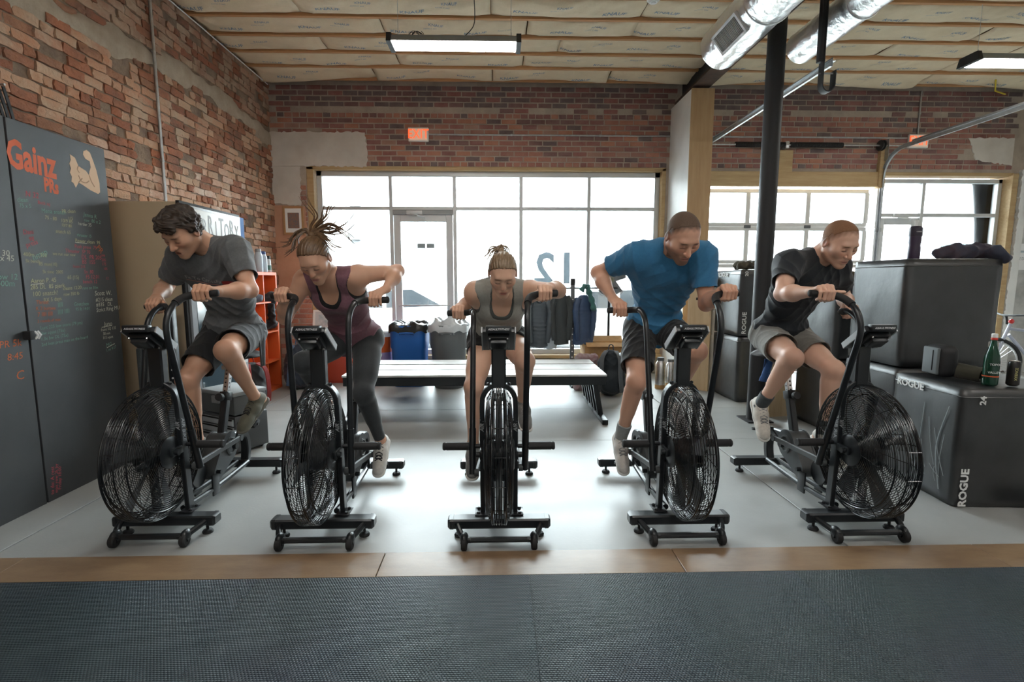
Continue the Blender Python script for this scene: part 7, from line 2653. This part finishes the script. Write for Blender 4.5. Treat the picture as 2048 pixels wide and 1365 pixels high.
MB().tube([(-0.074, -0.03, 0.05), (-0.074, -0.03, 0.19)], 0.003, n=6).build('zip', [RUBBER], bg_)
mg = thing('rolled_strap', 'rolled olive knee sleeve lying on the front padded box', 'strap', (3.15, 3.26, zA + 0.052))
MB().lathe([(0.028, -0.07), (0.046, -0.075), (0.052, -0.06), (0.050, 0.06), (0.044, 0.075), (0.03, 0.07), (0.026, -0.05), (0.028, -0.07)], 24, M_to((0, 0, 0), (PI / 2 + 0.1, 0, 0.5))).build('sleeve_roll', [fabric('olive_neoprene', (0.06, 0.058, 0.04))], mg)
GRNG = mat('green_glass', (0.03, 0.14, 0.085), 0.06, spec=0.7)
GRNG.node_tree.nodes['Principled BSDF'].inputs['Transmission Weight'].default_value = 0.75
gb = thing('glass_bottle', 'green mineral water bottle with a white cap on the front padded box', 'bottle', (3.145, 3.10, zA))
MB().lathe([(0, 0.0), (0.036, 0), (0.041, 0.006), (0.041, 0.15), (0.038, 0.185), (0.022, 0.245), (0.015, 0.28), (0.014, 0.31), (0, 0.31)], 28).build('bottle_body', [GRNG], gb)
MB().lathe([(0, 0.305), (0.0165, 0.305), (0.0165, 0.327), (0.014, 0.33), (0, 0.33)], 18).build('cap', [PAPERW], gb)
MB().lathe([(0.0168, 0.29), (0.0175, 0.292), (0.0172, 0.303), (0.0165, 0.304)], 18).build('red_seal', [mat('red_seal', (0.6, 0.03, 0.02), 0.4)], gb)
MB().lathe([(0.0416, 0.055), (0.0416, 0.063)], 28).build('orange_stripe', [ORG], gb)
put('printed_label', text_mesh('VALLEY', 0.019, WHT, 0.01, 0, 0.0003), gb, M=basis(Vector((0.92, -0.39, 0)), Z_, Vector((-0.39, -0.92, 0)), (-0.0162, -0.0383, 0.085)))
put('printed_label', text_mesh('TOPO', 0.019, WHT, 0.01, 0, 0.0003), gb, M=basis(Vector((0.92, -0.39, 0)), Z_, Vector((-0.39, -0.92, 0)), (-0.0162, -0.0383, 0.135)))
wb_ = thing('water_bottle', 'slim grey bottle behind the black can on the front padded box', 'bottle', (3.225, 3.18, zA))
MB().lathe([(0, 0.0), (0.03, 0), (0.033, 0.006), (0.033, 0.17), (0.022, 0.215), (0.02, 0.235), (0, 0.235)], 24).build('bottle_body', [mat('frosted_grey', (0.42, 0.40, 0.37), 0.3)], wb_)
MB().lathe([(0, 0.232), (0.026, 0.232), (0.027, 0.262), (0.024, 0.268), (0, 0.268)], 20).build('cap', [mat('grey_screw_cap', (0.25, 0.23, 0.20), 0.5)], wb_)
cn_ = thing('drink_can', 'tall black drink can with yellow print on the front padded box', 'can', (3.265, 3.07, zA))
MB().lathe([(0, 0.004), (0.024, 0.0), (0.033, 0.010), (0.033, 0.142), (0.027, 0.155), (0, 0.155)], 28).build('can_body', [mat('black_can', (0.015, 0.014, 0.012), 0.3)], cn_)
MB().lathe([(0, 0.154), (0.026, 0.154), (0.028, 0.158), (0.026, 0.160), (0.024, 0.156), (0, 0.156)], 24).build('can_lid', [CHROME], cn_)
put('printed_label', text_mesh('XYIENCE', 0.02, mat('dull_yellow', (0.45, 0.42, 0.16), 0.5), 0.012, 0, 0.0003), cn_, M=basis(Z_, Vector((-0.92, 0.39, 0)), Vector((-0.39, -0.92, 0)), (-0.0132, -0.0310, 0.078)))
g_t = thing('sweat_towel', 'grey towel tucked in the waistband of the leftmost rider', 'towel', (-1.735, 3.70, 1.06))
vs, fs = [], []
for j in range(13):
    for i in range(9):
        u, v = i / 8, j / 12
        vs.append((0.01 * math.sin(u * 8 + 2 * v) + 0.015 * v, -0.05 + 0.10 * u * (1 - 0.45 * v), -0.24 * v))
for j in range(12):
    for i in range(8):
        a = j * 9 + i
        fs.append([a, a + 1, a + 10, a + 9])
o = MB().add(vs, fs).build('towel_cloth', [GREYC], g_t, 70)
sm = o.modifiers.new('thickness', 'SOLIDIFY')
sm.thickness = 0.007
tw = thing('blue_towel', 'blue towel hanging below the seat of the rightmost bike', 'towel', (2.03, 3.66, 0.86))
vs, fs = [], []
for j in range(13):
    for i in range(9):
        u, v = i / 8, j / 12
        vs.append((-0.055 + 0.075 * u - 0.02 * v + 0.008 * math.sin(u * 9 + v * 3), 0.018 * math.sin(u * 8 + 1.5 * v), -0.17 * v))
for j in range(12):
    for i in range(8):
        a = j * 9 + i
        fs.append([a, a + 1, a + 10, a + 9])
o = MB().add(vs, fs).build('towel_cloth', [fabric('royal_blue', (0.03, 0.10, 0.30))], tw, 70)
sm = o.modifiers.new('thickness', 'SOLIDIFY')
sm.thickness = 0.006

# pedestal fan behind the blue tee rider
pf = thing('pedestal_fan', 'grey pedestal fan by the window behind the blue tee rider', 'fan', (1.62, 7.38, 0))
MB().tube([(0, 0, 0.03), (0, 0, 1.20)], 0.018, n=12).build('pole', [RUBBER], pf)
MB().lathe([(0, 0), (0.22, 0), (0.22, 0.02), (0.04, 0.04), (0, 0.045)], 28).build('base', [RUBBER], pf)
fanb = MB()
for k in range(16):
    r_ = 0.06 + 0.2 * k / 15
    for s_ in (-1, 1):
        yy = s_ * 0.05 * (1 - (r_ / 0.27) ** 3)
        fanb.tube([(r_ * math.cos(2 * PI * i / 40), -0.06 + yy, 1.45 + r_ * math.sin(2 * PI * i / 40)) for i in range(40)], 0.0018, n=4, closed=True)
for k in range(24):
    a = 2 * PI * k / 24
    fanb.tube([(0.03 * math.cos(a), -0.11, 1.45 + 0.03 * math.sin(a)), (0.18 * math.cos(a), -0.105, 1.45 + 0.18 * math.sin(a)), (0.262 * math.cos(a), -0.06, 1.45 + 0.262 * math.sin(a))], 0.0016, n=4)
stuff(fanb.build('fan_guard', [CHROME], pf, 60))
for k in range(5):
    T = M_to((0, -0.06, 1.45), (0, k * 2 * PI / 5, 0)) @ M_to((0, 0, 0.14), (0, 0, 0.5))
    MB().box((0, 0, 0), (0.11, 0.004, 0.18), bev=0.0015, seg=1, M=T).build('fan_blade', [GREYP], pf)
MB().lathe([(0, -0.05), (0.05, -0.05), (0.06, 0.0), (0.06, 0.1), (0.04, 0.13), (0, 0.13)], 20, M_to((0, -0.06, 1.45), (-PI / 2, 0, 0))).build('motor', [mat('olive_motor', (0.22, 0.21, 0.14), 0.5)], pf)
for (lab, x, y, h_, rad) in (('tall steel flask on the floor behind the blue tee rider', 2.16, 6.60, 0.42, 0.065), ('second steel flask with a cork base near the pier', 2.33, 6.70, 0.38, 0.06)):
    t = thing('steel_flask', lab, 'flask', (x, y, 0), 0, 'steel flasks near the pier')
    MB().lathe([(0, 0.05), (rad, 0.05), (rad, h_ * 0.8), (rad * 0.7, h_ * 0.88), (rad * 0.66, h_ * 0.9), (0, h_ * 0.9)], 24).build('flask_body', [CHROME], t)
    MB().lathe([(0, 0), (rad * 1.02, 0), (rad * 1.02, 0.055), (0, 0.055)], 24).build('base_ring', [CARD], t)
    MB().lathe([(0, h_ * 0.9), (rad * 0.7, h_ * 0.9), (rad * 0.7, h_), (0, h_)], 20).build('cap', [GREYP], t)
# bicycle parked at the right
bc = thing('bicycle', 'silver mountain bicycle parked by the right wall behind the padded boxes', 'bicycle', (7.18, 6.45, 0), -0.25)
FRM = mat('silver_blue_frame', (0.42, 0.44, 0.52), 0.3, metal=0.4)
for wx in (-0.52, 0.52):
    w_ = MB()
    w_.tube([(wx + 0.315 * math.cos(2 * PI * k / 48), 0, 0.34 + 0.315 * math.sin(2 * PI * k / 48)) for k in range(48)], 0.024, n=8, closed=True)
    wo = w_.build('tyre', [RUBBER], bc)
    MB().tube([(wx + 0.283 * math.cos(2 * PI * k / 40), 0, 0.34 + 0.283 * math.sin(2 * PI * k / 40)) for k in range(40)], 0.012, n=6, closed=True).build('rim', [CHROME], wo)
    sp = MB()
    for k in range(28):
        a = 2 * PI * k / 28
        sp.tube([(wx, 0.02 * (-1) ** k, 0.34), (wx + 0.275 * math.cos(a), 0, 0.34 + 0.275 * math.sin(a))], 0.0015, n=3)
    stuff(sp.build('spokes', [CHROME], wo))
    MB().lathe([(0, -0.05), (0.022, -0.05), (0.022, 0.05), (0, 0.05)], 12, M_to((wx, 0, 0.34), (PI / 2, 0, 0))).build('hub', [RUBBER], wo)
for (a, b_) in (((-0.38, 0, 0.80), (0.12, 0, 0.74)), ((-0.37, 0, 0.72), (-0.02, 0, 0.30)), ((0.14, 0, 0.82), (-0.02, 0, 0.30)), ((0.10, 0, 0.68), (0.52, 0.0, 0.34)), ((-0.02, 0.0, 0.30), (0.52, 0.0, 0.34)), ((-0.36, 0, 0.86), (-0.52, 0, 0.34))):
    MB().tube([a, b_], 0.02, n=10).build('frame_tube', [FRM], bc)
MB().tube([(0.14, 0, 0.8), (0.16, 0, 0.93)], 0.013).build('seat_post', [CHROME], bc)
MB().ell((0.17, 0, 0.95), (0.13, 0.065, 0.03), nu=18, nv=10).build('saddle', [RUBBER], bc)
MB().tube([(-0.40, 0, 0.86), (-0.42, 0, 0.98)], 0.014).build('stem', [RUBBER], bc)
MB().tube(smoothpath([(-0.36, -0.30, 1.0), (-0.42, -0.1, 0.98), (-0.42, 0.1, 0.98), (-0.36, 0.30, 1.0)], 5), 0.012, n=8).build('handlebar', [RUBBER], bc)
MB().lathe([(0, -0.01), (0.09, -0.01), (0.09, 0.01), (0, 0.01)], 24, M_to((-0.02, -0.04, 0.30), (PI / 2, 0, 0))).build('chainring', [CHROME], bc)
MB().lathe([(0, 0), (0.028, 0), (0.03, 0.02), (0, 0.03)], 14, M_to((-0.38, -0.03, 0.9), (PI / 2, 0, 0))).build('reflector', [mat('red_reflector', (0.6, 0.03, 0.03), 0.3)], bc)
ps = thing('wall_poster', 'white poster with small lettering on the grey wall at right edge', 'poster', (8.10, YB - 0.022, 1.80))
MB().box((0, 0, 0), (0.34, 0.006, 0.40)).build('sheet', [PAPERW], ps, smooth=0)
put('printed_label', text_mesh('AED', 0.06, mat('grey_print', (0.35, 0.36, 0.37), 0.6), 0.004, 0, 0.0003, 1.2), ps, M=face_cam((-0.05, -0.004, -0.03)))
MB().box((0.02, -0.004, 0.08), (0.16, 0.002, 0.03)).build('printed_bar', [mat('blue_grey_print', (0.38, 0.44, 0.48), 0.6)], ps, smooth=0)
sn = thing('sneaker', 'white sneaker tip on the floor beside the front padded box', 'shoe', (3.33, 2.83, 0.0))
org0 = V(0, 0, 0)
sdf_object('shoe_upper', [('u', cone(V(-0.08, 0, 0.045), V(0.08, 0.02, 0.05), 0.036, 0.044), 0.03), ('u', cone(V(0.08, 0.02, 0.05), V(0.16, 0.04, 0.06), 0.044, 0.045), 0.03), ('i', half(V(0, 0, 0.014), V(0, 0, -1)), 0.003)], 0.006, mat('black_canvas', (0.03, 0.03, 0.03), 0.8), sn, org0)
sdf_object('shoe_sole', [('u', cone(V(-0.085, 0, 0.016), V(0.16, 0.04, 0.016), 0.045, 0.045, (V(0, 0, 1), 0.33)), 0.0)], 0.006, SOLEW, sn, org0)

# =================================================================== print on the grey tee
p0 = PB[0]
from mathutils.bvhtree import BVHTree
bv = BVHTree.FromObject(p0['shirt'], bpy.context.evaluated_depsgraph_get())


def print_on(body, size, u, v_, m, bold=0.0, rect=None):
    """flat print wrapped onto the chest: u lateral, v_ along the spine from the chest centre"""
    c0 = Vector(p0['P2'] - p0['org'])
    l_, s_, f_ = Vector(p0['l']), Vector(p0['s']), Vector(p0['f'])
    if rect:
        vs_ = []
        nx = 24
        for j in (0, 1):
            for i_ in range(nx + 1):
                vs_.append((u + rect[0] * (i_ / nx - 0.5), v_ + rect[1] * (j - 0.5)))
        fs_ = [[i_, i_ + 1, nx + 2 + i_, nx + 1 + i_] for i_ in range(nx)]
    else:
        me = text_mesh(body, size, m, bold, 0, 0.0)
        vs_ = [(u + q.co.x, v_ + q.co.y) for q in me.vertices]
        fs_ = [list(p.vertices) for p in me.polygons]
    out = []
    for (a, b_) in vs_:
        o_ = c0 + l_ * a + s_ * b_ + f_ * 0.5
        hit = bv.ray_cast(o_, -f_)
        pt = (hit[0] + f_ * 0.003) if hit[0] is not None else (c0 + l_ * a + s_ * b_ + f_ * 0.13)
        out.append(pt)
    stuff(MB().add(out, fs_).build('shirt_print', [m], p0['shirt'], 60))


PRW = mat('shirt_print_white', (0.40, 0.38, 0.37), 0.8)
PRR = mat('shirt_print_red', (0.34, 0.03, 0.03), 0.8)
print_on('Fit To CrossFit', 0.040, -0.02, 0.008, PRW, 0.003)
print_on('', 0, 0.0, -0.018, mat('shirt_print_pink', (0.55, 0.25, 0.22), 0.8), rect=(0.30, 0.006))
print_on('', 0, 0.155, 0.006, PRR, rect=(0.10, 0.03))

# =================================================================== street outside
STREET = mat('pale_asphalt', (0.16, 0.16, 0.16), 0.9, n_scale=2, n_amt=0.3)
structure(MB().box((2, 30, -0.20), (80, 44.0, 0.2)).build('ground_street', [STREET], smooth=0))
structure(MB().box((2, 8.95, -0.06), (60, 1.8, 0.12), bev=0.01).build('ground_pavement', [mat('pale_concrete', (0.50, 0.50, 0.48), 0.9)], smooth=0))


def car(label, x, y, m, rz=0.0):
    t = thing('parked_car', label, 'car', (x, y, -0.1), rz, 'parked cars across the pavement')
    body = [(-2.2, 0.35), (-2.25, 0.62), (-2.1, 0.80), (-1.15, 0.92), (-0.55, 1.36), (0.75, 1.42), (1.55, 0.98), (2.15, 0.92), (2.25, 0.6), (2.2, 0.35)]
    b = MB()
    b.prism(body, -0.82, 0.82, basis(X_, Z_, -Y_))
    co_ = b.build('car_body', [m], t, 30)
    bv_ = co_.modifiers.new('round', 'BEVEL')
    bv_.width = 0.08
    bv_.segments = 3
    glassc = mat('car_glass', (0.03, 0.035, 0.04), 0.15)
    for s_ in (-1, 1):
        MB().prism([(-1.0, 0.95), (-0.5, 1.30), (0.1, 1.33), (0.1, 0.96)], 0, 0.01, basis(X_, Z_, -Y_, (0, s_ * 0.825 + (0.01 if s_ > 0 else 0), 0))).build('side_window', [glassc], t, 0)
        MB().prism([(0.18, 0.96), (0.18, 1.33), (0.72, 1.35), (1.35, 1.0)], 0, 0.01, basis(X_, Z_, -Y_, (0, s_ * 0.825 + (0.01 if s_ > 0 else 0), 0))).build('side_window', [glassc], t, 0)
        for wx in (-1.4, 1.35):
            MB().lathe([(0, -0.1), (0.2, -0.1), (0.31, -0.09), (0.32, 0.0), (0.31, 0.1), (0, 0.1)], 24, M_to((wx, s_ * 0.76, 0.32), (PI / 2, 0, 0))).build('wheel', [RUBBER], t)
    return t


car('pale silver car parked outside behind the glass door', -2.6, 11.6, mat('silver_car', (0.62, 0.63, 0.64), 0.3, metal=0.2), 0.05)
car('white car parked outside behind the clothes rack', 2.4, 11.4, mat('white_car', (0.75, 0.75, 0.74), 0.3), -0.04)
car('white van-like car outside behind the overhead door', 7.6, 12.4, mat('offwhite_car', (0.70, 0.70, 0.68), 0.3), 0.03)
BWH = mat('white_render', (0.72, 0.73, 0.74), 0.9)
bdg = thing('street_building', 'pale building across the street seen through the glass', 'building', (4, 27, -0.1))
MB().box((0, 0, 3.2), (60, 4, 6.4)).build('facade', [BWH], bdg, smooth=0)
for k in range(10):
    MB().box((-24 + k * 5.2, -2.02, 3.6), (1.7, 0.06, 1.5)).build('window', [mat('far_window', (0.40, 0.42, 0.43), 0.5)], bdg, smooth=0)
up_ = thing('utility_pole', 'grey utility pole across the street left of the glass door', 'pole', (-4.0, 14.6, -0.1))
MB().tube([(0, 0, 0), (0, 0, 8.5)], [0.17, 0.13], n=14).build('shaft', [mat('weathered_pole', (0.11, 0.115, 0.12), 0.9)], up_)
MB().box((0, -0.2, 2.9), (0.32, 0.22, 0.5), bev=0.02).build('meter_box', [mat('meter_grey', (0.06, 0.06, 0.06), 0.6)], up_)
u2 = thing('utility_pole', 'grey post across the street seen through the right window', 'pole', (13.0, 14.8, -0.1))
MB().tube([(0, 0, 0), (0, 0, 7.5)], [0.15, 0.12], n=14).build('shaft', [mat('pale_post', (0.30, 0.31, 0.32), 0.9)], u2)
MB().box((0.6, -0.22, 2.3), (1.4, 0.06, 0.6), bev=0.02).build('sign_board', [mat('teal_sign', (0.03, 0.07, 0.08), 0.6)], u2)
